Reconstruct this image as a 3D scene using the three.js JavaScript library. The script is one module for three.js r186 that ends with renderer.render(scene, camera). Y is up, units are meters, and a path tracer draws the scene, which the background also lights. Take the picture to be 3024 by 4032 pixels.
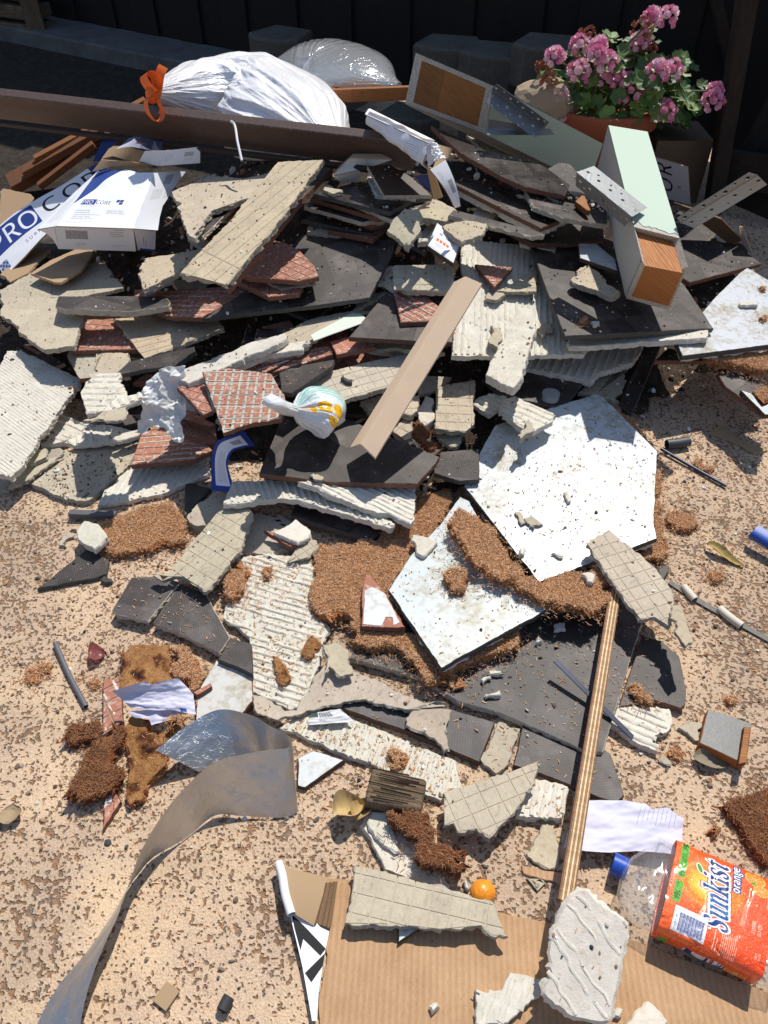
import * as THREE from 'three';
import { mergeGeometries, mergeVertices, toCreasedNormals } from 'three/addons/utils/BufferGeometryUtils.js';
import { RoundedBoxGeometry } from 'three/addons/geometries/RoundedBoxGeometry.js';
import { ImprovedNoise } from 'three/addons/math/ImprovedNoise.js';

// ---------------------------------------------------------------- camera, sky, sun, exposure
const scene = new THREE.Scene();
const camera = new THREE.PerspectiveCamera(67.3, 768 / 1024, 0.05, 60);
camera.position.set(0, 1.10, 0);
camera.rotation.set(-Math.PI / 4, 0, 0);
const SUN = new THREE.Vector3(0.34, 1.35, -0.78).normalize();
const sun = new THREE.DirectionalLight(new THREE.Color(1.0, 0.95, 0.87), 4.6);
sun.position.copy(SUN).multiplyScalar(12); sun.castShadow = true;
Object.assign(sun.shadow.camera, { left: -5, right: 5, top: 5, bottom: -5, near: 1, far: 30 });
sun.shadow.mapSize.set(4096, 4096);
scene.add(sun, sun.target);
const SKY_LEVEL = 0.42;
{
  const w = 256, h = 128, d = new Float32Array(w * h * 4);
  for (let j = 0; j < h; j++) for (let i = 0; i < w; i++) {
    const el = ((j + 0.5) / h - 0.5) * Math.PI, az = ((i + 0.5) / w - 0.5) * 2 * Math.PI;
    const s = Math.sin(el), k = Math.pow(1 - Math.max(0, s), 2.2);
    const dir = new THREE.Vector3(Math.cos(el) * Math.cos(az), s, Math.cos(el) * Math.sin(az));
    const glow = 0.7 * Math.pow(Math.max(0, dir.dot(SUN)), 6);
    let c = [0.30 + 0.48 * k + glow, 0.50 + 0.38 * k + glow * 0.95, 0.92 + 0.12 * k + glow * 0.8];
    if (s < 0) c = [0.30, 0.27, 0.24];
    d.set([c[0] * SKY_LEVEL, c[1] * SKY_LEVEL, c[2] * SKY_LEVEL, 1], (j * w + i) * 4);
  }
  const t = new THREE.DataTexture(d, w, h, THREE.RGBAFormat, THREE.FloatType);
  t.mapping = THREE.EquirectangularReflectionMapping; t.magFilter = t.minFilter = THREE.LinearFilter; t.needsUpdate = true;
  scene.background = t; scene.environment = t;
}
const renderer = new THREE.WebGLRenderer({ antialias: true });
renderer.toneMapping = THREE.LinearToneMapping; renderer.toneMappingExposure = 1.0;
renderer.shadowMap.enabled = true; renderer.shadowMap.type = THREE.PCFSoftShadowMap;

// ---------------------------------------------------------------- helpers
let seed = 12345;
const rnd = () => { seed = (seed + 0x6D2B79F5) | 0; let t = Math.imul(seed ^ (seed >>> 15), 1 | seed); t = (t + Math.imul(t ^ (t >>> 7), 61 | t)) ^ t; return ((t ^ (t >>> 14)) >>> 0) / 4294967296; };
const rr = (a, b) => a + (b - a) * rnd();
const V = (x, y, z) => new THREE.Vector3(x, y, z);
const mix = (a, b, t) => a.clone().lerp(b, t);
const PN = new ImprovedNoise();
const n3 = (x, y, z) => PN.noise(x, y, z);
const fb = (x, y, z, o = 3) => { let s = 0, a = 0.5; for (let i = 0; i < o; i++) { s += a * PN.noise(x, y, z); x *= 2.03; y *= 2.03; z *= 2.03; a *= 0.5; } return s; };
const taken = {};
const named = n => { const k = (taken[n] = (taken[n] ?? -1) + 1); return k ? n + '_' + String(k).padStart(3, '0') : n; };
function tag(o, label, category, group, kind) { o.userData = kind ? { label, kind } : { label, category }; if (kind && category) o.userData.category = category; if (group) o.userData.group = group; return o; }
function thing(name, label, category, group) { const g = new THREE.Group(); g.name = named(name); scene.add(g); return tag(g, label, category, group); }
function mesh(name, geo, m, parent) { const o = new THREE.Mesh(geo, m); o.name = parent ? name : named(name); o.castShadow = o.receiveShadow = true; (parent ?? scene).add(o); return o; }
function geoOf(pos, uv, crease = 0.6) {
  const g = new THREE.BufferGeometry();
  g.setAttribute('position', new THREE.Float32BufferAttribute(pos, 3));
  g.setAttribute('uv', new THREE.Float32BufferAttribute(uv ?? new Array(pos.length / 3 * 2).fill(0), 2));
  return toCreasedNormals(g, crease);
}
// a mesh list in one: triangles pushed as vectors
class Tris {
  constructor() { this.p = []; this.u = []; }
  tri(a, b, c, ua = [0, 0], ub = [0, 0], uc = [0, 0]) { this.p.push(a.x, a.y, a.z, b.x, b.y, b.z, c.x, c.y, c.z); this.u.push(...ua, ...ub, ...uc); }
  quad(a, b, c, d, ua = [0, 0], ub = [0, 0], uc = [0, 0], ud = [0, 0]) { this.tri(a, b, c, ua, ub, uc); this.tri(a, c, d, ua, uc, ud); }
  geo(cr = 0.6) { return geoOf(this.p, this.u, cr); }
}
const area2 = p => { let s = 0; for (let i = 0; i < p.length; i++) { const a = p[i], b = p[(i + 1) % p.length]; s += a[0] * b[1] - b[0] * a[1]; } return s / 2; };
function clipHalf(p, nx, ny, c) { // keep nx*x+ny*y<=c
  const out = [];
  for (let i = 0; i < p.length; i++) {
    const a = p[i], b = p[(i + 1) % p.length], da = nx * a[0] + ny * a[1] - c, db = nx * b[0] + ny * b[1] - c;
    if (da <= 0) out.push(a);
    if ((da < 0 && db > 0) || (da > 0 && db < 0)) { const t = da / (da - db); out.push([a[0] + (b[0] - a[0]) * t, a[1] + (b[1] - a[1]) * t]); }
  }
  return out;
}
const clipBox = (p, x0, x1, y0, y1) => { let q = clipHalf(p, 1, 0, x1); if (q.length) q = clipHalf(q, -1, 0, -x0); if (q.length) q = clipHalf(q, 0, 1, y1); if (q.length) q = clipHalf(q, 0, -1, -y0); return q; };
const inPoly = (x, y, p) => { let r = false; for (let i = 0, j = p.length - 1; i < p.length; j = i++) if ((p[i][1] > y) !== (p[j][1] > y) && x < (p[j][0] - p[i][0]) * (y - p[i][1]) / (p[j][1] - p[i][1]) + p[i][0]) r = !r; return r; };
function offsetPoly(p, e) { // inwards by e
  const n = p.length, out = [], s = Math.sign(area2(p));
  for (let i = 0; i < n; i++) {
    const a = p[(i + n - 1) % n], b = p[i], c = p[(i + 1) % n];
    let x1 = b[0] - a[0], y1 = b[1] - a[1], x2 = c[0] - b[0], y2 = c[1] - b[1];
    const l1 = Math.hypot(x1, y1) || 1e-9, l2 = Math.hypot(x2, y2) || 1e-9;
    let nx = -(y1 / l1 + y2 / l2), ny = x1 / l1 + x2 / l2; const l = Math.hypot(nx, ny);
    if (l < 1e-3) { out.push([b[0], b[1]]); continue; }
    const k = Math.min(2, 2 / l);
    out.push([b[0] + s * nx / l * e * k, b[1] + s * ny / l * e * k]);
  }
  return out;
}
function rough(p, step, amp, sd) { // subdivide a polygon's edges and break them up
  const out = []; let run = 0;
  for (let i = 0; i < p.length; i++) {
    const a = p[i], b = p[(i + 1) % p.length], L = Math.hypot(b[0] - a[0], b[1] - a[1]), n = Math.max(1, Math.min(60, Math.round(L / step)));
    for (let k = 0; k < n; k++) {
      const t = k / n, x = a[0] + (b[0] - a[0]) * t, y = a[1] + (b[1] - a[1]) * t;
      run += L / n;
      const ch = Math.max(0, n3(run * 26, sd, 5.5) - 0.18) * 9; const o = amp * (ch * (amp > 0.001 ? 1 : 0.3) + 1.6 * n3(run * 45, sd, 0.3) + 1.1 * n3(run * 170, sd, 7.1) + 0.5 * n3(run * 420, sd, 3.3)) * (k ? 1 : 0.35);
      out.push([x - (b[1] - a[1]) / (L || 1) * o, y + (b[0] - a[0]) / (L || 1) * o]);
    }
  }
  return out;
}
// a flat piece: outline (a, b) on the plane y = top, thickness downwards; returns [top, sides] geometries
function slabGeo(p, top, t, o = {}) {
  const { rag = 0.0, bev = 0.0007, uvr = 0, uvo = [0, 0], sd = 1, flare = 0, lumps = 0 } = o;
  if (area2(p) > 0) p = p.slice().reverse(); // so that (a, -b) runs counter-clockwise seen from above
  const P = (q, y) => V(q[0], y, q[1]);
  const c = Math.cos(uvr), s = Math.sin(uvr), UV = q => [q[0] * c + q[1] * s + uvo[0], -q[0] * s + q[1] * c + uvo[1]];
  const r0 = offsetPoly(p, bev), T = new Tris(), S = new Tris(), n = p.length;
  const v2 = r0.map(q => new THREE.Vector2(q[0], q[1]));
  for (const [i, j, k] of THREE.ShapeUtils.triangulateShape(v2, [])) {
    const A = P(r0[i], top), B = P(r0[j], top), C = P(r0[k], top);
    const up = (B.x - A.x) * (C.z - A.z) - (B.z - A.z) * (C.x - A.x) < 0;
    up ? T.tri(A, B, C, UV(r0[i]), UV(r0[j]), UV(r0[k])) : T.tri(A, C, B, UV(r0[i]), UV(r0[k]), UV(r0[j]));
  }
  const levels = [0, bev, ...(rag ? [t * 0.35, t * 0.7] : []), t];
  const rings = [r0, p];
  for (let l = 2; l < levels.length; l++) {
    const q = offsetPoly(p, 1);
    rings.push(p.map((v, i) => { const dx = q[i][0] - v[0], dy = q[i][1] - v[1], L = Math.hypot(dx, dy) || 1; const e = rag * (1.3 * n3(i * 0.37, l * 3.1 + sd, 2.2) + 0.9 * n3(i * 0.9, l * 5.7 + sd, 8.2)) + flare * levels[l] / t; return [v[0] + dx / L * e, v[1] + dy / L * e]; }));
  }
  let run = 0;
  for (let i = 0; i < n; i++) {
    const j = (i + 1) % n, L = Math.hypot(p[j][0] - p[i][0], p[j][1] - p[i][1]);
    for (let l = 0; l + 1 < levels.length; l++) {
      const a = P(rings[l][i], top - levels[l]), b = P(rings[l][j], top - levels[l]), cc = P(rings[l + 1][j], top - levels[l + 1]), d = P(rings[l + 1][i], top - levels[l + 1]);
      S.quad(a, d, cc, b, [run, levels[l]], [run, levels[l + 1]], [run + L, levels[l + 1]], [run + L, levels[l]]);
    }
    run += L;
  }
  const last = rings[rings.length - 1];
  for (const [i, j, k] of THREE.ShapeUtils.triangulateShape(last.map(q => new THREE.Vector2(q[0], q[1])), [])) S.tri(P(last[i], top - t), P(last[k], top - t), P(last[j], top - t), last[i], last[k], last[j]);
  return [T.geo(0.3), S.geo(0.7)];
}

// ---------------------------------------------------------------- textures
function tex(w, h, fn, o = {}) {
  const d = new Uint8Array(w * h * 4);
  for (let j = 0; j < h; j++) for (let i = 0; i < w; i++) { const c = fn(i, j), k = (j * w + i) * 4; d[k] = c[0]; d[k + 1] = c[1]; d[k + 2] = c[2]; d[k + 3] = 255; }
  const t = new THREE.DataTexture(d, w, h, THREE.RGBAFormat); return fin(t, o);
}
function fin(t, { srgb = true, size = [1, 1] } = {}) { t.wrapS = t.wrapT = THREE.RepeatWrapping; t.magFilter = THREE.LinearFilter; t.minFilter = THREE.LinearMipmapLinearFilter; t.generateMipmaps = true; t.anisotropy = 8; if (srgb) t.colorSpace = THREE.SRGBColorSpace; t.repeat.set(1 / size[0], 1 / size[1]); t.needsUpdate = true; return t; }
function lattice(n, sd) { const a = new Float32Array(n * n); let s = sd * 7919 + 13; for (let i = 0; i < n * n; i++) { s = (s * 1664525 + 1013904223) >>> 0; a[i] = s / 4294967296; } return a; }
function tileNoise(n, sd) { // periodic value noise, u and v in 0..1
  const a = lattice(n, sd);
  return (u, v) => { u = (u - Math.floor(u)) * n; v = (v - Math.floor(v)) * n; const i = Math.floor(u) % n, j = Math.floor(v) % n; let fx = u - Math.floor(u), fy = v - Math.floor(v); fx = fx * fx * (3 - 2 * fx); fy = fy * fy * (3 - 2 * fy); const i1 = (i + 1) % n, j1 = (j + 1) % n; return (a[j * n + i] * (1 - fx) + a[j * n + i1] * fx) * (1 - fy) + (a[j1 * n + i] * (1 - fx) + a[j1 * n + i1] * fx) * fy; };
}
function tileFbm(n, sd, oct = 4) { const L = []; for (let i = 0; i < oct; i++) L.push(tileNoise(n << i, sd + i * 17)); return (u, v) => { let s = 0, a = 1, t = 0; for (const f of L) { s += a * f(u, v); t += a; a *= 0.55; } return s / t; }; }
const cl = v => v < 0 ? 0 : v > 255 ? 255 : v;
function canvas(w, h, draw, o = {}) { const c = document.createElement('canvas'); c.width = w; c.height = h; draw(c.getContext('2d'), w, h); const t = new THREE.CanvasTexture(c); t.wrapS = t.wrapT = THREE.ClampToEdgeWrapping; t.colorSpace = THREE.SRGBColorSpace; t.anisotropy = 8; if (o.repeat) { t.wrapS = t.wrapT = THREE.RepeatWrapping; } return t; }
const std = (color, rough, o = {}) => new THREE.MeshStandardMaterial({ color: Array.isArray(color) ? new THREE.Color().setRGB(...color) : color, roughness: rough, side: THREE.DoubleSide, ...o });
const phy = (color, rough, o = {}) => new THREE.MeshPhysicalMaterial({ color: new THREE.Color().setRGB(...color), roughness: rough, side: THREE.DoubleSide, ...o });
function vary(m, k) { const c = m.clone(); c.color.multiplyScalar(k); c.color.r *= rr(0.97, 1.03); c.color.b *= rr(0.96, 1.04); return c; }

const fA = tileFbm(8, 3, 5), fB = tileFbm(32, 9, 4), fC = tileFbm(64, 21, 3), fD = tileNoise(256, 5), fE = tileNoise(512, 8);
// knocked-down concrete: pale plateaus, dark gritty pits
const GS = 1.5;
const gPit = tileFbm(380, 41, 2), gMid = tileFbm(110, 43, 2), gBig = tileFbm(6, 57, 4), gFine = tileNoise(1024, 77), gStain = tileFbm(20, 63, 3);
const pit = (u, v) => { const n = gPit(u, v) + 0.30 * (gMid(u, v) - 0.5) + 0.24 * (gBig(u, v) - 0.5) + 0.22 * (gStain(u, v) - 0.5); return THREE.MathUtils.smoothstep(0.375 - n, -0.03, 0.07); };
const groundMap = tex(2048, 2048, (i, j) => {
  const u = i / 2048, v = j / 2048, p = pit(u, v), g = gFine(u, v), b = gBig(u, v), st = gStain(u, v);
  const hue = fC(u * 1.7, v * 1.3);
  const br = 0.93 + 0.22 * (b - 0.5) + 0.14 * (g - 0.5) + 0.18 * (st - 0.5);
  let c = [214 * br, 189 * br, 163 * br * (1 - 0.06 * (st - 0.4))];
  const dark = hue > 0.53 ? [112, 82, 60] : hue > 0.46 ? [96, 84, 77] : [132, 94, 64];
  const k = p * (0.4 + 0.6 * g) + (fE(u * 4, v * 4) > 0.955 ? 0.45 : 0) + (fD(u * 3 + .37, v * 3) > 0.93 ? 0.3 : 0);
  return [cl(c[0] + (dark[0] - c[0]) * k), cl(c[1] + (dark[1] - c[1]) * k), cl(c[2] + (dark[2] - c[2]) * k)];
}, { size: [GS, GS] });
const groundBump = tex(2048, 2048, (i, j) => { const u = i / 2048, v = j / 2048, p = pit(u, v); const x = cl(190 - 130 * p + 60 * (gFine(u, v) - 0.5) + 40 * (gBig(u, v) - .5)); return [x, x, x]; }, { srgb: false, size: [GS, GS] });
// woven-look porcelain: dark squares whose dots run in different directions
const darkMap = tex(1024, 1024, (i, j) => {
  const S = 0.36, x = i / 1024 * S, y = j / 1024 * S, pi = Math.floor(x / 0.06), pj = Math.floor(y / 0.06), h = ((pi * 7 + pj * 13 + (pi * pj) % 5) % 7) / 7;
  const w = Math.floor(i / 4) + 0, fx = (x % 0.004) / 0.004, fy = (y % 0.004) / 0.004;
  let d; if (h < 0.35) d = Math.hypot(fx - 0.5, fy - 0.5) < 0.26 ? 1 : 0; else if (h < 0.7) d = Math.abs(fy - 0.5) < 0.2 ? 0.55 : 0; else d = Math.abs(((x + y) % 0.004) / 0.004 - 0.5) < 0.2 ? 0.6 : 0.05;
  const u = i / 1024, v = j / 1024, n = fB(u, v) - 0.5, sc = fA(u, v) - 0.5, g = fE(u, v) - 0.5;
  const dust = Math.max(0, sc + .02) * 120 + (fD(u, v) > .94 ? 22 : 0) * (fC(u, v) + .2);
  const b = 38 + 34 * h + 26 * d + 20 * n + 14 * g + dust * .8;
  return [cl(b + 6), cl(b - 1), cl(b - 4)];
}, { size: [0.36, 0.36] });
const darkBump = tex(1024, 1024, (i, j) => { const fx = (i * 0.36 / 1024 % 0.004) / 0.004, fy = (j * 0.36 / 1024 % 0.004) / 0.004; const d = cl(110 + 90 * (Math.hypot(fx - 0.5, fy - 0.5) < 0.28 ? 1 : 0) + 40 * (fE(i / 1024, j / 1024) - 0.5)); return [d, d, d]; }, { srgb: false, size: [0.36, 0.36] });
const boardMap = tex(1024, 1024, (i, j) => { const u = i / 1024, v = j / 1024; const sp = fD(u, v) > 0.93 && fC(u, v) > 0.5 ? -46 : 0, n = fA(u, v) - 0.5, m = fC(u, v) - 0.5, g = fE(u, v) - 0.5, st = Math.max(0, fB(u * 2, v) - 0.62) * 120; const b = 30 * n + 20 * m + 16 * g + sp - st; return [cl(208 + b), cl(197 + b), cl(178 + b - 6 * n)]; }, { size: [0.3, 0.3] });
const boardBump = tex(1024, 1024, (i, j) => { const u = i / 1024, v = j / 1024; const x = cl(128 + 70 * (fE(u, v) - 0.5) + 90 * (fC(u, v) - 0.5) - (fD(u, v) > 0.9 ? 50 : 0)); return [x, x, x]; }, { srgb: false, size: [0.3, 0.3] });
const mortarMap = tex(1024, 1024, (i, j) => { const u = i / 1024, v = j / 1024; const n = fA(u, v) - 0.5, m = fB(u, v) - 0.5, g = fE(u, v) - 0.5, sp = fD(u, v) > 0.95 ? -40 : 0, st = Math.max(0, fB(u + .3, v * 2) - 0.6) * 130; const b = 26 * n + 22 * m + 14 * g + sp; return [cl(226 + b - st * .4), cl(221 + b - st * .7), cl(209 + b - st)]; }, { size: [0.24, 0.24] });
const glazeMap = tex(1024, 1024, (i, j) => { const u = i / 1024, v = j / 1024; const n = fA(u, v) - 0.5, dirt = Math.max(0, fC(u, v) * 0.4 + fA(v, u) * 0.6 - 0.48) * 240, sp = 0, g = fE(u, v) > 0.992 ? -50 : fE(v, u) > 0.94 ? -12 : 0; return [cl(236 + 8 * n - dirt * .7 + sp + g), cl(238 + 8 * n - dirt * .9 + sp + g), cl(238 + 8 * n - dirt * 1.25 + sp * 1.2 + g)]; }, { size: [0.5, 0.5] });
const terraMap = tex(512, 512, (i, j) => { const u = i / 512, v = j / 512; const n = fA(u, v) - 0.5, g = fD(u, v) - 0.5, w = Math.max(0, fB(u, v * 0.5) - 0.52) * 420; const b = 26 * n + 20 * g; return [cl(190 + b + w * .25), cl(128 + b + w * .6), cl(106 + b + w * .65)]; }, { size: [0.16, 0.16] });
const sideMap = tex(512, 256, (i, j) => { const u = i / 512, v = j / 256; const n = fB(u, v) - 0.5, g = fD(u, v) - 0.5; const b = 90 * n + 40 * g; return [cl(215 + b), cl(212 + b), cl(206 + b)]; }, { size: [0.12, 0.06] });
const fibreMap = tex(1024, 1024, (i, j) => { const u = i / 1024, v = j / 1024; const n = fA(u, v) - 0.5, m = tileStrand(u, v), g = fE(u, v) - 0.5; const b = 50 * n + 60 * m + 40 * g; return [cl(172 + b), cl(118 + b * .9), cl(74 + b * .75)]; }, { size: [0.2, 0.2] });
function tileStrand(u, v) { return fC(u * 1, v * 3) * 0.6 + fC(v * 1, u * 3 + .3) * 0.4 - 0.5; }
const fibreBump = tex(512, 512, (i, j) => { const u = i / 512, v = j / 512; const x = cl(128 + 160 * tileStrand(u, v) + 110 * (fD(u, v) - 0.5)); return [x, x, x]; }, { srgb: false, size: [0.2, 0.2] });
const barkMap = tex(512, 512, (i, j) => { const u = i / 512, v = j / 512; const n = fA(u, v), st = Math.max(0, fA(v * 1, u + .4) - 0.52) * 420, m = fC(u, v) - 0.5, g = fD(u, v) - 0.5, cr = Math.abs(fB(u * .5, v * .5) - 0.5) < 0.015 ? -60 : 0; const b = 60 * (n - .5) + 40 * m + 30 * g - st + cr; return [cl(172 + b), cl(132 + b), cl(86 + b * .8)]; }, { size: [0.16, 0.16] });
const woodMap = tex(512, 512, (i, j) => { const u = i / 512, v = j / 512; const r = Math.sin((v * 26 + 2.2 * fA(u * 0.25, v)) * Math.PI * 2) * 0.5 + 0.5, g = tileNoise2(u, v); const b = -34 * r + 46 * (g - .5) + 24 * (fA(u, v) - .5); return [cl(205 + b), cl(150 + b), cl(92 + b * .8)]; }, { size: [0.2, 0.1] });
function tileNoise2(u, v) { return fC(u * 0.25 + 0, v * 2); }
const cardMap = tex(512, 512, (i, j) => { const u = i / 512, v = j / 512; const fl = Math.sin(u * Math.PI * 2 * 32); const n = fA(u, v) - 0.5, g = fD(u, v) - 0.5, fi = fC(u * 3, v) - .5; const b = 5 * fl + 22 * n + 12 * g + 14 * fi; return [cl(184 + b), cl(150 + b), cl(114 + b)]; }, { size: [0.26, 0.26] });
const cardBump = tex(256, 64, (i) => { const x = 128 + 90 * Math.sin(i / 256 * Math.PI * 2 * 16); return [x, x, x]; }, { srgb: false, size: [0.13, 0.13] });
const foilBump = tex(512, 512, (i, j) => { const u = i / 512, v = j / 512; const x = cl(128 + 150 * (fB(u, v) - .5) + 60 * (fC(u, v) - .5) + (Math.abs(fA(u, v * .7) - .5) < .012 ? 60 : 0)); return [x, x, x]; }, { srgb: false });
const plasBump = tex(512, 512, (i, j) => { const u = i / 512, v = j / 512; const r = Math.abs(fB(u * .5, v) - .5) * 2, r2 = Math.abs(fA(u, v) - .5) * 2; const x = cl(255 - 300 * Math.min(r, .5) - 120 * Math.min(r2, .4)); return [x, x, x]; }, { srgb: false });
const oldWoodMap = tex(512, 512, (i, j) => { const u = i / 512, v = j / 512; const g = tileNoise2(u, v) - .5, n = fA(u, v) - .5; const b = 70 * g + 40 * n; return [cl(120 + b), cl(104 + b), cl(86 + b)]; }, { size: [0.5, 0.25] });
const dirtMap = tex(512, 512, (i, j) => { const u = i / 512, v = j / 512; const b = 90 * (fB(u, v) - .5) + 60 * (fD(u, v) - .5); return [cl(112 + b), cl(98 + b), cl(84 + b)]; }, { size: [0.6, 0.6] });
const concMap = tex(512, 512, (i, j) => { const u = i / 512, v = j / 512; const b = 50 * (fA(u, v) - .5) + 40 * (fD(u, v) - .5); return [cl(150 + b), cl(148 + b), cl(143 + b)]; }, { size: [0.5, 0.5] });

// ---------------------------------------------------------------- materials
const W1 = [1, 1, 1];
const MAT = {
  ground: std([0.93, 0.90, 0.87], 0.95, { map: groundMap, bumpMap: groundBump, bumpScale: 0.004 }),
  dark: std([0.92, 0.90, 0.90], 0.56, { map: darkMap, bumpMap: darkBump, bumpScale: 0.0003 }),
  darkGloss: std([0.8, 0.8, 0.82], 0.25, { map: darkMap }),
  darkWood: std([0.16, 0.085, 0.055], 0.5, { map: oldWoodMap }),
  board: std([0.80, 0.775, 0.735], 0.95, { map: boardMap, bumpMap: boardBump, bumpScale: 0.0006 }),
  boardTan: std([0.84, 0.77, 0.66], 0.95, { map: boardMap, bumpMap: boardBump, bumpScale: 0.0006 }),
  boardEdge: std([0.56, 0.52, 0.44], 0.95, { map: sideMap, bumpMap: boardBump, bumpScale: 0.0012 }),
  mortarPink: std([0.50, 0.35, 0.30], 0.95, { map: mortarMap }),
  mortar: std([0.86, 0.85, 0.83], 0.95, { map: mortarMap, bumpMap: boardBump, bumpScale: 0.001 }),
  mortarGrey: std([0.62, 0.58, 0.52], 0.95, { map: mortarMap, bumpMap: boardBump, bumpScale: 0.001 }),
  glaze: phy([0.70, 0.725, 0.75], 0.34, { map: glazeMap, clearcoat: 0.4, clearcoatRoughness: 0.15 }),
  glazeDust: std([0.66, 0.65, 0.61], 0.6, { map: glazeMap }),
  terra: std([0.80, 0.77, 0.76], 0.9, { map: terraMap, bumpMap: boardBump, bumpScale: 0.0005 }),
  edgeTerra: std([0.26, 0.125, 0.085], 0.9, { map: sideMap, bumpMap: boardBump, bumpScale: 0.0006 }),
  edgeBrown: std([0.13, 0.075, 0.055], 0.85, { map: sideMap, bumpMap: boardBump, bumpScale: 0.0006 }),
  edgeGrey: std([0.10, 0.10, 0.10], 0.7, { map: sideMap, bumpMap: boardBump, bumpScale: 0.0006 }),
  fibre: std([1.0, 0.95, 0.90], 1, { map: fibreMap, bumpMap: fibreBump, bumpScale: 0.004 }),
  fibreDark: std([0.52, 0.38, 0.32], 1, { map: fibreMap, bumpMap: fibreBump, bumpScale: 0.004 }),
  bark: std([0.75, 0.66, 0.58], 1, { map: barkMap, bumpMap: fibreBump, bumpScale: 0.002 }),
  wood: std([0.62, 0.52, 0.44], 0.75, { map: woodMap }),
  woodDark: std([0.34, 0.26, 0.21], 0.8, { map: woodMap }),
  oldWood: std([0.8, 0.75, 0.68], 0.95, { map: oldWoodMap, bumpMap: fibreBump, bumpScale: 0.002 }),
  card: std([0.94, 0.92, 0.90], 0.9, { map: cardMap, bumpMap: cardBump, bumpScale: 0.0007 }),
  cardPlain: std([0.42, 0.29, 0.175], 0.9),
  cardBrown: std([0.38, 0.26, 0.15], 0.9),
  white: std([0.78, 0.78, 0.80], 0.75),
  paper: std([0.76, 0.76, 0.84], 0.85),
  green: std([0.50, 0.62, 0.50], 0.7, { bumpMap: boardBump, bumpScale: 0.0008 }),
  gypsum: std([0.86, 0.83, 0.76], 0.95, { map: sideMap, bumpMap: boardBump, bumpScale: 0.003 }),
  cream: std([0.58, 0.56, 0.50], 0.85),
  steel: std([0.24, 0.25, 0.26], 0.48, { metalness: 0.75, bumpMap: foilBump, bumpScale: 0.0006 }),
  foil: std([0.58, 0.60, 0.62], 0.42, { metalness: 1, bumpMap: foilBump, bumpScale: 0.0007 }),
  orange: std([0.86, 0.16, 0.02], 0.45),
  black: std([0.02, 0.02, 0.022], 0.6),
  rubber: std([0.035, 0.035, 0.038], 0.7),
  navy: std([0.012, 0.03, 0.16], 0.5),
  fill: std([0.46, 0.41, 0.36], 1, { map: dirtMap, bumpMap: fibreBump, bumpScale: 0.01 }),
  greyLam: std([0.16, 0.165, 0.17], 0.45, { map: sideMap }),
  foam: std([0.74, 0.76, 0.74], 0.7),
};
const BODY = { ter: MAT.edgeTerra, brown: MAT.edgeBrown, grey: MAT.edgeGrey, mort: MAT.mortarGrey };

// ---------------------------------------------------------------- loose litter, gathered and built at the end
const shav = [], crumb = [], grit = [];
const M4 = new THREE.Matrix4(), Q = new THREE.Quaternion(), E = new THREE.Euler();
function bit(list, pos, sx, sy, sz, tilt = 0.5, base = null) {
  E.set(rr(-tilt, tilt), rr(0, 6.28), rr(-tilt, tilt)); Q.setFromEuler(E);
  const m = new THREE.Matrix4().compose(pos, Q, V(sx, sy, sz)); if (base) m.premultiply(base); list.push(m);
}
const addShaving = (l, p, k = 1, base) => bit(l, p, rr(0.003, 0.0105) * k, rr(0.0004, 0.0009) * k, rr(0.0008, 0.0022) * k, 0.45, base);
const addStrand = (l, p, k = 1) => bit(l, p, rr(0.0035, 0.0115) * k, rr(0.0004, 0.0008) * k, rr(0.0005, 0.0012) * k, 0.6);
const addCrumb = (l, p, k = 1, base) => { const s = 0.0016 * Math.pow(rnd(), 2) * 3.2 + 0.0012; bit(l, p, s * k * rr(0.8, 2), s * k * rr(0.5, 0.9), s * k * rr(0.7, 1.3), 0.9, base); };
const shavGeo = (() => { const g = new THREE.BoxGeometry(1, 1, 1, 4, 1, 1), p = g.attributes.position; for (let i = 0; i < p.count; i++) { const x = p.getX(i); p.setY(i, p.getY(i) + 1.6 * (0.25 - x * x)); p.setZ(i, p.getZ(i) * (1 - 0.7 * Math.abs(x))); } g.computeVertexNormals(); return g; })();
const crumbGeo = (() => { const g = new THREE.DodecahedronGeometry(0.5, 0); return g; })();
function instanced(name, geo, m, list, colors, parent) {
  const o = new THREE.InstancedMesh(geo, m, list.length); o.name = name; o.castShadow = o.receiveShadow = true;
  const c = new THREE.Color();
  list.forEach((x, i) => { o.setMatrixAt(i, x); const k = colors[Math.floor(rnd() * colors.length)], b = rr(0.75, 1.2); o.setColorAt(i, c.setRGB(k[0] * b, k[1] * b, k[2] * b)); });
  (parent ?? scene).add(o); return o;
}
const instMat = std([1, 1, 1], 0.95);
const SHAV_C = [[0.66, 0.37, 0.19], [0.58, 0.31, 0.15], [0.72, 0.44, 0.25], [0.50, 0.27, 0.13], [0.68, 0.46, 0.29], [0.40, 0.21, 0.10]];
const SHAV_D = [[0.30, 0.135, 0.06], [0.24, 0.105, 0.045], [0.36, 0.165, 0.075], [0.18, 0.085, 0.04]];
const CRUMB_C = [[0.70, 0.68, 0.62], [0.62, 0.58, 0.50], [0.50, 0.46, 0.38], [0.74, 0.73, 0.70]];
const RUBBLE_C = [[0.70, 0.68, 0.62], [0.62, 0.58, 0.50], [0.36, 0.2, 0.1], [0.05, 0.05, 0.05], [0.3, 0.14, 0.09], [0.74, 0.73, 0.70]];
const GRIT_C = [[0.20, 0.15, 0.11], [0.26, 0.17, 0.11], [0.11, 0.10, 0.09], [0.32, 0.20, 0.12], [0.30, 0.25, 0.2]];

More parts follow.
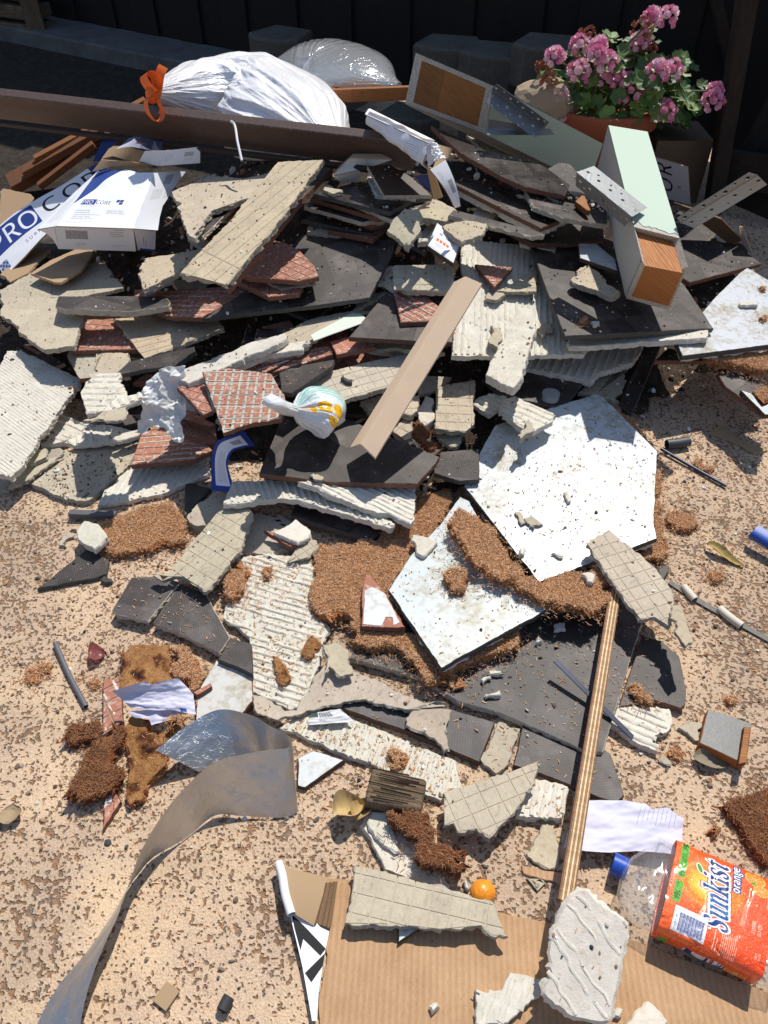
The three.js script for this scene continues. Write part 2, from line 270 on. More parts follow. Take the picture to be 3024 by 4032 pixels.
// ---------------------------------------------------------------- broken flat pieces
// S(name, category, label, centre of the top, slope along x and z, outline in metres, what it is made of)
function S(name, category, label, pos, slope, flat, o) {
  const n = V(-slope[0], 1, -slope[1]).normalize(), u = V(1, slope[0], 0).normalize(), w = u.clone().cross(n);
  const g = thing(name, label, category, o.group);
  g.matrixAutoUpdate = true; g.position.set(...pos); g.quaternion.setFromRotationMatrix(new THREE.Matrix4().makeBasis(u, n, w));
  const poly = []; for (let i = 0; i < flat.length; i += 2) poly.push([flat[i], flat[i + 1]]);
  const sd = rr(0, 500), t = o.t, uvo = [rr(0, 2), rr(0, 2)], ang = o.ang ?? rr(0, 3.1), A = Math.abs(area2(poly)), k = rr(0.92, 1.06);
  const m = o.m, face = (mt, body, amp, x = {}) => {
    const p = rough(poly, x.step ?? 0.005, amp, sd), [a, b] = slabGeo(p, 0, t, { sd, uvr: x.uvr ?? ang, uvo, rag: x.rag ?? 0, bev: x.bev ?? 0.0008 });
    mesh(x.face ?? 'face', a, vary(mt, k), g); mesh(x.side ?? 'core', b, body, g);
    if (o.ml) { const q = rough(offsetPoly(poly, 0.004), 0.006, 0.003, sd + 40), [c, d] = slabGeo(q, -t - 0.0002, o.ml, { sd, rag: 0.003, bev: 0.0005 }); mesh('mortar_bed', mergeGeometries([c, d]), MAT.mortar, g); }
    return p;
  };
  const ca = Math.cos(ang), sa = Math.sin(ang), rot = poly.map(q => [q[0] * ca + q[1] * sa, -q[0] * sa + q[1] * ca]), back = q => [q[0] * ca - q[1] * sa, q[0] * sa + q[1] * ca];
  const xs = rot.map(q => q[0]), ys = rot.map(q => q[1]), x0 = Math.min(...xs), x1 = Math.max(...xs), y0 = Math.min(...ys), y1 = Math.max(...ys);
  const pads = (px, py, gap, h, mt, nm, prob = 1, amp = 0.0004) => { // raised fields between grooves
    const parts = [];
    const inner = offsetPoly(rot, 0.0012);
    for (let X = Math.floor(x0 / px) * px + sd % px - px; X < x1; X += px) for (let Y = Math.floor(y0 / py) * py + (sd * 3) % py - py; Y < y1; Y += py) {
      if (rnd() > prob) continue;
      const q = clipBox(inner, X + gap / 2, X + px - gap / 2, Y + gap / 2, Y + py - gap / 2);
      if (q.length < 3 || Math.abs(area2(q)) < 6e-6) continue;
      const [a, b] = slabGeo(rough(q.map(back), 0.006, amp, X * 91 + Y * 37), h * rr(0.9, 1.1), h, { bev: h * 0.5, uvr: ang, uvo, sd });
      parts.push(a, b);
    }
    if (parts.length) mesh(nm, mergeGeometries(parts), mt, g).userData.kind = 'stuff';
  };
  const ridges = (pitch, h, width, wob, breaks) => { // combed mortar: long ribs with gaps
    const T = new Tris();
    const inner = offsetPoly(rot, 0.001);
    for (let Y = Math.floor(y0 / pitch) * pitch; Y < y1 + pitch; Y += pitch) {
      let cuts = [x0 - 0.01]; while (cuts[cuts.length - 1] < x1) cuts.push(cuts[cuts.length - 1] + (breaks ? rr(0.03, 0.16) : 9));
      for (let c = 0; c + 1 < cuts.length; c++) {
        if (breaks && rnd() < (breaks === true ? 0.1 : breaks)) continue;
        const wd = width * rr(0.8, 1.15), yc = Y + wob * n3(c * 3.3, Y * 100, sd), a0 = cuts[c] + rr(0, 0.004), a1 = cuts[c + 1] - rr(0, 0.005);
        const N = Math.max(2, Math.min(48, Math.ceil((Math.min(a1, x1) - Math.max(a0, x0)) / 0.006))); let prev = null;
        for (let i = 0; i <= N; i++) {
          const X = Math.max(a0, x0) + (Math.min(a1, x1) - Math.max(a0, x0)) * i / N, bend = wob * 2.5 * n3(X * 9, sd, 1.1), yy = yc + bend + wob * n3(X * 60, Y * 60, sd);
          const end = (i === 0 || i === N) ? 0.35 : 1, hh = h * end * (0.85 + 0.45 * n3(X * 120, Y * 50, sd)), hw = wd / 2 * (0.9 + 0.4 * n3(X * 90, Y * 80, sd + 5));
          const ok = inPoly(X, yy, inner);
          const prof = [[-hw, 0], [-hw * 0.72, hh * 0.75], [-hw * 0.2, hh], [hw * 0.35, hh * 0.95], [hw * 0.78, hh * 0.6], [hw, 0]].map(q => { const r = back([X, yy + q[0]]); return V(r[0], q[1] - 0.0003, r[1]); });
          if (ok && prev) for (let s = 0; s < 5; s++) T.quad(prev[s], prof[s], prof[s + 1], prev[s + 1], [X, s * .002], [X + .006, s * .002], [X + .006, s * .002 + .002], [X, s * .002 + .002]);
          if (ok && !prev || !ok && prev) { const e = ok ? prof : prev; for (let s = 1; s < 5; s++) T.tri(e[0], e[s], e[s + 1]); }
          prev = ok ? prof : null;
        }
      }
    }
    if (T.p.length) mesh('combed_ridges', T.geo(0.9), MAT.mortar, g).userData.kind = 'stuff';
  };
  const fluff = (dens, cols, kk, hgt = 0.004) => {
    const L = [], N = Math.min(20000, Math.round(A * dens)), bx = poly.map(q => q[0]), by = poly.map(q => q[1]);
    const p2 = rough(poly, 0.004, 0.005, sd);
    for (let i = 0, c = 0; c < N && i < N * 6; i++) { const x = rr(Math.min(...bx) - .003, Math.max(...bx) + .003), y = rr(Math.min(...by) - .003, Math.max(...by) + .003); if (!inPoly(x, y, p2)) continue; c++; addStrand(L, V(x, rr(-0.001, hgt) * (0.6 + fb(x * 40, y * 40, sd)), y), kk); }
    for (const q of p2) for (let i = 0; i < 3; i++) addStrand(L, V(q[0] + rr(-.003, .003), -rr(0, t), q[1] + rr(-.003, .003)), kk);
    if (dens > 20000) { g.updateMatrix(); const out = offsetPoly(p2, -0.02); for (let i = 0; i < p2.length * 5; i++) { const k = Math.floor(rnd() * p2.length), f = Math.pow(rnd(), 2.2) * 1.3; addStrand(L, V(p2[k][0] + (out[k][0] - p2[k][0]) * f + rr(-.004, .004), -t + rr(0.0005, 0.002), p2[k][1] + (out[k][1] - p2[k][1]) * f + rr(-.004, .004)), kk * rr(.7, 1.2)); } }
    if (L.length) instanced('fibre_strands', shavGeo, instMat, L, cols, g).userData.kind = 'stuff';
  };
  if (m === 'dk' || m === 'dkb') face(m === 'dkb' ? MAT.darkWood : o.gloss ? MAT.darkGloss : MAT.dark, BODY[o.body ?? 'grey'], 0.0006, { face: 'glaze', side: 'tile_body', bev: 0.0012, rag: o.body === 'mort' ? 0.003 : 0.0006 });
  else if (m === 'wt') face(o.dust ? MAT.glazeDust : MAT.glaze, BODY[o.body ?? 'grey'], 0.0007, { face: 'glaze', side: 'tile_body', bev: 0.0012, rag: 0.0006 });
  else if (m === 'hb' || m === 'hb1') { face(MAT[m === 'hb1' ? 'boardTan' : 'board'], MAT.boardEdge, 0.0026, { rag: 0.003 }); pads(o.pitch ?? 0.0253, m === 'hb1' ? 0.6 : (o.pitch ?? 0.0253), 0.0016, 0.0009, vary(MAT[m === 'hb1' ? 'boardTan' : 'board'], k), 'moulded_grid', 1, 0.0002); }
  else if (m === 'hbs') face(vary(MAT.board, rr(0.85, 1)), MAT.boardEdge, 0.0026, { rag: 0.0028 });
  else if (m === 'mr' || m === 'mrs') { face(MAT.mortar, MAT.mortar, 0.002, { rag: 0.0025 }); ridges(o.pitch ?? 0.013, 0.0034, (o.pitch ?? 0.013) * 0.62, 0.0012, true); }
  else if (m === 'mrf') { face(MAT.mortar, MAT.mortar, 0.002, { rag: 0.003 }); ridges(0.0075, 0.0016, 0.0045, 0.0006, true); }
  else if (m === 'mrc') { face(MAT.mortar, MAT.mortar, 0.0014, { rag: 0.004, bev: 0.003 }); }
  else if (m === 'mw') face(MAT.mortar, MAT.mortar, 0.002, { rag: 0.002, bev: 0.0015 });
  else if (m[0] === 't' && m[1] === 'b') {
    const base = m === 'tbs' ? MAT.mortarGrey : m === 'tbl' ? vary(MAT.mortar, .8) : MAT.mortarPink; face(base, MAT.edgeTerra, 0.0008, { rag: 0.0008, face: 'mortar_film' });
    const P = o.pitch ?? 0.025; if (m !== 'tbs') pads(P, m === 'tbl' ? P * 2 : P, m === 'tbl' ? 0.0045 : 0.0028, 0.0014, vary(MAT.terra, k), 'waffle_back', m === 'tbs' ? 0.4 : 1, 0.0005);
    if (o.streak || m === 'tbl' || m === 'tbp') ridges(P * 0.8, 0.0022, P * 0.22, 0.002, true);
  }
  else if (m === 'ter') {
    face(MAT.terra, MAT.edgeTerra, 0.001, { rag: 0.0008 });
    if (o.glz) { const q = []; for (let i = 0; i < o.glz.length; i += 2) q.push([o.glz[i], o.glz[i + 1]]); const [a, b] = slabGeo(rough(q, 0.004, 0.0007, sd), 0.0009, 0.0009, { bev: 0.0003 }); mesh('glaze', mergeGeometries([a, b]), MAT.glaze, g); }
  }
  else if (m === 'pb') { face(MAT.fibre, MAT.fibre, 0.0035, { rag: 0.006, bev: 0.004, step: 0.003 }); fluff(330000, SHAV_C, 0.78, 0.0035); }
  else if (m === 'pbd') { face(MAT.fibreDark, MAT.fibreDark, 0.0035, { rag: 0.006, bev: 0.004, step: 0.003 }); fluff(300000, SHAV_D, 0.8, 0.0035); }
  else if (m === 'pbg') { face(MAT.bark, MAT.fibre, 0.004, { rag: 0.004, bev: 0.0015 }); fluff(12000, SHAV_C, 0.6, 0.001); }
  else if (m === 'cb' || m === 'cbb') face(m === 'cb' ? MAT.card : MAT.cardBrown, MAT.cardPlain, 0.001, { uvr: m === 'cb' ? 0.06 : ang, rag: 0.0005 });
  else if (m === 'pp') face(std([0.62, 0.66, 0.55], 0.8), MAT.white, 0.0003);
  else if (m === 'gr') face(MAT.rubber, MAT.rubber, 0.0012, { bev: 0.002 });
  else if (m === 'wd') face(MAT.wood, MAT.woodDark, 0.0005);
  else if (m === 'lam') face(MAT.greyLam, MAT.wood, 0.0004, { bev: 0.001 });
  else if (m === 'fm') face(MAT.foam, MAT.foam, 0.0008, { bev: 0.004 });
  else if (m === 'card') {
    face(MAT.white, MAT.edgeBrown, 0.0003);
    const A0 = V(poly[0][0], 0.0006, poly[0][1]), B0 = V(poly[1][0], 0.0006, poly[1][1]), C0 = V(poly[2][0], 0.0006, poly[2][1]), D0 = V(poly[3][0], 0.0006, poly[3][1]);
    const T = new Tris(), c4 = (u, v) => mix(mix(A0, B0, u), mix(D0, C0, u), v); T.quad(c4(.06, .06), c4(.06, .94), c4(.94, .94), c4(.94, .06), [0, 1], [0, 0], [1, 0], [1, 1]);
    mesh('print', T.geo(), std(W1, 0.6, { map: canvas(256, 256, (c) => { c.fillStyle = '#f0f1f3'; c.fillRect(0, 0, 256, 256); c.save(); c.translate(128, 128); c.rotate(Math.PI * .0); c.fillStyle = '#e8622c'; for (let i = 0; i < 4; i++) c.fillRect(-86 + i * 36, 6, 28, 34); c.fillStyle = '#333'; c.fillRect(-80, -62, 40, 8); c.fillRect(-80, -48, 30, 8); for (let i = 0; i < 26; i++) c.fillRect(-10 + i * 4.2, -70, 1 + (i * 7 % 3), 36); c.font = '11px sans-serif'; for (let i = 0; i < 5; i++) { c.fillStyle = '#888'; c.fillRect(-80, 56 + i * 9, 120 - (i * 37 % 40), 3); } c.restore(); }) }), g);
  }
  if (m === 'mrc') ridges(0.0135, 0.0017, 0.0055, 0.005, 0.45);
  o.L ??= A > 0.004 && /^(dk|hb|tb|mr|mw)/.test(m) ? [420, 1500] : null;
  if (o.L) { // shavings and crumbs lying on it
    g.updateMatrix(); const base = g.matrix.clone(), inner = offsetPoly(poly, 0.004), bx = inner.map(q => q[0]), by = inner.map(q => q[1]), spr = (N, f) => { for (let i = 0, c = 0; c < N && i < N * 8; i++) { const x = rr(Math.min(...bx), Math.max(...bx)), y = rr(Math.min(...by), Math.max(...by)); if (!inPoly(x, y, inner) || fb(x * 14, y * 14, sd) < rr(-0.5, 0.35)) continue; c++; f(V(x, 0.0012 + ('mr' === m || m === 'mrs' ? 0.0008 : 0), y)); } };
    spr(Math.round(A * o.L[0]), p => addShaving(shav, p, rr(0.5, 0.9), base)); spr(Math.round(A * o.L[1]), p => rnd() < (m === 'wt' ? .25 : 0.5) ? addCrumb(crumb, p, rr(0.7, 1.3), base) : addCrumb(grit, p, m === 'wt' ? .5 : 0.8, base));
  }
  return g;
}

// small broken pieces jammed between the larger ones
const FILL = { dk: ['dark_tile_shard', 'small dark tile shard jammed between larger pieces of the heap'], hbs: ['beige_board_shard', 'small beige board shard jammed between larger pieces of the heap'], mw: ['white_mortar_shard', 'small white mortar shard jammed between larger pieces of the heap'], mr: ['ridged_mortar_shard', 'small ridged mortar shard jammed between larger pieces of the heap'], ter: ['terracotta_chip', 'small plain terracotta shard jammed between larger pieces of the heap'], tb: ['waffled_terracotta_shard', 'small waffle-backed terracotta shard jammed between larger pieces of the heap'] };
function F(m, pos, slope, flat, body) { S(FILL[m][0], 'shard', FILL[m][1], pos, slope, flat, { m, t: 0.009, body, pitch: m === 'mr' ? 0.015 : 0.024, group: FILL[m][0].replace(/_/g, ' ') + 's jammed in the heap' }); }

// ---------------------------------------------------------------- other shapes
function hex(a, b) { // solid between two quads (each four points, same order)
  const T = new Tris(); const q = (p, r, s, t) => { const L = p.distanceTo(r), H = p.distanceTo(t); T.quad(p, r, s, t, [0, 0], [L, 0], [L, H], [0, H]); };
  q(a[0], a[3], a[2], a[1]); q(b[0], b[1], b[2], b[3]);
  for (let i = 0; i < 4; i++) { const j = (i + 1) % 4; q(a[i], a[j], b[j], b[i]); }
  return T.geo(0.3);
}
function bar(p0, p1, width, thick, up = V(0, 1, 0)) { // a straight stick; width across, thickness along up
  const d = p1.clone().sub(p0), L = d.length(); d.normalize(); const side = d.clone().cross(up).normalize(), top = side.clone().cross(d).normalize();
  const g = new RoundedBoxGeometry(L, thick, width, 2, Math.min(thick, width) * 0.12); const uv = g.attributes.uv, ps = g.attributes.position; for (let i = 0; i < uv.count; i++) uv.setXY(i, ps.getX(i), ps.getZ(i) + ps.getY(i));
  g.applyMatrix4(new THREE.Matrix4().makeBasis(d, top, side).setPosition(mix(p0, p1, 0.5))); return g;
}
// curved sheet over four corners (top left, top right, bottom right, bottom left); outline in 0..1, height function along the normal
function sheetGeo(c, o = {}) {
  const { outline = [[0, 0], [1, 0], [1, 1], [0, 1]], nu = 24, nv = 24, f = () => 0, thick = 0 } = o;
  const at = (u, v) => mix(mix(c[0], c[1], u), mix(c[3], c[2], u), v);
  const nrm = at(1, .5).sub(at(0, .5)).cross(at(.5, 0).sub(at(.5, 1))).normalize(); if (nrm.dot(camera.position.clone().sub(at(.5, .5))) < 0) nrm.negate(); // the printed side is the one that lies open
  const P = (u, v, d = 0) => at(u, v).addScaledVector(nrm, f(u, v) + d);
  const T = new Tris(), B = new Tris();
  for (let i = 0; i < nu; i++) for (let j = 0; j < nv; j++) {
    const q = clipBox(outline, i / nu, (i + 1) / nu, j / nv, (j + 1) / nv); if (q.length < 3) continue;
    for (let k = 1; k + 1 < q.length; k++) { const [a, b, d] = [q[0], q[k], q[k + 1]]; T.tri(P(...a), P(...b), P(...d), [a[0], 1 - a[1]], [b[0], 1 - b[1]], [d[0], 1 - d[1]]); if (thick) B.tri(P(...a, -thick), P(...d, -thick), P(...b, -thick)); }
  }
  if (thick) for (let i = 0; i < outline.length; i++) { const a = outline[i], b = outline[(i + 1) % outline.length], N = 16; for (let k = 0; k < N; k++) { const s = [a[0] + (b[0] - a[0]) * k / N, a[1] + (b[1] - a[1]) * k / N], e = [a[0] + (b[0] - a[0]) * (k + 1) / N, a[1] + (b[1] - a[1]) * (k + 1) / N]; B.quad(P(...s), P(...e), P(...e, -thick), P(...s, -thick)); } }
  return [mergeVerts(T.geo(0.8)), thick ? B.geo(0.4) : null];
}
function mergeVerts(g) { g.deleteAttribute('normal'); const m = mergeVertices(g, 1e-6); m.computeVertexNormals(); return m; }
function sheet(parent, name, corners, m, o = {}) { const [a, b] = sheetGeo(corners, o); const r = mesh(name, a, m, parent); if (b) mesh(o.core ?? 'cardboard_core', b, o.backMat ?? MAT.cardPlain, parent); return r; }
function ribbonGeo(pairs, o = {}) { // pairs of points across the strip, smooth along it
  const { n = 160, w = 10, f = () => 0, uvL = null } = o;
  const A = new THREE.CatmullRomCurve3(pairs.map(p => p[0]), false, 'centripetal'), B = new THREE.CatmullRomCurve3(pairs.map(p => p[1]), false, 'centripetal');
  const pos = [], uv = [], idx = []; let run = 0, last = null;
  for (let i = 0; i <= n; i++) { const a = A.getPoint(i / n), b = B.getPoint(i / n), mid = mix(a, b, .5); if (last) run += last.distanceTo(mid); last = mid;
    const i2 = Math.min(i + 1, n), i1 = Math.max(i - 1, 0), tg = A.getPoint(i2 / n).sub(A.getPoint(i1 / n)), nn = tg.cross(b.clone().sub(a)).normalize();
    for (let j = 0; j <= w; j++) { const p = mix(a, b, j / w).addScaledVector(nn, f(run, j / w)); pos.push(p.x, p.y, p.z); uv.push(uvL ? i / n : run * 8, uvL ? 1 - j / w : j / w); } }
  for (let i = 0; i < n; i++) for (let j = 0; j < w; j++) { const a = i * (w + 1) + j; idx.push(a, a + 1, a + w + 1, a + 1, a + w + 2, a + w + 1); }
  const g = new THREE.BufferGeometry(); g.setAttribute('position', new THREE.Float32BufferAttribute(pos, 3)); g.setAttribute('uv', new THREE.Float32BufferAttribute(uv, 2)); g.setIndex(idx); g.computeVertexNormals(); return g;
}
// soft closed body along an axis: rings with half width and half height, folds pushed in by fold(s, angle)
function loftGeo(axis, rx, ry, o = {}) {
  const { n = 120, seg = 140, fold = () => 0, up = V(0, 1, 0), flat = null } = o;
  const C = new THREE.CatmullRomCurve3(axis), lin = (a, s) => { const x = s * (a.length - 1), i = Math.min(a.length - 2, Math.floor(x)), t = x - i, p0 = a[Math.max(0, i - 1)], p1 = a[i], p2 = a[i + 1], p3 = a[Math.min(a.length - 1, i + 2)]; return Math.max(0.0005, 0.5 * (2 * p1 + (p2 - p0) * t + (2 * p0 - 5 * p1 + 4 * p2 - p3) * t * t + (3 * p1 - p0 - 3 * p2 + p3) * t * t * t)); };
  const pos = [], uv = [], idx = [];
  for (let i = 0; i <= n; i++) { const s = i / n, c = C.getPoint(s), t = C.getTangent(s), side = t.clone().cross(up).normalize(), top = side.clone().cross(t).normalize();
    for (let j = 0; j <= seg; j++) { const a = j / seg * 2 * Math.PI, k = 1 + fold(s, a, j); const p = c.clone().addScaledVector(side, Math.cos(a) * lin(rx, s) * k).addScaledVector(top, Math.sin(a) * lin(ry, s) * k); if (flat !== null && p.y < flat) p.y = flat + (p.y - flat) * 0.1; pos.push(p.x, p.y, p.z); uv.push(s, j / seg); } }
  for (let i = 0; i < n; i++) for (let j = 0; j < seg; j++) { const a = i * (seg + 1) + j; idx.push(a, a + seg + 1, a + 1, a + 1, a + seg + 1, a + seg + 2); }
  const g = new THREE.BufferGeometry(); g.setAttribute('position', new THREE.Float32BufferAttribute(pos, 3)); g.setAttribute('uv', new THREE.Float32BufferAttribute(uv, 2)); g.setIndex(idx); g.computeVertexNormals(); return g;
}
const tube = (pts, r, seg = 40, rs = 8) => new THREE.TubeGeometry(new THREE.CatmullRomCurve3(pts), seg, r, rs, false);
const lineText = (c, x, y, w, n, lh, col = '#777', th = 3) => { c.fillStyle = col; for (let i = 0; i < n; i++) { let X = x; const end = x + w * (i === n - 1 ? 0.55 : 0.86 + 0.14 * ((i * 37 % 11) / 11)); while (X < end) { const l = 5 + Math.abs(X * 13 + i * 29) % 17; c.fillRect(X, y + i * lh, Math.min(l, end - X), th); X += l + 4; } } };
const barcode = (c, x, y, w, h, col = '#333') => { c.fillStyle = col; let X = x, i = 0; while (X < x + w) { const l = 1 + (i * 7 + 3) % 4 * 0.9; c.fillRect(X, y, l, h); X += l + 1.5 + (i * 5) % 3; i++; } };

// ================================================================ THE PLACE
const uvXZ = (g, f = 1) => { const p = g.attributes.position, u = g.attributes.uv; for (let i = 0; i < u.count; i++) u.setXY(i, p.getX(i) * f, p.getZ(i) * f); return g; };
{
  const g = new THREE.PlaneGeometry(24, 24, 2, 2).rotateX(-Math.PI / 2).translate(0, 0, -4); uvXZ(g);
  mesh('ground', g, MAT.ground).userData = { kind: 'structure', label: 'tan textured concrete yard strewn with wood shavings and grit' };
}
const fenceZ = x => -3.72 + 0.6 * x, fenceDir = V(1, 0, 0.6).normalize(), fenceN = V(-0.6, 0, 1).normalize();
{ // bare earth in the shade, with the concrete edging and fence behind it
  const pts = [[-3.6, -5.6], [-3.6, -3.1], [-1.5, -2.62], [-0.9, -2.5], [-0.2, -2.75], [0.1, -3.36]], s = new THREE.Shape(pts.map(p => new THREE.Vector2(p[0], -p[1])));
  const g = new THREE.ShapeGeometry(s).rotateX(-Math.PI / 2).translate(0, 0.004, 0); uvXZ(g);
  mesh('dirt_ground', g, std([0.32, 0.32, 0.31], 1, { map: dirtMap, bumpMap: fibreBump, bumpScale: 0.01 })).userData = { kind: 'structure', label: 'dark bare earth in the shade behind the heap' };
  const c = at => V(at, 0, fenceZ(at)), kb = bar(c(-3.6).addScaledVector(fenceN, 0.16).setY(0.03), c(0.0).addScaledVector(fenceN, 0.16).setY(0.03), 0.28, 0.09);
  mesh('concrete_kerb', kb, std([0.42, 0.43, 0.44], 0.9, { map: concMap })).userData = { kind: 'structure', label: 'concrete edging strip along the foot of the fence' };
}
{
  const f = thing('wooden_fence', 'dark stained vertical board fence behind the whole heap', 'fence');
  const mats = [0.9, 1, 1.15, 0.8].map(k => std([0.036 * k, 0.030 * k, 0.027 * k], 0.8, { map: oldWoodMap }));
  let d = -4.4; let i = 0;
  while (d < 3.0) {
    const w = 0.138, x = d * fenceDir.x, top = Math.max(1.12, Math.min(2.5, 1.58 - 0.42 * x)) + (i % 2) * 0.012, off = (i % 2) * 0.016;
    const p = V(x, 0, fenceZ(x)).addScaledVector(fenceN, off + 0.012).addScaledVector(fenceDir, w / 2);
    const g = new RoundedBoxGeometry(w + (i % 2 ? 0.012 : 0), top - 0.03, 0.018, 1, 0.003); const uv = g.attributes.uv, ps = g.attributes.position; for (let k = 0; k < uv.count; k++) uv.setXY(k, ps.getY(k) + i * 0.37, ps.getX(k));
    const o = mesh('fence_board', g, mats[i % 4], f); o.position.copy(p).setY(0.03 + top / 2); o.rotation.y = -Math.atan(0.6); d += w + 0.004; i++;
  }
  for (const h of [0.3, 1.1]) { const a = V(-3.7, h, fenceZ(-3.7)).addScaledVector(fenceN, -0.03), b = V(2.5, h, fenceZ(2.5)).addScaledVector(fenceN, -0.03); mesh('fence_rail', bar(a, b, 0.04, 0.09), mats[1], f); }
}
{ // old timber base at the far left
  const t = thing('timber_stack', 'grey weathered timber base at the top left by the fence', 'timber stack');
  const A = V(-2.191,0.0358,-4.75), B = V(-1.7374,0.0806,-4.55);
  for (let k = 0; k < 3; k++) mesh('timber', bar(V(A.x, 0.045 + k * 0.092, A.z), V(B.x, 0.045 + k * 0.092, B.z), 0.16 - k * 0.01, k === 1 ? 0.06 : 0.085), MAT.oldWood, t);
  mesh('end_block', bar(V(B.x - 0.02, 0.02, B.z + 0.07), V(B.x - 0.02, 0.29, B.z + 0.07), 0.09, 0.02, V(0, 0, 1)), MAT.oldWood, t);
}
{ // retaining-wall blocks
  const bm = std([0.46, 0.44, 0.40], 0.95, { map: concMap, bumpMap: fibreBump, bumpScale: 0.006 });
  const proto = (w, h, d, sd) => { w *= .8; h *= .82; const s = new THREE.Shape(); s.moveTo(-w / 2, d / 2 - 0.045); s.lineTo(-w / 2 + 0.045, d / 2); s.lineTo(w / 2 - 0.045, d / 2); s.lineTo(w / 2, d / 2 - 0.045); s.lineTo(w * 0.36, -d / 2); s.lineTo(-w * 0.36, -d / 2); s.closePath(); const g = new THREE.ExtrudeGeometry(s, { depth: h, bevelEnabled: true, bevelSize: 0.012, bevelThickness: 0.012, bevelSegments: 3, curveSegments: 4 }).rotateX(Math.PI / 2).translate(0, h, 0); return g; };
  const put = (p, ry, w, lab) => { const o = mesh('retaining_wall_block', proto(w, 0.13, 0.18, 1), bm); tag(o, lab, 'concrete block', 'retaining wall blocks by the fence'); o.position.copy(p); o.rotation.y = ry; };
  const z0 = -2.98, base = V(0.233,0.2847,-3.02), b2 = V(0.4078,0.2923,-2.9), b3 = V(0.5636,0.34,-2.78);
  put(V(base.x, base.y - 0.055, base.z - 0.1), -0.25, 0.27, 'upper concrete wall block, leftmost of the three behind the wooden stud');
  put(V(b2.x - 0.02, b2.y - 0.055, b2.z - 0.1), -0.3, 0.27, 'upper concrete wall block in the middle, above the green stud');
  put(V(b3.x - 0.02, b3.y - 0.055, b3.z - 0.12), -0.3, 0.25, 'upper concrete wall block half behind the pink flowers');
  const row = [V(0.1033,0.2168,-3.02), V(0.3931,0.1961,-2.93), V(0.5259,0.2187,-2.84)];
  put(V(row[0].x, 0.0, row[0].z - 0.1), -0.3, 0.27, 'lower concrete wall block left of the wooden stud end');
  put(V(row[0].x + 0.3, 0.0, row[0].z + 0.02), -0.3, 0.27, 'lower concrete wall block hidden mostly by the stud');
  put(V(row[2].x - 0.08, 0.0, row[2].z - 0.1), -0.3, 0.27, 'lower concrete wall block left of the flower pot');
  const l = V(-0.4072,0.2013,-3.35); put(V(l.x, Math.max(0, l.y - 0.02), l.z - 0.1), -0.5, 0.26, 'concrete wall block behind the clear plastic bag');
}
{ // timber post, brace and boards at the right
  const a = V(1.0849,0.0387,-2.5), b = V(1.0041,0.598,-2.5), top = a.clone().add(b.clone().sub(a).multiplyScalar(2.4)); a.y = 0;
  const dark = std([0.11, 0.10, 0.09], 0.85, { map: oldWoodMap });
  const p = mesh('timber_post', bar(a, top, 0.05, 0.05, V(0, 0, 1)), dark); tag(p, 'dark leaning timber post right of the flower pot', 'post');
  const c = V(1.0818,0.5077,-2.95), d = V(1.1529,0.3822,-2.95); const br = mesh('timber_brace', bar(c.clone().add(c.clone().sub(d)), d.clone().add(d.clone().sub(c).multiplyScalar(1.5)), 0.035, 0.03, V(0, 0, 1)), dark); tag(br, 'thin dark diagonal brace left of the timber post', 'brace');
  const e = V(1.0911,0.1286,-2.55), f = V(1.3042,0.1467,-2.4); const kb = mesh('kick_board', bar(e, f, 0.03, 0.11), dark); tag(kb, 'dark board lying along the ground right of the post', 'board');
  const P0 = V(1.1431,0.1177,-2.62), P1 = V(1.2834,0.2002,-2.4); const pn = mesh('plywood_sheet', hex([V(P0.x, 0, P0.z), V(P1.x, 0, P1.z), V(P1.x + 0.4, 1.3, P1.z), V(P0.x + 0.25, 1.3, P0.z)], [V(P0.x, 0, P0.z - 0.015), V(P1.x, 0, P1.z - 0.015), V(P1.x + 0.4, 1.3, P1.z - 0.015), V(P0.x + 0.25, 1.3, P0.z - 0.015)]), std([0.10, 0.10, 0.10], 0.85, { map: oldWoodMap })); tag(pn, 'dark grey panel leaning behind the timber post at right', 'panel');
}
{ // heaped rubble that carries the pieces
  const N = 110, pos = [], uv = [], idx = [];
  const hgt = (x, d) => .37 * Math.exp(-(((x + .05) / .78) ** 2) - ((d - 2.12) / .52) ** 2) + .04 * Math.exp(-(((x - .05) / .45) ** 2) - ((d - 1.35) / .3) ** 2) - .03;
  for (let j = 0; j <= N; j++) for (let i = 0; i <= N; i++) { const x = -1.45 + 2.8 * i / N, d = 0.8 + 2.5 * j / N, h = hgt(x, d); pos.push(x, h - 0.012 + (h > 0 ? 0.022 * fb(x * 14, d * 14, 3, 4) : 0), -d); uv.push(x, d); }
  for (let j = 0; j < N; j++) for (let i = 0; i < N; i++) { const a = j * (N + 1) + i; if (Math.max(pos[a * 3 + 1], pos[(a + N + 2) * 3 + 1]) < -0.02) continue; idx.push(a, a + 1, a + N + 2, a, a + N + 2, a + N + 1); }
  const g = new THREE.BufferGeometry(); g.setAttribute('position', new THREE.Float32BufferAttribute(pos, 3)); g.setAttribute('uv', new THREE.Float32BufferAttribute(uv, 2)); g.setIndex(idx); g.computeVertexNormals();
  mesh('rubble_fill', g, MAT.fill).userData = { kind: 'stuff', label: 'dark mixed rubble and dirt inside the heap between the broken pieces' };
}
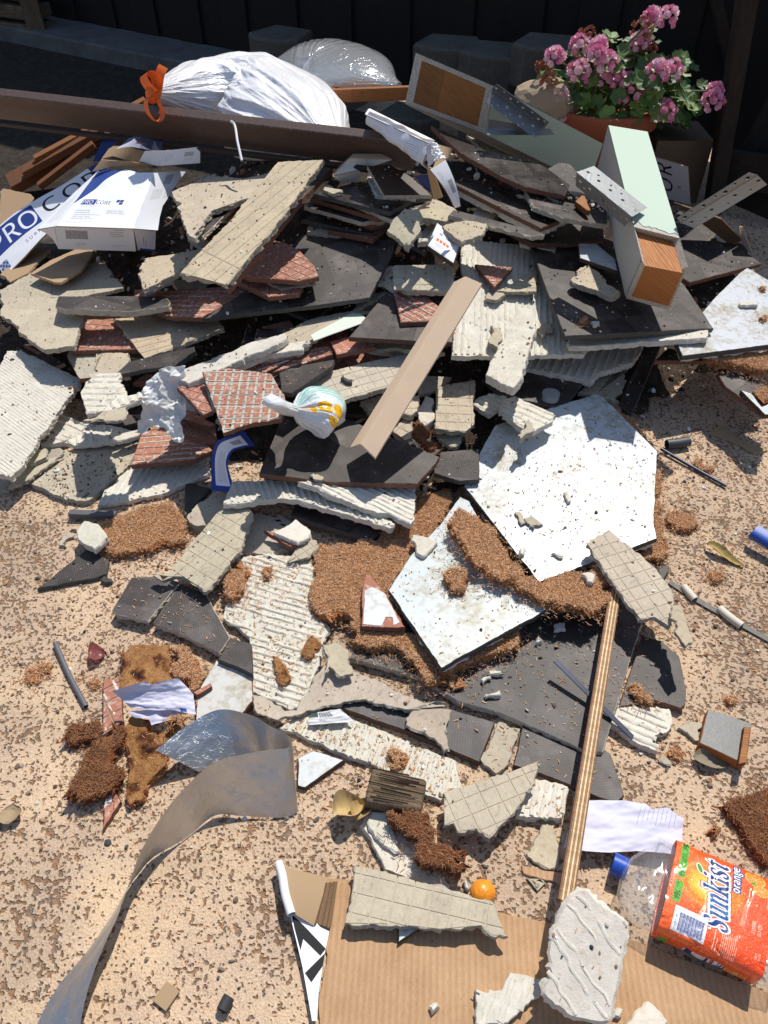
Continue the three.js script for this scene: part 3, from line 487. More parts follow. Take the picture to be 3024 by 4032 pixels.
// ================================================================ THE BROKEN PIECES
S("fibre_mat","fibre mat","orange brown fibre mat lying above the dark triangular tile shard",[-0.468,0.0168,-1.0337],[0,0],[-.091,-.017,-.016,-.067,.041,-.076,.072,-.03,.083,.031,.026,.052,-.042,.064,-.072,.043],{m:"pb",t:0.012});
S("tile_shard","tile","dark triangular woven-texture tile shard alone on the concrete at far left",[-0.553,0.0098,-0.9392],[0,0],[-.08,.047,-.014,-.053,.033,-.024,.038,.012,.023,.02],{m:"dk",t:0.009,body:"grey"});
S("tile_chip","tile chip","small black tile chip touching the dark triangular shard",[-0.5122,0.0088,-0.9142],[0,0],[-.012,-0,-.007,-.01,.01,-.002,.011,.005,-.002,.007],{m:"dk",t:0.008,body:"grey"});
S("mortar_lump","mortar lump","white ridged mortar lump above the dark triangular tile shard",[-0.561,0.0351,-1.0074],[.028,.013],[-.03,-.009,-.02,-.035,.008,-.026,.038,.01,.021,.043,-.017,.017],{m:"mw",t:0.014});
S("mortar_chip","mortar chip","flat grey mortar chip left of the white ridged lump",[-0.6168,0.0068,-1.0205],[0,0],[-.011,.017,-.008,-.018,.002,-.016,.014,-.005,.003,.021],{m:"hbs",t:0.006});
S("plaster_sheet","plaster sheet","pinkish smooth plaster sheet under the gridded tan board",[-0.2185,0.0088,-1.0192],[0,0],[-.062,.005,-.051,-.057,-.005,-.08,.089,.005,.09,.017,.035,.034,-.02,.042,-.077,.034],{m:"hbs",t:0.008});
S("plaster_block","plaster block","pale plaster block half under the top of the gridded tan board",[-0.3556,0.0208,-1.0859],[0,0],[-.033,.021,-.028,-.001,-.015,-.02,.019,-.058,.052,-.034,.019,.048,-.013,.044],{m:"hbs",t:0.02});
S("tile_shard","tile","dark tile sliver standing left of the pale plaster block",[-0.3905,0.0108,-1.1258],[0,0],[-.008,.047,-.024,-.053,.033,-.033,-.001,.04],{m:"dk",t:0.01});
S("glazed_tile","tile","dusty grey-white glazed tile between crumpled paper and foil strip",[-0.2613,0.0218,-0.6403],[0,0],[-.024,.078,-.032,.027,-.039,-.025,-.018,-.09,.046,-.071,.053,-.013,.036,.013,-.021,.081],{m:"wt",t:0.009,body:"ter",dust:1});
S("glazed_tile","tile","white glazed tile corner right of the silver strip",[-0.1086,0.0098,-0.5457],[0,0],[-.023,-.016,.001,-.029,.049,-.013,-.008,.031,-.019,.028],{m:"wt",t:0.009,body:"brown",L:[600, 300]});
S("mortar_shard","mortar slab","long ridged white mortar slab above the weathered wood block",[-0.0212,0.0108,-0.5743],[0,0],[-.143,-.037,-.123,-.054,-.086,-.071,-.007,-.045,.129,.017,.135,.061,.103,.08,.028,.04,-.036,.009],{m:"mr",t:0.01,pitch:0.0125,L:[24000, 1500],ang:1.934});
S("mortar_shard","mortar slab","ridged mortar slab under the curved dark tile",[0.4073,0.0128,-0.6135],[0,0],[-.052,-.002,-.032,-.037,.047,-.031,.045,-.005,.01,.044,-.017,.031],{m:"mr",t:0.012,pitch:0.013,L:[1500, 300],ang:0.446});
S("tile_shard","tile","dark woven-texture tile with curved right edge",[0.4574,0.0158,-0.6966],[-0,0],[-.084,.051,-.014,-.087,.016,-.077,.038,-.047,.032,.019,.023,.048,.013,.054,-.024,.039],{m:"dk",t:0.009,body:"ter",L:[1200, 400]});
S("tile_shard","tile","dark tile corner peeking out behind the slanted gridded board",[0.5104,0.0098,-0.9356],[0,0],[-.023,-.008,-.002,-.03,.024,-.012,.021,0,.003,.022,-.022,.028],{m:"dk",t:0.009,body:"grey"});
S("plaster_sheet","plaster sheet","beige mortared sheet covered in shavings below big dark tile",[0.1783,0.0088,-0.5779],[0,0],[.003,-.046,.035,-.034,.01,.025,-.011,.041,-.036,.015],{m:"hbs",t:0.008,L:[6000, 800]});
S("tile_shard","tile","dark tile pointing down at the torn white paper",[0.2911,0.0098,-0.5435],[0,0],[-.096,-.006,-.073,-.074,.044,-.035,.055,-.025,.061,.04,.046,.052,.019,.042,-.056,.007],{m:"dk",t:0.009,body:"brown",L:[1500, 500]});
S("tile_shard","tile","square dark tile corner with bright edge left of the ridged slab",[-0.4319,0.0228,-0.8643],[0,0],[-.046,.03,-.029,-.044,.026,-.048,.062,-.033,.022,.055,-.035,.041],{m:"dk",t:0.01,body:"mort",L:[2500, 200]});
S("tile_shard","tile","dusty dark tile right of the square dark tile corner",[-0.3235,0.0208,-0.8136],[0,0],[-.077,.006,-.047,-.083,.004,-.059,.04,.003,.061,.037,.047,.07,-.029,.027],{m:"dk",t:0.01,body:"mort",L:[5000, 300]});
S("tile_shard","tile","small dark dotted tile tucked under the left edge of ridged slab",[-0.2422,0.0319,-0.7308],[.011,.029],[-.032,.007,-.017,-.039,.02,-.025,.03,.036,-.001,.02],{m:"dk",t:0.01,body:"grey",L:[800, 100]});
S("mortar_shard","mortar slab","large white combed mortar slab left of the bark-brown fibre",[-0.1816,0.0152,-0.8205],[-.003,.002],[-.097,-.142,-.058,-.149,-.029,-.159,.05,-.139,.06,-.053,.052,-.016,.088,.019,.076,.053,.075,.086,.062,.133,.052,.175,.032,.181,-.031,.148,-.05,.04,-.101,-.002,-.097,-.053,-.082,-.122],{m:"mr",t:0.01,pitch:0.0125,L:[19000, 1200],ang:0.329});
S("porcelain_tile","tile","large dark woven-texture floor tile under the plywood strip",[0.1934,0.017,-0.745],[0,.001],[-.251,.008,-.241,-.021,-.162,-.127,.149,-.245,.226,-.142,.257,-.069,.138,.178,.112,.175,-.012,.11,-.077,.089,-.138,.043],{m:"dk",t:0.01,ml:0.006,body:"mort",L:[4500, 1500]});
S("tile_strip","tile","long dark tile strip above the combed mortar slab by the wood block",[0.0627,0.0129,-0.6281],[0,.001],[-.148,-.024,-.092,-.046,.002,-.031,.065,-.008,.112,.007,.081,.075,-.021,.026],{m:"dk",t:0.012,body:"brown",L:[1200, 300]});
S("fibre_mat","fibre mat","large orange brown fibre mat under the two white tiles",[0.0329,0.0328,-0.8646],[.022,.026],[-.164,-.001,-.157,-.126,-.092,-.12,-.062,-.137,.007,-.193,.035,-.259,.104,-.267,.095,-.219,.066,-.156,.017,-.08,-.025,-.01,.002,.078,.094,.113,.195,.074,.19,.115,.088,.155,.062,.189,.037,.189,.027,.164,-.009,.115,-.058,.117,-.083,.107,-.09,.055,-.126,.062,-.156,.032],{m:"pb",t:0.016});
S("plaster_sheet","plaster sheet","thin beige plaster skim trailing from the large combed slab",[-0.0911,0.023,-0.6544],[.016,.026],[-.115,.012,-.121,-.015,-.058,.016,-.032,-.02,-.004,-.076,.056,-.047,.134,-.003,.193,.012,.134,.018,.052,.002,-.007,.013,-.049,.027,-.074,.036,-.108,.024],{m:"hbs",t:0.006,L:[2500, 1500]});
S("mortar_chip","mortar chip","jagged beige chip standing over the plaster skim, left end",[-0.0771,0.0383,-0.7167],[.002,.07],[-.027,-.036,.003,-.036,.019,-.022,.018,.001,.027,.024,.006,.03,-.011,.011,-.019,.028,-.016,.001],{m:"hbs",t:0.006});
S("mortar_chip","mortar chip","jagged beige chip lying on the long dark tile strip",[0.0714,0.0232,-0.6032],[-.003,-.006],[-.037,-.021,-.013,-.041,.033,-.032,.023,.01,.027,.034,.019,.037,.005,.015,-.02,.004,-.037,-.007],{m:"hbs",t:0.006,L:[600, 600]});
S("backer_board","backer board","gridded tan backer board leaning above the square dark tile corner",[-0.3305,0.0457,-0.9501],[.003,-.007],[-.085,.053,-.059,.053,.024,-.143,.051,-.161,.078,-.093,.065,-.001,.018,.094,-.01,.079,-.028,.06,-.054,.06],{m:"hb",t:0.01,pitch:0.0253,ang:0.614});
S("terracotta_shard","terracotta shard","terracotta shard under the small white mortar flake",[-0.1823,0.0296,-0.998],[0,-0],[-.049,-.023,-.001,-.01,.027,-.006,.02,.019,.004,.019],{m:"ter",t:0.01});
S("mortar_flake","mortar flake","white mortar flake on the terracotta shard near slab top",[-0.1651,0.0377,-1.0074],[-.011,.07],[-.046,-.001,-.006,-.039,.025,-.006,.023,.016,.003,.03],{m:"mw",t:0.008});
S("backer_chip","backer board","small grey gridded chip at the top right of the combed slab",[-0.1516,0.0257,-0.9701],[-.006,.02],[-.029,.033,-.017,0,.008,-.038,.03,-.012,.009,.017],{m:"hb",t:0.007,pitch:0.02,ang:-0.712});
S("glazed_tile","tile","lower white glazed tile with two sharp corners pointing down",[0.1435,0.0519,-0.9158],[.01,.055],[-.136,.063,-.094,-.024,-.033,-.112,.007,-.187,.025,-.172,.057,-.044,.152,.099,.074,.148,-.053,.23],{m:"wt",t:0.01,ml:0.008,body:"grey",L:[2000, 1200]});
S("terracotta_shard","tile shard","chipped white triangle of terracotta tile left of lower white tile",[-0.014,0.0488,-0.8331],[.004,.008],[-.017,-.066,.015,-.019,.05,.057,-.024,.055,-.024,-.028],{m:"ter",t:0.01,glz:[-0.0195, -0.0242, -0.0068, -0.0308, 0.0147, -0.0168, 0.0407, 0.0468, 0.0305, 0.0519, 0.0284, 0.0358, 0.0166, 0.0351, 0.0092, 0.0535, -0.0215, 0.05]});
S("fibre_mat","fibre mat","orange brown fibre mat below the lower edge of the big white tile",[0.2545,0.0749,-0.8849],[-.108,.07],[-.138,-.107,-.11,-.151,-.043,-.09,-.018,-.004,.016,.032,.125,-.019,.144,.046,.095,.093,.047,.083,.005,.067,-.031,.044,-.092,.007],{m:"pb",t:0.014});
S("fibre_mat","fibre mat","fibre mat fringe along the right edge of the big white tile",[0.5205,0.0302,-1.1723],[-.02,-.017],[-.029,-.287,.007,-.275,.066,-.074,.017,.135,.016,.177,.003,.214,-.036,.223,-.027,.046,-.017,-.158],{m:"pb",t:0.012});
S("glazed_tile","tile","big white glazed tile with broken angular top, strewn with crumbs",[0.3826,0.0581,-1.1723],[.014,-.024],[-.224,.053,-.173,-.071,-.142,-.134,.097,-.24,.113,-.218,.184,-.044,.128,.158,.125,.197,-.108,.298],{m:"wt",t:0.011,ml:0.01,body:"grey",L:[2600, 2600]});
S("mortar_chip","mortar chip","beige chip near the lower left of the big white tile",[0.2809,0.0592,-1.0149],[0,-.001],[-.015,-.01,-0,-.016,.018,.005,-.002,.02],{m:"hbs",t:0.005});
S("mortar_chip","mortar chip","narrow cream chip beside the beige chip on big white tile",[0.2593,0.0591,-1.0263],[-0,-.001],[-.009,-.014,.001,-.016,.008,.012,-0,.017],{m:"hbs",t:0.005});
S("grout_stick","grout stick","grout stick near the lower corner of big white tile",[0.3154,0.0585,-0.9328],[0,0],[-.011,-.003,-.006,-.005,.01,.002,.007,.006],{m:"mw",t:0.006});
S("grout_stick","grout stick","short grout block left on the big white tile near its edge",[0.2523,0.0589,-0.9418],[0,0],[-.004,-.006,.006,-.01,.003,.008,-.005,.008],{m:"mw",t:0.007});
S("grout_stick","grout stick","grout stick mid height on the big white tile",[0.3567,0.0629,-1.0797],[0,-.001],[-.005,-.012,.002,-.017,.005,.013,-.002,.015],{m:"mw",t:0.006});
S("mortar_chip","mortar chip","cream stone-like chip between big white tile and fibre mat",[0.3552,0.0781,-0.8632],[-.002,.002],[-.012,-.006,.001,-.012,.012,-.006,.004,.014,-.005,.01],{m:"mw",t:0.012});
S("backer_chip","mortar chip","beige jagged chip on top of the lower white tile",[0.0676,0.0572,-0.9585],[.025,.067],[-.017,-.012,-.015,-.028,.013,-.02,.03,-.005,.005,.031,-.006,.024,-.009,.01],{m:"mw",t:0.008});
S("fibre_clump","fibre clump","round fibre clump in the middle of the lower white tile",[0.1285,0.0696,-0.8675],[.001,.004],[-.024,-.009,-.015,-.02,.019,-.018,.023,.002,.011,.022,-.015,.024],{m:"pb",t:0.014});
S("fibre_clump","fibre clump","oval dark fibre clump left of the combed slab ridges",[-0.2697,0.0305,-0.8978],[.036,.032],[-.02,-.001,-.015,-.029,.007,-.041,.018,-.024,.018,.015,.004,.045,-.012,.034],{m:"pb",t:0.014});
S("fibre_clump","fibre clump","fibre clump on the upper ridges of the large combed slab",[-0.214,0.0239,-0.9202],[-0,0],[-.007,.001,-.005,-.011,.007,-.011,.007,.009,-.001,.012],{m:"pb",t:0.008});
S("fibre_clump","fibre clump","grey-topped fibre clump on the right ridges of combed slab",[-0.1231,0.026,-0.7533],[-0,0],[-.014,.016,-.007,-.016,.001,-.025,.016,-.01,.006,.013,-.002,.021],{m:"pbg",t:0.01});
S("bark_flake","fibre clump","long brown flake on the lower ridges of the combed slab",[-0.171,0.0263,-0.7091],[0,0],[-.014,-.024,-.011,-.029,-.002,-.021,.02,.016,.007,.033,-0,.025],{m:"pbg",t:0.01});
S("fibre_clump","fibre clump","fibre clump on the large dark tile below the fibre tip",[0.116,0.0259,-0.6847],[0,0],[-.009,-.008,.005,-.01,.011,.008,-.007,.01],{m:"pb",t:0.008});
S("fibre_clump","fibre clump","fibre clump on the dark tile with curved edge",[0.4098,0.0266,-0.6642],[-0,-0],[-.014,-.016,-.002,-.018,.017,.009,.013,.018,-.001,.011,-.013,-.004],{m:"pb",t:0.01});
S("grout_stick","grout stick","upper left grout stick of three on the large dark tile",[0.1664,0.0259,-0.6904],[-0,0],[-.009,0,.007,-.007,.009,-.001,-.007,.008],{m:"mw",t:0.008});
S("grout_stick","grout stick","lowest grout stick of three on the large dark tile",[0.1746,0.0259,-0.6645],[0,0],[-.013,-.001,.012,-.007,.013,.002,-.012,.007],{m:"mw",t:0.008});
S("grout_stick","grout stick","topmost grout stick of three on the large dark tile",[0.1836,0.0259,-0.7033],[0,0],[-.013,-.004,.013,-.005,.013,.005,-.012,.004],{m:"mw",t:0.008});
S("grout_stick","grout stick","white mortar cube on the large dark tile by the white tile edge",[0.3031,0.0258,-0.7966],[0,0],[-.009,-.006,.01,-.009,.009,.006,-.011,.008],{m:"mw",t:0.008});
S("grout_stick","grout stick","white mortar splinter beside the mortar cube on dark tile",[0.2616,0.0258,-0.767],[0,0],[-.006,.004,.001,-.01,.007,0,-.002,.005],{m:"mw",t:0.008});
S("fibre_clump","fibre clump","fibre clump on the ridges above the weathered wood block",[0.0205,0.0216,-0.5556],[-0,0],[-.014,-.012,-.004,-.017,.011,-.009,.013,.009,.003,.014,-.009,.014],{m:"pb",t:0.01});
S("terracotta_strip","tile shard","terracotta tile strip with white mortar streaks left of the brown bark board",[-0.4353,0.0098,-0.6456],[0,0],[-.002,.048,-.027,-.055,0,-.058,.025,.023,.004,.042],{m:"tbp",t:0.009});
S("bark_board","particle board","weathered brown particle board with dark stains above the paper",[-0.3908,0.0148,-0.7214],[0,0],[-.055,-.03,-.028,-.043,.025,-.043,.044,.027,.047,.043,-.034,.046],{m:"pbg",t:0.014});
S("fibre_mat","fibre mat","bright fibre mat right of the stained particle board",[-0.3269,0.019,-0.7221],[.003,.002],[-.034,-.036,-.021,-.039,.015,-.02,.039,.025,.019,.049,-.018,.022],{m:"pb",t:0.014});
S("terracotta_sliver","tile shard","thin terracotta sliver below the bright fibre mat",[-0.2888,0.0307,-0.6692],[.024,.009],[-.015,.006,.01,-.011,.013,-.005,-.008,.011],{m:"ter",t:0.008});
S("terracotta_shard","tile shard","terracotta wedge with white streaks pointing down onto concrete",[-0.398,0.0098,-0.4912],[0,0],[-.001,.039,-.012,-.011,-.001,-.025,.015,-.003],{m:"ter",t:0.009,glz:[-0.007, 0.0088, -0.0093, -0.0094, -0.0002, -0.0205, 0.0024, -0.0008]});
S("fibre_mat","fibre mat","dark red-brown fibre mat at the left edge of the heap",[-0.4259,0.0263,-0.5473],[-0,-.005],[-.028,.008,-.013,-.047,.008,-.062,.022,-.063,.027,-.033,.041,.034,.004,.055,-.026,.058,-.035,.051],{m:"pbd",t:0.016});
S("fibre_mat","fibre mat","small dark fibre mat above the dark red-brown mat",[-0.468,0.015,-0.6008],[.006,.003],[-.028,.011,-.021,-.017,.018,-.022,.031,-.003,.018,.014,-.017,.017],{m:"pbd",t:0.014});
S("bark_board","particle board","rotten stained particle board below the crumpled paper",[-0.3656,0.0148,-0.5709],[0,0],[-.039,-.044,-.028,-.061,.009,-.044,.037,-.044,.037,.021,.015,.076,-.004,.084,-.027,.011],{m:"pbg",t:0.014});
S("fibre_clump","fibre clump","fibre clump on the paper by the silver strip",[-0.3198,0.0388,-0.608],[0,0],[-.013,.001,-.002,-.008,.013,-.007,.008,.007,-.007,.007],{m:"pb",t:0.008});
S("mortar_shard","mortar slab","white streaky mortar shard with a brown clump on it",[0.0204,0.0108,-0.4297],[0,0],[-.055,-.03,-.042,-.051,-.009,-.051,.029,-0,.069,.051,.066,.058,-.019,.033,-.039,-.009],{m:"mw",t:0.01,L:[800, 200]});
S("mortar_layer","mortar slab","cream mortar layer upon the white streaky mortar shard",[-0.0013,0.0176,-0.4476],[0,0],[-.023,-.012,-.016,-.028,.01,-.028,.023,.029,.016,.03,-.011,.009],{m:"mw",t:0.006});
S("fibre_mat","fibre mat","dark brown fibre clump below the weathered wood block",[0.0616,0.0394,-0.426],[-.013,.006],[-.055,-.04,-.028,-.045,.001,-.036,.005,-.004,.024,.007,.05,.018,.05,.037,.039,.043,-.012,.029,-.016,.014,-.011,.001,-.046,-.024],{m:"pbd",t:0.02});
S("mortar_chip","mortar chip","grey pointed flake in the shadow left of the plywood strip",[0.223,0.0058,-0.4277],[0,0],[-.024,.007,-.018,.004,.006,-.034,.022,-.034,.028,.015,.004,.028,-.019,.013],{m:"hbs",t:0.005});
S("mortar_chip","mortar chip","small grey flake below the cardboard strip",[0.2078,0.0048,-0.3831],[0,0],[-.013,-.008,.006,-.006,.012,.003,-.005,.011],{m:"hbs",t:0.004});
S("cardboard_strip","cardboard strip","narrow brown cardboard strip left of the plywood strip",[0.217,0.0038,-0.3946],[0,0],[-.027,-.012,.029,-.001,.024,.014,-.026,-.001],{m:"cb",t:0.003});
S("mortar_shard","mortar slab","mortar chunk full of shavings beside the plywood strip",[0.2343,0.0148,-0.4947],[0,0],[-.044,.023,-.016,-.031,.005,-.031,.037,-.019,.02,.027,-.002,.031],{m:"mr",t:0.014,pitch:0.014,L:[9000, 500],ang:1.876});
S("backer_board","backer board","pale gridded board with jagged lower edge beside the wood block",[0.1436,0.0366,-0.4738],[.002,-.005],[-.061,.027,-.059,-.021,-.034,-.029,.089,-.068,.075,-.041,.057,-.012,.04,.009,.001,.043,-.016,.032,-.043,.036,-.047,.025],{m:"hb",t:0.009,pitch:0.0245,L:[250, 100],ang:-0.377});
S("cardboard_sheet","cardboard sheet","large flattened brown cardboard sheet under the soda bottle",[0.1117,0.0048,-0.2921],[0,0],[-.208,-.038,-.19,-.097,-.154,-.095,.051,-.05,.111,-.04,.217,-.018,.382,.045,.352,.127,-.184,.127,-.193,.042,-.185,-.003],{m:"cb",t:0.004});
S("tile_shard","tile","tiny white tile point under the wide gridded board on cardboard",[0.0323,0.0136,-0.3214],[0,-0],[-.015,.015,-.013,-.008,.015,-.008,.013,0],{m:"wt",t:0.008,body:"brown"});
S("backer_board","backer board","wide gridded backer board lying across the top of the cardboard",[0.0428,0.0283,-0.3425],[.02,0],[-.083,-.055,-.041,-.047,.099,-.007,.114,.034,.093,.033,.081,.022,.029,.026,-.027,.02,-.094,.018,-.086,-.008,-.084,-.035],{m:"hb",t:0.009,pitch:0.0245,L:[120, 120],ang:0.227});
S("mortar_shard","mortar slab","white combed shard on cardboard left of the big mortar chunk",[0.1509,0.0156,-0.2457],[-0,-0],[-.042,.033,-.038,-.009,-.006,-.007,.006,-.026,.048,-.02,.042,-.004,-.01,.033],{m:"mr",t:0.01,pitch:0.018,ang:2.017});
S("mortar_flake","mortar flake","white flake at the bottom frame right of the mortar chunk",[0.3126,0.0176,-0.2213],[0,-0],[-.022,.001,-.008,-.009,.009,-.02,.027,.001,.016,.014,-.023,.014],{m:"mw",t:0.006});
S("mortar_chip","mortar chip","small white crumb right of the mortar chunk on cardboard",[0.2831,0.0136,-0.2303],[-0,0],[-.005,-.001,.002,-.005,.007,-.003,.001,.005,-.005,.004],{m:"mw",t:0.008});
S("mortar_chip","mortar chip","white crumb alone on the middle of the cardboard",[0.0616,0.0136,-0.2356],[-0,0],[-.005,0,.003,-.005,.005,-.001,-.003,.006],{m:"mw",t:0.008});
S("mortar_chip","mortar chip","white crumb beside the orange peel",[0.1119,0.0088,-0.3804],[0,0],[-.005,-.003,-.001,-.006,.005,.001,.001,.008],{m:"mw",t:0.008});
S("backer_board","backer board","slanted gridded board across the top of the plywood strip",[0.4348,0.0805,-0.8593],[0,-.06],[-.071,-.073,-.052,-.092,-.025,-.109,.009,-.062,.038,-.022,.055,.023,.053,.054,.034,.102,.013,.083,-.012,.086,-.042,.01],{m:"hb",t:0.009,pitch:0.0245,ang:1.212});
S("mortar_flake","mortar flake","pale flake at the lower tip of the slanted gridded board",[0.4792,0.0905,-0.7529],[-.065,.036],[-.013,-.012,.002,-.04,.015,-.039,.013,.033,-.004,.045,-.014,.015],{m:"hbs",t:0.006});
S("mortar_chip","mortar chip","beige triangle chip left of the laminate block",[0.483,0.0068,-0.6136],[0,0],[-.02,0,-.001,-.014,.018,-.008,.004,.022],{m:"hbs",t:0.006});
S("mortar_chip","mortar chip","small chip above the laminate block",[0.5676,0.0068,-0.6327],[0,0],[-.01,.002,-.003,-.004,.009,-.002,.005,.004],{m:"hbs",t:0.006});
S("mortar_chip","mortar chip","grey chip on concrete under the mortar slab",[0.4267,0.0058,-0.5596],[0,0],[-.006,0,-0,-.011,.008,.005,-.002,.005],{m:"hbs",t:0.005});
S("laminate_block","laminate block","grey laminate square on particle board at right edge",[0.529,0.0228,-0.5861],[0,0],[-.048,.006,-.018,-.052,.043,-.027,.015,.033,.008,.04],{m:"lam",t:0.022});
S("wood_strip","wood strip","short wood strip lying on the laminate square",[0.5438,0.0337,-0.571],[-.004,-.003],[.008,-.03,.018,-.029,-.007,.028,-.02,.031],{m:"wd",t:0.01});
S("fibre_clump","fibre clump","fibre clump on concrete right of the big white tile",[0.5913,0.0128,-1.0648],[0,0],[-.03,-.012,-.011,-.024,.024,-.021,.029,.006,.007,.028,-.018,.024],{m:"pb",t:0.012});
S("fibre_clump","fibre clump","small round fibre clump beside the caulked joint",[0.615,0.0088,-0.9237],[0,0],[-.008,-.009,.007,-.013,.014,-.005,-.001,.015,-.012,.011],{m:"pb",t:0.008});
S("fibre_clump","fibre clump","fibre clump beside the dark thin rod",[0.684,0.0088,-1.2317],[0,0],[-.014,-.013,.005,-.024,.021,.003,.005,.021,-.017,.013],{m:"pb",t:0.008});
S("fibre_clump","fibre clump","fibre clump above the laminate block",[0.5626,0.0068,-0.6653],[0,0],[-.01,-0,.008,-.008,.008,.001,-.007,.007],{m:"pb",t:0.006});
S("fibre_clump","fibre clump","fibre clump below the ridged slab at right",[0.4466,0.0068,-0.5704],[0,0],[-.013,.001,.001,-.007,.012,-.002,-0,.009],{m:"pb",t:0.006});
S("fibre_clump","fibre clump","greyish clump above the soda bottle label",[0.4692,0.0088,-0.4512],[0,0],[-.01,-0,.002,-.009,.013,-.005,.002,.007,-.007,.008],{m:"pbg",t:0.008});
S("fibre_mat","fibre mat","brown fibre mat cut by the right frame edge above the bottle",[0.5284,0.0148,-0.4659],[0,0],[-.036,-.021,-.02,-.028,.008,-.035,.051,-.05,.027,.055,-.007,.061,-.023,.017],{m:"pbd",t:0.014});
S("fibre_clump","fibre clump","larger flat fibre clump on the concrete at far left",[-0.5818,0.0048,-0.712],[0,0],[-.013,-.001,-.007,-.015,.011,-.01,.012,.012,-.003,.015],{m:"pb",t:0.004});
S("fibre_clump","fibre clump","smaller flat fibre clump on the concrete at far left",[-0.5667,0.0048,-0.728],[0,0],[-.011,.002,-.007,-.01,.01,-.001,.007,.009],{m:"pb",t:0.004});
S("fibre_clump","fibre clump","fibre clump left of the terracotta tile strip",[-0.4778,0.0048,-0.6981],[0,0],[-.01,.004,-.003,-.01,.007,-.002,.005,.009],{m:"pb",t:0.004});
F("ter",[-0.1323,0.1297,-1.5454],[.012,-.045],[-.065,.007,.003,-.057,.048,-.006,.013,.057],"mort");
F("ter",[0.079,0.1781,-1.6443],[-.012,-.058],[.006,-.064,.041,-.02,.034,.053,-.035,.039,-.046,-.008],"grey");
F("ter",[-0.066,0.1072,-1.4775],[.014,-.058],[-.039,.064,-.066,.001,-.038,-.041,.051,-.058,.091,.033],"ter");
F("hbs",[-0.8351,0.0294,-1.5658],[.015,-.009],[.03,-.019,.026,.026,-.03,.018,-.027,-.025],"grey");
F("hbs",[0.3536,0.2295,-1.8895],[-.026,-.007],[.026,.022,-.011,.037,-.04,.011,-.011,-.038,.036,-.031],"grey");
F("dk",[0.0823,0.0469,-1.2521],[-.001,-.026],[.012,.044,-.056,.019,-.031,-.037,.075,-.026],"ter");
F("hbs",[-0.7333,0.0624,-1.625],[.027,-.024],[-.063,-.037,.03,-.038,.041,.026,-.009,.048],"mort");
F("tb",[-0.5433,0.0494,-1.4853],[.015,-.011],[-.017,-.026,.031,-.017,.027,.033,-.041,.01],"ter");
F("dk",[0.0871,0.2047,-1.71],[.002,-.018],[.044,-.008,.009,.023,-.033,.037,-.024,-.018,.004,-.033],"grey");
F("dk",[-0.269,0.1166,-1.5569],[.018,-.034],[-.063,.039,-.057,-.045,.025,-.032,.095,.038],"mort");
F("dk",[-0.8337,0.0441,-1.636],[.029,-.007],[.045,.007,-.001,.034,-.064,-.012,.019,-.028],"ter");
F("dk",[0.5338,0.1165,-1.717],[-.062,-.022],[-.059,-.025,.038,-.049,.077,.024,-.055,.049],"ter");
F("ter",[0.235,0.1516,-1.6267],[-.045,-.047],[.073,.018,-.014,.055,-.07,.012,-.025,-.061,.035,-.024],"ter");
F("mw",[0.1035,0.1416,-1.5708],[-.012,-.044],[.049,-.023,.051,.032,-.04,.044,-.043,.003,-.016,-.055],"grey");
F("dk",[-0.0662,0.073,-1.3623],[.014,-.049],[.047,.024,-.004,.068,-.069,.001,-.044,-.052,.07,-.042],"mort");
F("dk",[-1.0042,0.0399,-2.4644],[.047,.062],[-.067,-.12,.038,-.046,.075,.064,-.002,.084,-.044,.018],"mort");
F("mw",[-0.7024,0.0768,-1.657],[.021,-.005],[-.021,-.027,.03,-.022,.02,.031,-.029,.019],"mort");
F("dk",[-0.056,0.0453,-1.2607],[.004,-.02],[.023,-.036,.035,.03,-.028,.028,-.03,-.022],"mort");
F("hbs",[0.6616,0.0864,-1.7246],[-.061,-.029],[.013,-.075,.109,-.037,-.028,.089,-.095,.024],"ter");
F("tb",[0.2897,0.2724,-1.9483],[-.043,-.011],[.051,.013,-.02,.052,-.04,-.012,.009,-.053],"mort");
F("tb",[-0.7085,0.1658,-1.9838],[.113,.033],[-.108,-.034,-.041,-.105,.069,-.009,.091,.093,-.012,.055],"mort");
F("mr",[0.0242,0.214,-1.6665],[0,-.029],[.002,.06,-.048,.021,-.054,-.049,.026,-.048,.074,.016],"ter");
F("dk",[0.8774,0.0804,-2.2051],[-.108,.06],[.026,.115,-.107,.092,-.103,-.005,.047,-.171,.137,-.03],"mort");
F("hbs",[-0.5591,0.0772,-1.5664],[.04,-.033],[-.034,-.043,.065,-.027,.033,.054,-.064,.016],"mort");
F("hbs",[-0.0516,0.225,-1.7242],[.02,-.018],[-.051,-.008,-.003,-.042,.052,-.032,.038,.042,-.036,.04],"grey");
F("mw",[0.599,0.1299,-1.8167],[-.074,-.009],[-.005,.053,-.096,.037,0,-.067,.101,-.023],"mort");
F("dk",[-0.2106,0.092,-1.4674],[.019,-.043],[.012,.055,-.052,.016,-.012,-.057,.052,-.014],"grey");
F("tb",[-0.8006,0.0214,-1.5012],[.014,-.007],[-.036,.009,-.036,-.024,.025,-.021,.044,.012,.003,.024],"ter");
F("mw",[-0.0439,0.1614,-1.6262],[.003,-.02],[-.025,-.024,.025,-.026,.021,.024,-.021,.025],"ter");
F("tb",[-0.2014,0.1381,-1.4993],[.028,-.006],[.083,-.006,.025,.073,-.055,.034,-.072,-.045,.019,-.056],"grey");
F("mw",[0.303,0.2514,-1.9019],[-.028,-.004],[-.043,.009,-.002,-.038,.04,-.005,.005,.035],"mort");
F("ter",[-0.7631,0.0708,-1.6885],[.015,-.012],[.022,.036,-.018,.018,-.041,-.019,.008,-.039,.029,.005],"ter");
F("tb",[0.5725,0.0817,-1.6339],[-.053,-.023],[.081,.001,.003,.039,-.067,.017,-.017,-.057],"grey");
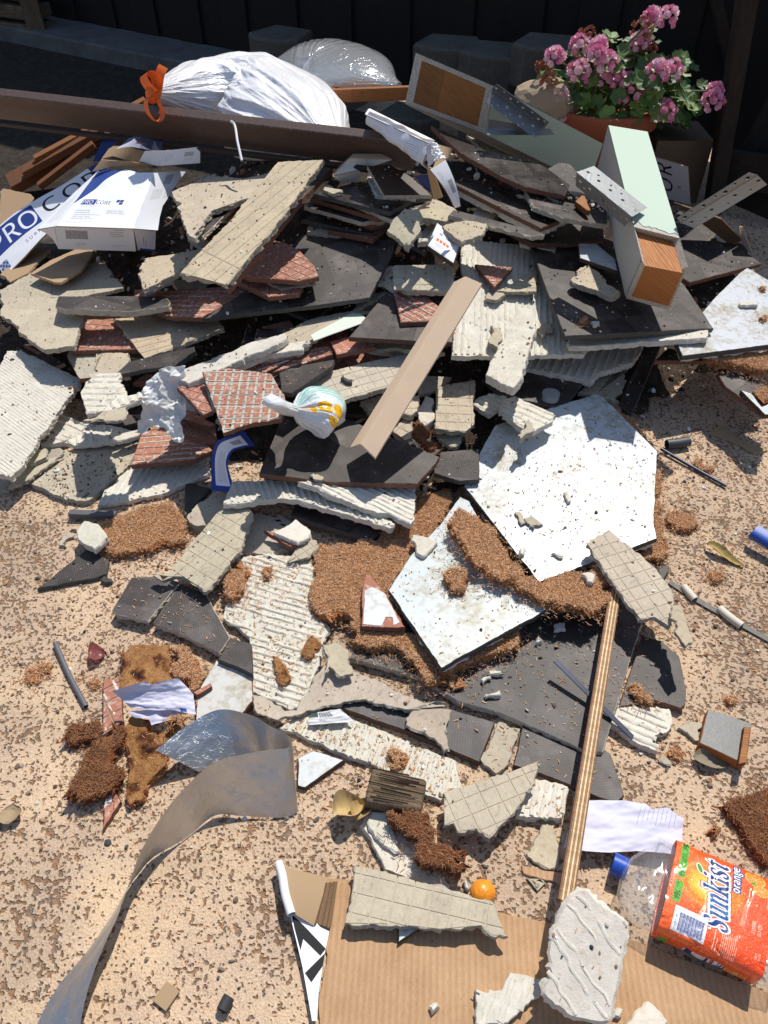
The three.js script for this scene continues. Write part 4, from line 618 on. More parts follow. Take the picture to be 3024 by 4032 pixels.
F("mr",[-0.0057,0.1212,-1.5212],[-.017,-.009],[-.042,.021,-.032,-.041,.051,-.018,.024,.038],"grey");
F("mr",[0.0593,0.1282,-1.4877],[-.055,-.04],[-.039,.038,-.057,-.038,.007,-.061,.079,.002,.01,.059],"mort");
F("hbs",[-0.5797,0.0118,-1.3309],[.002,-.001],[-.014,-.019,.026,-.009,.029,.009,-0,.022,-.04,-.004],"mort");
F("dk",[0.3672,0.1128,-1.6054],[-.032,-.019],[-.011,-.043,.052,.003,.005,.034,-.047,.005],"mort");
F("hbs",[-0.4368,0.1979,-1.7852],[.053,-.036],[.067,.005,.061,.046,-.045,.046,-.079,-.034,-.005,-.062],"mort");
F("ter",[-0.4392,0.0225,-1.3044],[.008,-.013],[-.02,.023,-.045,-.028,.025,-.029,.039,.033],"ter");
F("mw",[-0.4176,0.0517,-1.4099],[.04,-.039],[-.067,-.052,.082,-.032,.045,.039,-.061,.046],"grey");
F("ter",[-0.1654,0.1498,-1.5045],[-.005,.019],[.015,-.035,.036,.016,-.013,.031,-.038,-.012],"grey");
F("dk",[0.2941,0.1697,-1.6922],[-.024,-.042],[.004,-.069,.058,-.001,-.003,.048,-.059,.022],"mort");
F("mw",[-0.4716,0.1599,-1.721],[.034,-.026],[-.021,.036,-.056,-.036,.04,-.035,.037,.035],"ter");
F("tb",[-0.433,0.2602,-1.9616],[.055,.011],[-.081,-.052,.007,-.044,.074,.039,-0,.056],"mort");
F("dk",[-0.3878,0.2733,-1.9152],[.005,.013],[-.011,-.072,.081,.004,.01,.063,-.081,.005],"mort");
F("dk",[-0.0798,0.0846,-1.3741],[0,-.003],[-.027,-.027,.009,-.016,.027,.001,.011,.026,-.019,.017],"grey");
F("dk",[-0.1815,0.1649,-1.6268],[.02,-.066],[-.017,-.061,.07,-.021,.019,.074,-.072,.007],"grey");
F("dk",[-0.569,0.0216,-1.3549],[.011,-.002],[.049,.011,.013,.036,-.059,-.007,-.003,-.04],"ter");
F("hbs",[-0.4178,0.2282,-1.8247],[.058,-.049],[-.074,-.019,.003,-.084,.064,-.017,.03,.073,-.024,.047],"grey");
F("tb",[-0.2345,0.1462,-1.5514],[.019,.059],[.015,-.038,.04,.02,-.006,.027,-.049,-.01],"ter");
F("tb",[-0.3495,0.2195,-1.7337],[.002,-.013],[-.07,-.045,.054,-.066,.094,.058,-.078,.053],"grey");
F("ter",[0.1124,0.1536,-1.547],[-.033,.017],[-.098,.026,-.056,-.056,.066,-.064,.089,.018,-.001,.076],"mort");
F("tb",[-0.3581,0.1564,-1.6683],[.022,-.033],[.047,-.01,.027,.062,-.078,-.009,.004,-.043],"ter");
F("hbs",[-0.248,0.1019,-1.4318],[.091,.05],[-.069,-.022,.027,-.033,.049,.019,-.007,.037],"ter");
F("dk",[0.3267,0.1238,-1.559],[.001,.008],[.021,.032,-.047,.022,-.01,-.041,.036,-.013],"mort");
F("ter",[-0.5902,0.1269,-1.7278],[.024,-.01],[-.039,-.04,.034,-.021,.048,.029,-.012,.026,-.031,.007],"mort");
F("dk",[-0.3325,0.168,-1.6472],[-.032,.019],[-.066,.036,-.055,-.035,-0,-.05,.079,-.004,.043,.053],"mort");
F("dk",[-0.4015,0.2846,-1.7846],[.073,.031],[.007,-.085,.073,.014,.005,.103,-.086,-.032],"grey");
F("dk",[-0.8149,0.0535,-1.5572],[.02,.029],[.014,.045,-.056,-.014,-.012,-.042,.054,.01],"mort");
F("hbs",[0.0307,0.1684,-1.4754],[.075,.045],[.074,-.026,.061,.058,-.077,.039,-.058,-.071],"grey");
F("dk",[-0.9384,0.093,-2.0838],[.109,.041],[-.025,-.117,.105,.035,.031,.091,-.111,-.008],"grey");
F("hbs",[-0.586,0.0933,-1.6401],[.013,-.015],[-.039,-.021,.01,-.035,.045,.025,-.015,.031],"mort");
F("hbs",[0.0329,0.1893,-1.6031],[.087,.039],[.059,-.023,.021,.032,-.041,.042,-.039,-.051],"ter");
F("mr",[-0.3501,0.2929,-1.8352],[-.038,.07],[-.048,.049,-.04,-.033,.005,-.053,.064,-.002,.019,.039],"grey");
F("dk",[-0.259,0.1575,-1.5077],[.072,.07],[-.03,-.034,.032,-.025,.029,.044,-.031,.015],"mort");
F("ter",[-0.3412,0.304,-1.8002],[-.028,.07],[-.025,.027,-.065,-.023,.001,-.067,.069,.015,.021,.047],"ter");
F("mw",[0.2467,0.2783,-1.8627],[-.004,-.002],[.036,-.025,.016,.032,-.039,.035,-.013,-.042],"ter");
F("mr",[-0.3298,0.0429,-1.3479],[.017,-.011],[.045,-.015,.032,.016,-.013,.027,-.043,.003,-.022,-.03],"ter");
F("dk",[-0.2298,0.1496,-1.4081],[.071,.07],[-.072,-.031,-.04,-.058,.053,-.027,.077,.042,-.018,.074],"grey");
F("dk",[-0.386,0.2399,-1.7063],[.058,.041],[-.005,.073,-.07,-.011,.017,-.076,.058,.015],"mort");
F("dk",[0.6245,0.0995,-1.6565],[-.047,.038],[-.072,-.014,.048,-.062,.071,.018,-.047,.057],"mort");
F("mr",[0.3817,0.2372,-1.8058],[-.09,.008],[-.036,-.056,.058,-.034,.029,.06,-.051,.03],"grey");
F("dk",[0.2647,0.1339,-1.5226],[.015,.048],[.012,.022,-.029,.013,-.013,-.022,.03,-.013],"mort");
F("mw",[-0.8211,0.0832,-1.7745],[.07,-.027],[-.015,-.068,.072,-.01,.058,.047,-.03,.059,-.085,-.028],"ter");
F("dk",[-0.2863,0.2325,-1.7686],[-.013,.013],[-.05,.005,-.012,-.07,.06,-.005,.002,.07],"ter");
F("dk",[-0.0934,0.0799,-1.2714],[.038,-.02],[.048,.009,.029,.045,-.044,.032,-.043,-.03,.01,-.056],"mort");
F("dk",[-0.5915,0.1038,-1.569],[.075,.014],[-.04,.047,-.065,-.025,-.025,-.065,.073,-.009,.058,.051],"grey");
F("mr",[0.4193,0.1191,-1.6481],[-.047,-.022],[-.06,-.028,.04,-.041,.055,.03,-.035,.039],"ter");
F("dk",[-0.4325,0.3051,-1.8581],[.092,.07],[-.003,.074,-.041,.012,-.064,-.086,.032,-.063,.075,.063],"grey");
F("mr",[0.4641,0.1311,-1.669],[-.013,.024],[-.013,.069,-.069,.002,.009,-.066,.073,-.005],"ter");
F("dk",[-0.8564,0.1001,-1.8173],[.131,-.006],[-.115,-.021,.108,-.121,.101,.077,-.094,.065],"mort");
S("backer_board","backer board","large beige board in shade under the brown cardboard flaps",[-0.8264,0.1326,-1.7698],[.101,.059],[-.151,-.014,-.105,-.1,.086,-.138,.188,.046,.082,.078,.021,.065,-.121,.063],{m:"hbs",t:0.009});
S("backer_board","backer board","large beige board with a torn lower left edge at left frame",[-0.7886,0.1471,-1.5863],[.099,-.04],[-.128,-.046,-.155,-.122,-.007,-.098,.05,-.096,.093,-.025,.092,.041,.098,.118,.031,.12,-.017,.076,-.058,.032],{m:"hbs",t:0.012,L:[150, 300]});
S("mortar_shard","mortar slab","grey mortared tile back in shadow under the terracotta square",[-0.6518,0.1093,-1.4754],[.066,-.021],[-.077,-.026,-.081,-.065,-.017,-.072,.071,-.025,.079,.026,.026,.034,.019,.063,-.021,.066],{m:"tbs",t:0.01});
S("plaster_sheet","plaster sheet","grey smooth sheet in shadow above the stepped mortar shard",[-0.6025,0.1271,-1.4326],[.106,.07],[-.031,.052,-.051,-.063,.025,-.05,.058,.061],{m:"hbs",t:0.008});
S("plaster_sheet","plaster sheet","beige sheet under the lower corner of large textured slab",[-0.7609,0.0088,-1.2192],[0,0],[-.04,.071,-.07,-.015,-.008,-.015,.033,-.085,.066,-.058,.024,.041,-.006,.061],{m:"hbs",t:0.008});
S("mortar_shard","mortar slab","long combed slab in half shadow left of the blue label strip",[-0.4892,0.0126,-1.184],[.001,-0],[-.088,.08,-.088,.03,-.035,-.062,.011,-.077,.117,-.072,.125,-.02,.035,.044,-.076,.077],{m:"mr",t:0.01,pitch:0.014,L:[600, 400],ang:1.743});
S("backer_board","backer board","board heaped with crumbs of rubble at lower left of the heap",[-0.6281,0.0128,-1.2188],[0,0],[-.106,.045,-.064,-.053,-.018,-.092,.091,-.086,.087,-.011,.03,.098,-.019,.098],{m:"hbs",t:0.012,L:[3500, 9000]});
S("plaster_strip","plaster strip","curved beige strip below the large textured slab",[-0.7277,0.0246,-1.2059],[-0,-0],[-.04,.06,-.028,-.016,.012,-.031,.043,-.047,.028,-.021,-.015,.055],{m:"hbs",t:0.007});
S("mortar_chip","mortar chip","tan chip between textured slab and rubble board",[-0.733,0.0347,-1.2319],[.02,.043],[-.015,.023,-.017,-.021,.013,-.026,.02,.002,-.002,.023],{m:"hbs",t:0.01});
S("mortar_shard","mortar slab","ridged white shard left of the hanging paper towel",[-0.622,0.0306,-1.3059],[.045,.025],[-.073,.022,-.019,-.042,.023,-.033,.081,-.007,.035,.025,-.047,.034],{m:"mr",t:0.01,pitch:0.016,ang:1.2});
S("mortar_strip","mortar strip","narrow cream mortar strip under the paper towel",[-0.5539,0.0451,-1.2896],[.001,.064],[-.029,.014,-.01,-.01,.031,-.028,.024,.002,-.016,.023],{m:"mw",t:0.01});
S("mortar_shard","mortar slab","stepped white mortar shard above the sharp ridged shard",[-0.5805,0.1562,-1.289],[.16,.07],[-.047,-.01,-.054,-.089,.019,-.077,.063,.028,.028,.073,-.008,.076],{m:"mrs",t:0.01,pitch:0.022,ang:0.244});
S("mortar_shard","mortar slab","toothed white mortar strip left of the paper towel",[-0.5112,0.1897,-1.2108],[.16,.07],[-.033,.013,-.022,-.016,.032,-.03,.038,-.005,.012,.009,-.028,.031],{m:"mr",t:0.01,pitch:0.018,ang:1.122});
S("plaster_sheet","plaster sheet","thin grey sheet under the toothed mortar strip",[-0.524,0.1968,-1.1595],[.138,.07],[-.048,.006,-.014,-.02,.03,-.029,.037,.011,.024,.02,-.03,.012],{m:"hbs",t:0.006});
S("mortar_shard","mortar slab","sharp white wedge with long ridges left of the towel",[-0.7152,0.0192,-1.326],[.008,.003],[-.036,.034,-.02,-.075,.07,-.027,.011,.029,-.025,.04],{m:"mr",t:0.012,pitch:0.016,ang:0.505});
S("mortar_shard","mortar slab","large textured white slab leaning at the left frame edge",[-0.7876,0.078,-1.3769],[-.1,-.05],[-.092,-.104,-.096,-.162,-.064,-.167,.092,-.081,.098,-.064,.08,.018,.058,.203,.041,.242,-.001,.228,-.116,-.113],{m:"mrf",t:0.014,pitch:0.016,ang:0.628});
S("terracotta_tile","tile","terracotta tile back with white splashes under the beige pointed board",[-0.6708,0.1147,-1.5989],[.057,.07],[-.072,-.101,-.004,-.107,.114,.108,-.038,.1],{m:"tb",t:0.01,pitch:0.027,ang:0.241});
S("tile_shard","tile","brownish dark tile sliver above the paper towel",[-0.4879,0.1503,-1.4107],[.06,.07],[-.088,.052,-.07,-.007,.065,-.062,.072,-.032,.043,.021,-.022,.028],{m:"dk",t:0.009,body:"grey"});
S("backer_board","backer board","beige pointed board overlapping the splashed terracotta tile back",[-0.5049,0.1378,-1.5669],[-.001,.033],[-.145,-.067,-.094,-.083,.065,-.044,.112,-.036,.133,.001,-.022,.134,-.049,.094],{m:"hb1",t:0.01,pitch:0.0253,ang:1.052});
S("terracotta_tile","tile","terracotta tile back with mortar streaks right of dark strip",[-0.4731,0.1713,-1.6307],[.105,.026],[-.121,-.069,-.043,-.059,.114,-.05,.158,-.021,.062,.09,-.011,.073,-.046,.051,-.113,-.015],{m:"tb",t:0.01,pitch:0.027,streak:1,ang:0.182});
F("tb",[-0.6204,0.1666,-1.5894],[.033,.07],[-.084,-.004,.067,-.024,.082,.011,-.066,.017],"ter");
S("tile_strip","tile","long black tile strip with mortar on its front edge",[-0.6145,0.19,-1.586],[.032,.07],[-.141,.002,-.15,-.049,.107,-.033,.126,.002,.125,.018,.046,.041,-.113,.02],{m:"dk",t:0.014,body:"mort"});
S("backer_board","backer board","long beige board below the front edge of large dark tile",[-0.1395,0.1819,-1.5146],[.143,.07],[-.176,.089,-.124,.044,-.028,-.03,.069,-.044,.097,-.101,.146,-.13,.15,-.095,.102,-.075,-.012,.072,-.043,.128,-.182,.142],{m:"hbs",t:0.009});
S("porcelain_tile","tile","large dark tile under the fan-shaped terracotta piece",[-0.1574,0.2301,-1.6474],[.068,-.139],[-.246,.136,-.133,.013,-.041,-.165,.075,-.138,.185,-.115,.178,-.067,.125,.098,0,.114,-.145,.126],{m:"dk",t:0.01,body:"grey",L:[100, 900]});
S("paper_scrap","paper scrap","pale green card lying at the edge of the long beige board",[-0.093,0.1922,-1.4948],[.004,.07],[-.066,.049,.022,-.057,.041,-.049,.06,-.017,-.057,.074],{m:"pp",t:0.002});
S("mortar_strip","mortar strip","beige lower layer under the narrow crusted tile edge",[-0.2954,0.1817,-1.3591],[.16,.07],[-.12,.07,-.135,.035,.026,-.057,.133,-.063,.126,-.023,.052,-.022,-.081,.061],{m:"mw",t:0.012});
S("tile_edge_strip","tile shard","long narrow tile edge crusted with cream mortar",[-0.3056,0.1962,-1.366],[.16,.07],[-.124,.062,-.111,.027,.017,-.048,.093,-.069,.101,-.049,.084,-.022,.026,.01,-.087,.089],{m:"mw",t:0.014});
F("tb",[-0.2519,0.2305,-1.5892],[.067,.07],[-.097,-.046,-.064,-.05,.028,-.01,.07,.01,.065,.044,-.002,.053],"mort");
S("mortar_shard","mortar slab","beige mortar layer beneath the fan-shaped terracotta piece",[-0.2283,0.2367,-1.6202],[.024,.07],[-.11,-.052,-.066,-.067,.027,-.008,.074,.029,.076,.038,-0,.059],{m:"hbs",t:0.006});
S("terracotta_tile","tile","fan-shaped terracotta tile back with curved right edge",[-0.2525,0.2591,-1.6571],[.013,.034],[-.135,-.014,-.068,-.082,-.013,-.108,.015,-.098,.054,-.052,.093,.025,.108,.082,.066,.104,-.047,.082,-.072,.061],{m:"tbf",t:0.01,pitch:0.026,ang:-0.817});
S("terracotta_tile","tile","terracotta shard in shadow left of the leaning streaked tile back",[-0.3672,0.1791,-1.2386],[-.017,.07],[-.053,-.043,.001,-.057,.034,.043,.018,.058],{m:"tb",t:0.009,pitch:0.024,ang:0.464});
S("terracotta_sliver","tile shard","thin terracotta sliver below the shadowed shard",[-0.4172,0.0591,-1.331],[-.017,.012],[-.041,-.017,-.027,-.036,.054,.021,.045,.032,-.031,-0],{m:"ter",t:0.009});
S("terracotta_tile","tile","shadowed terracotta tile back right of the paper towel tip",[-0.4164,0.0329,-1.305],[-.015,.015],[-.058,-.008,-.037,-.049,.046,-.021,.054,.029,.01,.036,-.015,.014],{m:"tb",t:0.009,pitch:0.02,ang:0.28});
S("terracotta_tile","tile","dusty pink terracotta triangle under the paper towel tip",[-0.4335,0.0514,-1.249],[.032,.006],[-.088,.063,-.089,-.04,-.05,-.073,.01,-.02,.037,-.003,.062,.003,.075,.02,.043,.05],{m:"tb",t:0.01,pitch:0.02,L:[900, 400],streak:1,ang:-0.053});
S("tile_shard","tile","small dark tile wedge behind the leaning streaked tile back",[-0.1692,0.1705,-1.3346],[.112,.07],[-.052,-.018,-.014,-.038,.063,-.05,.06,-.024,-.018,.07,-.039,.06],{m:"dk",t:0.01,body:"grey"});
S("terracotta_tile","tile","narrow streaked terracotta strip, left of two in a row",[-0.2389,0.165,-1.3857],[.154,.07],[-.071,.009,-.017,-.011,.043,-.024,.055,-.014,-.01,.04],{m:"tb",t:0.01,pitch:0.018,streak:1,ang:-0.325});
S("terracotta_tile","tile","narrow streaked terracotta strip, right of two in a row",[-0.1653,0.1625,-1.4177],[-.02,.07],[-.023,-.01,.011,-.039,.053,-.041,.055,-.005,-.07,.077,-.027,.018],{m:"tb",t:0.01,pitch:0.018,streak:1,ang:-0.403});
S("terracotta_shard","tile shard","plain terracotta shard in shadow under the dark tile point",[-0.0668,0.1734,-1.4416],[.057,.07],[-.052,-.02,-.01,-.038,.048,.004,.048,.015,-.035,.039],{m:"ter",t:0.01});
S("terracotta_tile","tile","leaning terracotta tile back with white stripes left of the small bag",[-0.2529,0.1973,-1.2283],[0,-.12],[-.113,-.065,-.063,-.077,-.023,-.07,.027,-.06,.044,-.022,.058,.001,.063,.038,.057,.068,-.003,.081,-.048,.105],{m:"tbl",t:0.01,pitch:0.0165,ang:0.0});
S("tile_shard","tile","dark tile edge right of the small plastic bag",[-0.0543,0.0942,-1.3208],[-.007,-0],[-.046,.018,-.041,-.011,.029,-.046,.036,.011,.023,.028],{m:"dk",t:0.009,body:"brown"});
S("porcelain_tile","tile","dark tile under the terracotta wedge left of the cardboard angle",[0.0561,0.2063,-1.4793],[.019,.036],[-.131,.06,-.046,-.154,.101,-.148,.088,.087,.022,.082,-.033,.073],{m:"dk",t:0.01,body:"brown",L:[150, 700]});
S("terracotta_tile","tile","terracotta wedge with white ribs left of the cardboard angle",[0.0766,0.2168,-1.5229],[.006,.013],[-.055,-.071,.011,-.066,.054,.014,.031,.058,-.041,.064],{m:"tb",t:0.01,pitch:0.022,streak:1,ang:0.838});
S("porcelain_tile","tile","dark tile in shadow holding the clear plastic disc",[0.3291,0.0733,-1.4278],[-.066,-.058],[-.063,-.081,-.004,-.069,.131,-.03,.081,.049,.046,.065,-.011,.053,-.074,.031,-.106,-.018],{m:"dk",t:0.01,body:"grey",L:[300, 1200]});
S("backer_board","backer board","rectangular cream board behind the cardboard angle",[0.0761,0.2469,-1.6114],[0,-.12],[-.057,-.033,-.051,-.039,.083,-.042,.08,.059,-.055,.056],{m:"hb",t:0.012,pitch:0.03,ang:-0.023});
S("mortar_shard","mortar slab","combed slab with stepped front edge under the big combed slab",[0.4557,0.0806,-1.5084],[-.057,-.037],[-.13,.032,-.126,.001,-.095,-.033,.174,-.092,.129,-.013,.034,.038,.014,.067],{m:"mr",t:0.016,pitch:0.018,ang:1.946});
S("mortar_shard","mortar slab","big white combed slab right of the cardboard angle",[0.2945,0.1869,-1.601],[-.101,-.176],[-.146,.197,-.136,.103,-.112,.024,-.111,-.141,-.109,-.192,-.072,-.217,.067,-.219,.08,-.138,.092,.002,.111,.119,.167,.128,.152,.156,.015,.178],{m:"mr",t:0.012,pitch:0.0135,L:[300, 500],ang:1.658});
S("plaster_sheet","plaster sheet","grey-white sheet in shade above the big white tile point",[0.5111,0.0446,-1.4573],[-.022,.002],[-.066,.019,-.031,-.027,.07,-.089,.045,-.01,.021,.047,-.013,.036,-.026,.024],{m:"hbs",t:0.008});
S("tile_shard","tile","dark tile standing on edge right of the grey-white sheet",[0.6016,0.046,-1.505],[.014,-.054],[-.07,.101,.039,-.118,.08,-.123,-.049,.14],{m:"dk",t:0.012,body:"grey"});
S("terracotta_tile","tile","small terracotta triangle with white dots on the combed slab",[0.257,0.2229,-1.6675],[-.015,-.028],[-.042,-.039,.047,-.027,-.005,.066],{m:"tb",t:0.009,pitch:0.013,ang:0.122});
S("backer_chip","backer board","beige gridded corner on the big combed slab",[0.3154,0.2076,-1.6419],[-.002,-.022],[-.055,.029,-.005,-.014,.052,-.083,.036,.033,-.029,.035],{m:"hb",t:0.007,pitch:0.025,ang:-0.003});
S("mortar_chip","mortar chip","flat grey chip left of the beige gridded corner",[0.2526,0.2045,-1.5981],[-.004,-.004],[-.021,-0,-.006,-.019,.02,-.017,.027,-.001,.001,.023,-.021,.014],{m:"hbs",t:0.008});
S("mortar_chip","mortar chip","beige square chip left of the long plaster shard",[0.2441,0.1838,-1.4582],[-.002,-.022],[-.017,.025,-.007,-.044,.014,-.035,.012,.013,-.001,.041],{m:"hbs",t:0.008});
S("mortar_chip","mortar chip","rounded beige chip right of the long plaster shard",[0.3593,0.1774,-1.502],[-0,-.009],[-.019,.001,-.003,-.023,.019,-.019,.015,.007,-.012,.033],{m:"hbs",t:0.008});
S("plaster_shard","plaster shard","long white plaster shard lying diagonally on the combed slab",[0.2768,0.2036,-1.3927],[.127,-.02],[-.071,.091,-.048,.024,-.007,-.071,.023,-.137,.036,-.144,.057,-.117,.049,-.048,.022,.031,.003,.101,-.02,.143,-.045,.126],{m:"mw",t:0.02});
S("backer_board","backer board","long gridded tan board left of the cardboard angle",[-0.0556,0.1531,-1.3407],[.059,-.008],[-.099,.012,-.093,-.002,-.06,-.034,.009,-.059,.069,-.075,.115,-.086,.099,-.001,.058,.036,-.008,.061,-.039,.08,-.051,.068],{m:"hb",t:0.011,pitch:0.0253,L:[0, 150],ang:-0.37});
S("black_stub","tile chip","small black oblong chip on the long gridded tan board",[-0.0774,0.1611,-1.3314],[.001,0],[-.013,-.004,-.009,-.019,.012,-.001,.011,.013,-.001,.01],{m:"gr",t:0.008});
S("backer_board","backer board","beige gridded shard right behind the cardboard angle",[0.104,0.0835,-1.4236],[.004,-.02],[-.028,-.006,-.013,-.031,.049,-.024,.022,.018,-.03,.044],{m:"hb",t:0.009,pitch:0.0253,ang:-0.261});
S("backer_board","backer board","broken layered board under the middle of the cardboard angle",[0.0223,0.1055,-1.3137],[-.078,.048],[-.072,-.008,-.02,-.044,.054,-.043,.049,.015,.035,.031,.001,.02,-.047,.029],{m:"hb",t:0.014,pitch:0.0253,ang:-0.224});
S("tile_shard","tile","dark tile in deep shadow left of the big white tile",[0.1507,0.0653,-1.1653],[.053,.064],[-.051,.018,-.034,-.051,.047,-.057,.038,.044,-.001,.047],{m:"dk",t:0.01,body:"grey"});
S("backer_chip","backer board","ragged beige shard right of the cardboard angle foot",[0.0444,0.0875,-1.2551],[.018,.007],[-.028,.003,.017,-.069,.013,.03,-.002,.036],{m:"hb",t:0.01,pitch:0.0253,ang:-0.846});
S("backer_board","backer board","beige gridded corner under the squarish gridded board",[0.1346,0.0573,-1.276],[-.024,.002],[-.041,-.034,-.019,-.052,.038,-.004,.025,.029,.012,.041,-.015,.02],{m:"hb",t:0.009,pitch:0.0253,ang:0.793});
S("mortar_chip","mortar chip","grey crumbled chips left of the squarish gridded board",[0.0893,0.0824,-1.322],[.005,-.041],[-.017,-.003,.001,-.055,.02,-.046,.019,.019,-.005,.05,-.018,.035],{m:"mw",t:0.014});
S("backer_board","backer board","squarish gridded board above the big white tile left corner",[0.1597,0.0862,-1.3381],[-.02,-.054],[-.053,.075,-.046,-.053,-.022,-.073,.046,-.089,.033,-.005,.033,.058,.009,.087],{m:"hb",t:0.012,pitch:0.027,ang:0.042});
S("fibre_clump","fibre clump","oval brown fibre flake below the crumbled grey chips",[0.0784,0.0924,-1.2373],[-.003,.03],[-.018,-.031,-.008,-.043,.009,-.026,.024,.04,.012,.055,-.019,.005],{m:"pbd",t:0.01});
S("mortar_shard","mortar slab","grey ridged shard above the white ridged shard on the white tile",[0.2376,0.0704,-1.3751],[-.016,-.01],[-.046,.009,-.025,-.017,.008,-.031,.036,-.019,.036,.011,-.01,.047],{m:"mr",t:0.01,pitch:0.016,ang:0.704});
S("mortar_shard","mortar slab","white ridged shard lying over the upper left edge of big white tile",[0.2978,0.0977,-1.2941],[.01,.07],[-.054,-.012,-.039,-.056,-.012,-.072,.065,.005,.053,.028,.007,.066,-.02,.042],{m:"mr",t:0.012,pitch:0.018,ang:0.735});
S("mortar_chip","mortar chip","grey wedge chip at the front of the white ridged shard",[0.2852,0.1166,-1.2166],[.014,.07],[-.017,.017,.014,-.043,.018,-.002,-.014,.027],{m:"hbs",t:0.014});
S("tile_shard","tile","dark tile edge under the two combed slabs below the bag tile",[-0.0968,0.0271,-1.0647],[.006,.01],[-.087,.001,-.077,-.05,-.012,-.059,.108,.038,.068,.069],{m:"dk",t:0.012,body:"grey"});
S("mortar_shard","mortar slab","lower of two combed slabs under the tile with small bag",[-0.1531,0.0623,-1.0717],[-.013,.07],[-.156,.016,-.148,-.054,-.084,-.06,.065,-.052,.174,.068,.164,.081,-.014,-0],{m:"mr",t:0.012,pitch:0.0125,ang:1.257});
S("mortar_shard","mortar slab","upper of two combed slabs under the tile with small bag",[-0.0265,0.0764,-1.0608],[-.111,.07],[-.141,-.033,-.098,-.044,.091,-.068,.085,.049,.077,.066,-.014,.029],{m:"mr",t:0.012,pitch:0.0125,ang:0.572});
S("porcelain_tile","tile","dark woven-texture tile carrying the small knotted bag",[-0.0458,0.0969,-1.1696],[.025,-.042],[-.199,.053,-.168,-.113,-.047,-.115,.061,-.046,.156,.015,.147,.035,.109,.09,-.058,.081],{m:"dk",t:0.012,body:"ter",L:[250, 500]});
S("mortar_chip","mortar chip","beige chip on the front edge of the tile with small bag",[-0.1305,0.0982,-1.0984],[0,-0],[-.015,-.006,-.006,-.012,.014,.001,.011,.01,-.004,.008],{m:"hbs",t:0.005});
S("porcelain_tile","tile","dark brown tile under the white board at right frame edge",[0.7547,0.1056,-1.4136],[-.05,-.06],[-.146,-.052,-.104,-.103,-.012,-.079,.054,-.024,.102,.051,.08,.116,.05,.121,-.007,.031,-.017,-.061],{m:"dk",t:0.01,body:"ter"});
S("glazed_tile","tile","white tile corner at the right frame under fibre board",[0.8017,0.1104,-1.3157],[-.006,-.013],[-.031,-.046,-.011,-.034,-.005,.011,.037,-.012,.018,.043,-.008,.038],{m:"wt",t:0.009,body:"brown"});
S("fibre_mat","fibre mat","fibre patch on the white tile corner at right frame",[0.8249,0.1112,-1.3475],[-.001,-.004],[-.03,-.014,-.006,-.022,.037,-.026,.016,.032,-.017,.029],{m:"pb",t:0.01});
S("fibre_mat","fibre mat","fibre mat squeezed under the white board at right",[0.804,0.1309,-1.454],[-.05,-.05],[-.09,-.001,-.036,-.023,.1,-.051,.074,.023,.018,.038,-.066,.015],{m:"pb",t:0.018});
S("cardboard_scrap","cardboard scrap","brown curled scrap on concrete in shadow at right",[0.7856,0.0048,-1.3199],[0,0],[-.058,-.029,-.02,-.055,.004,-.006,.056,.033,.023,.045,-.005,.011],{m:"cbb",t:0.004});
S("glazed_tile","tile","white glazed tile sheet cut by the right frame edge",[0.8063,0.1596,-1.5849],[-.05,-.05],[-.158,.106,-.111,.053,-.018,-.074,.078,-.191,.108,-.221,.206,-.072,.148,.084,-.094,.149,-.159,.166],{m:"wt",t:0.012,ml:0.006,body:"grey",L:[120, 100]});
S("grout_stick","grout stick","grout stick on the white tile at right frame",[0.8547,0.1681,-1.6257],[-.003,0],[-.02,-0,-.014,-.008,.03,-.008,.023,.007,-.019,.009],{m:"mw",t:0.007});
S("fibre_clump","fibre clump","tiny fibre clump on the white tile at right frame, upper",[0.9157,0.1673,-1.7022],[0,0],[-.006,-.002,.004,-.009,.006,.002,-.004,.009],{m:"pb",t:0.006});
S("fibre_clump","fibre clump","tiny fibre clump on the white tile at right frame, lower",[0.8769,0.1629,-1.5742],[0,0],[-.01,-.003,.006,-.01,.009,.001,-.005,.012],{m:"pb",t:0.006});
S("porcelain_tile","tile","dark tile resting on the white tile at right frame",[0.8808,0.1059,-1.9711],[-.12,-.001],[-.145,.089,-.043,-.115,.121,-.115,.159,-.009,-.092,.15],{m:"dk",t:0.011,body:"ter"});
S("mortar_shard","mortar slab","crumbly white mortar layer under the dark tile with the stud",[0.5561,0.1723,-1.465],[.033,.07],[-.154,.008,-.146,-.021,.166,-.033,.159,-.011,.151,.002,.086,.007,-.108,.025,-.153,.022],{m:"mw",t:0.012});
S("porcelain_tile","tile","dark tile with metal-edged front under the boxed wooden stud",[0.5417,0.2091,-1.6551],[-.134,-.055],[-.19,-.13,.007,-.204,.144,-.135,.176,-.017,.198,.15,-.16,.249,-.176,.087],{m:"dk",t:0.011,body:"grey",L:[500, 700]});
S("porcelain_tile","tile","dark tile in shadow behind the metal-edged dark tile",[0.3992,0.2548,-1.8347],[-.126,.07],[-.108,-.091,-.056,-.097,.16,-.067,.14,.034,.041,.084,-.055,.113,-.122,.023],{m:"dk",t:0.01,body:"brown"});
S("mortar_flake","mortar flake","cream jagged flake leaning left of the boxed stud",[0.4707,0.245,-1.5862],[-.033,-.021],[-.052,-.005,-.021,-.058,.005,-.078,.025,-.024,.051,.045,.028,.066,.005,.042,-.041,.012],{m:"hbs",t:0.012});
S("glazed_tile","tile","small white tile left of the boxed stud base",[0.4979,0.2544,-1.6946],[-.029,-.019],[-.035,-.054,.008,-.057,.039,.02,.032,.073,-.044,.017],{m:"wt",t:0.009,body:"brown"});
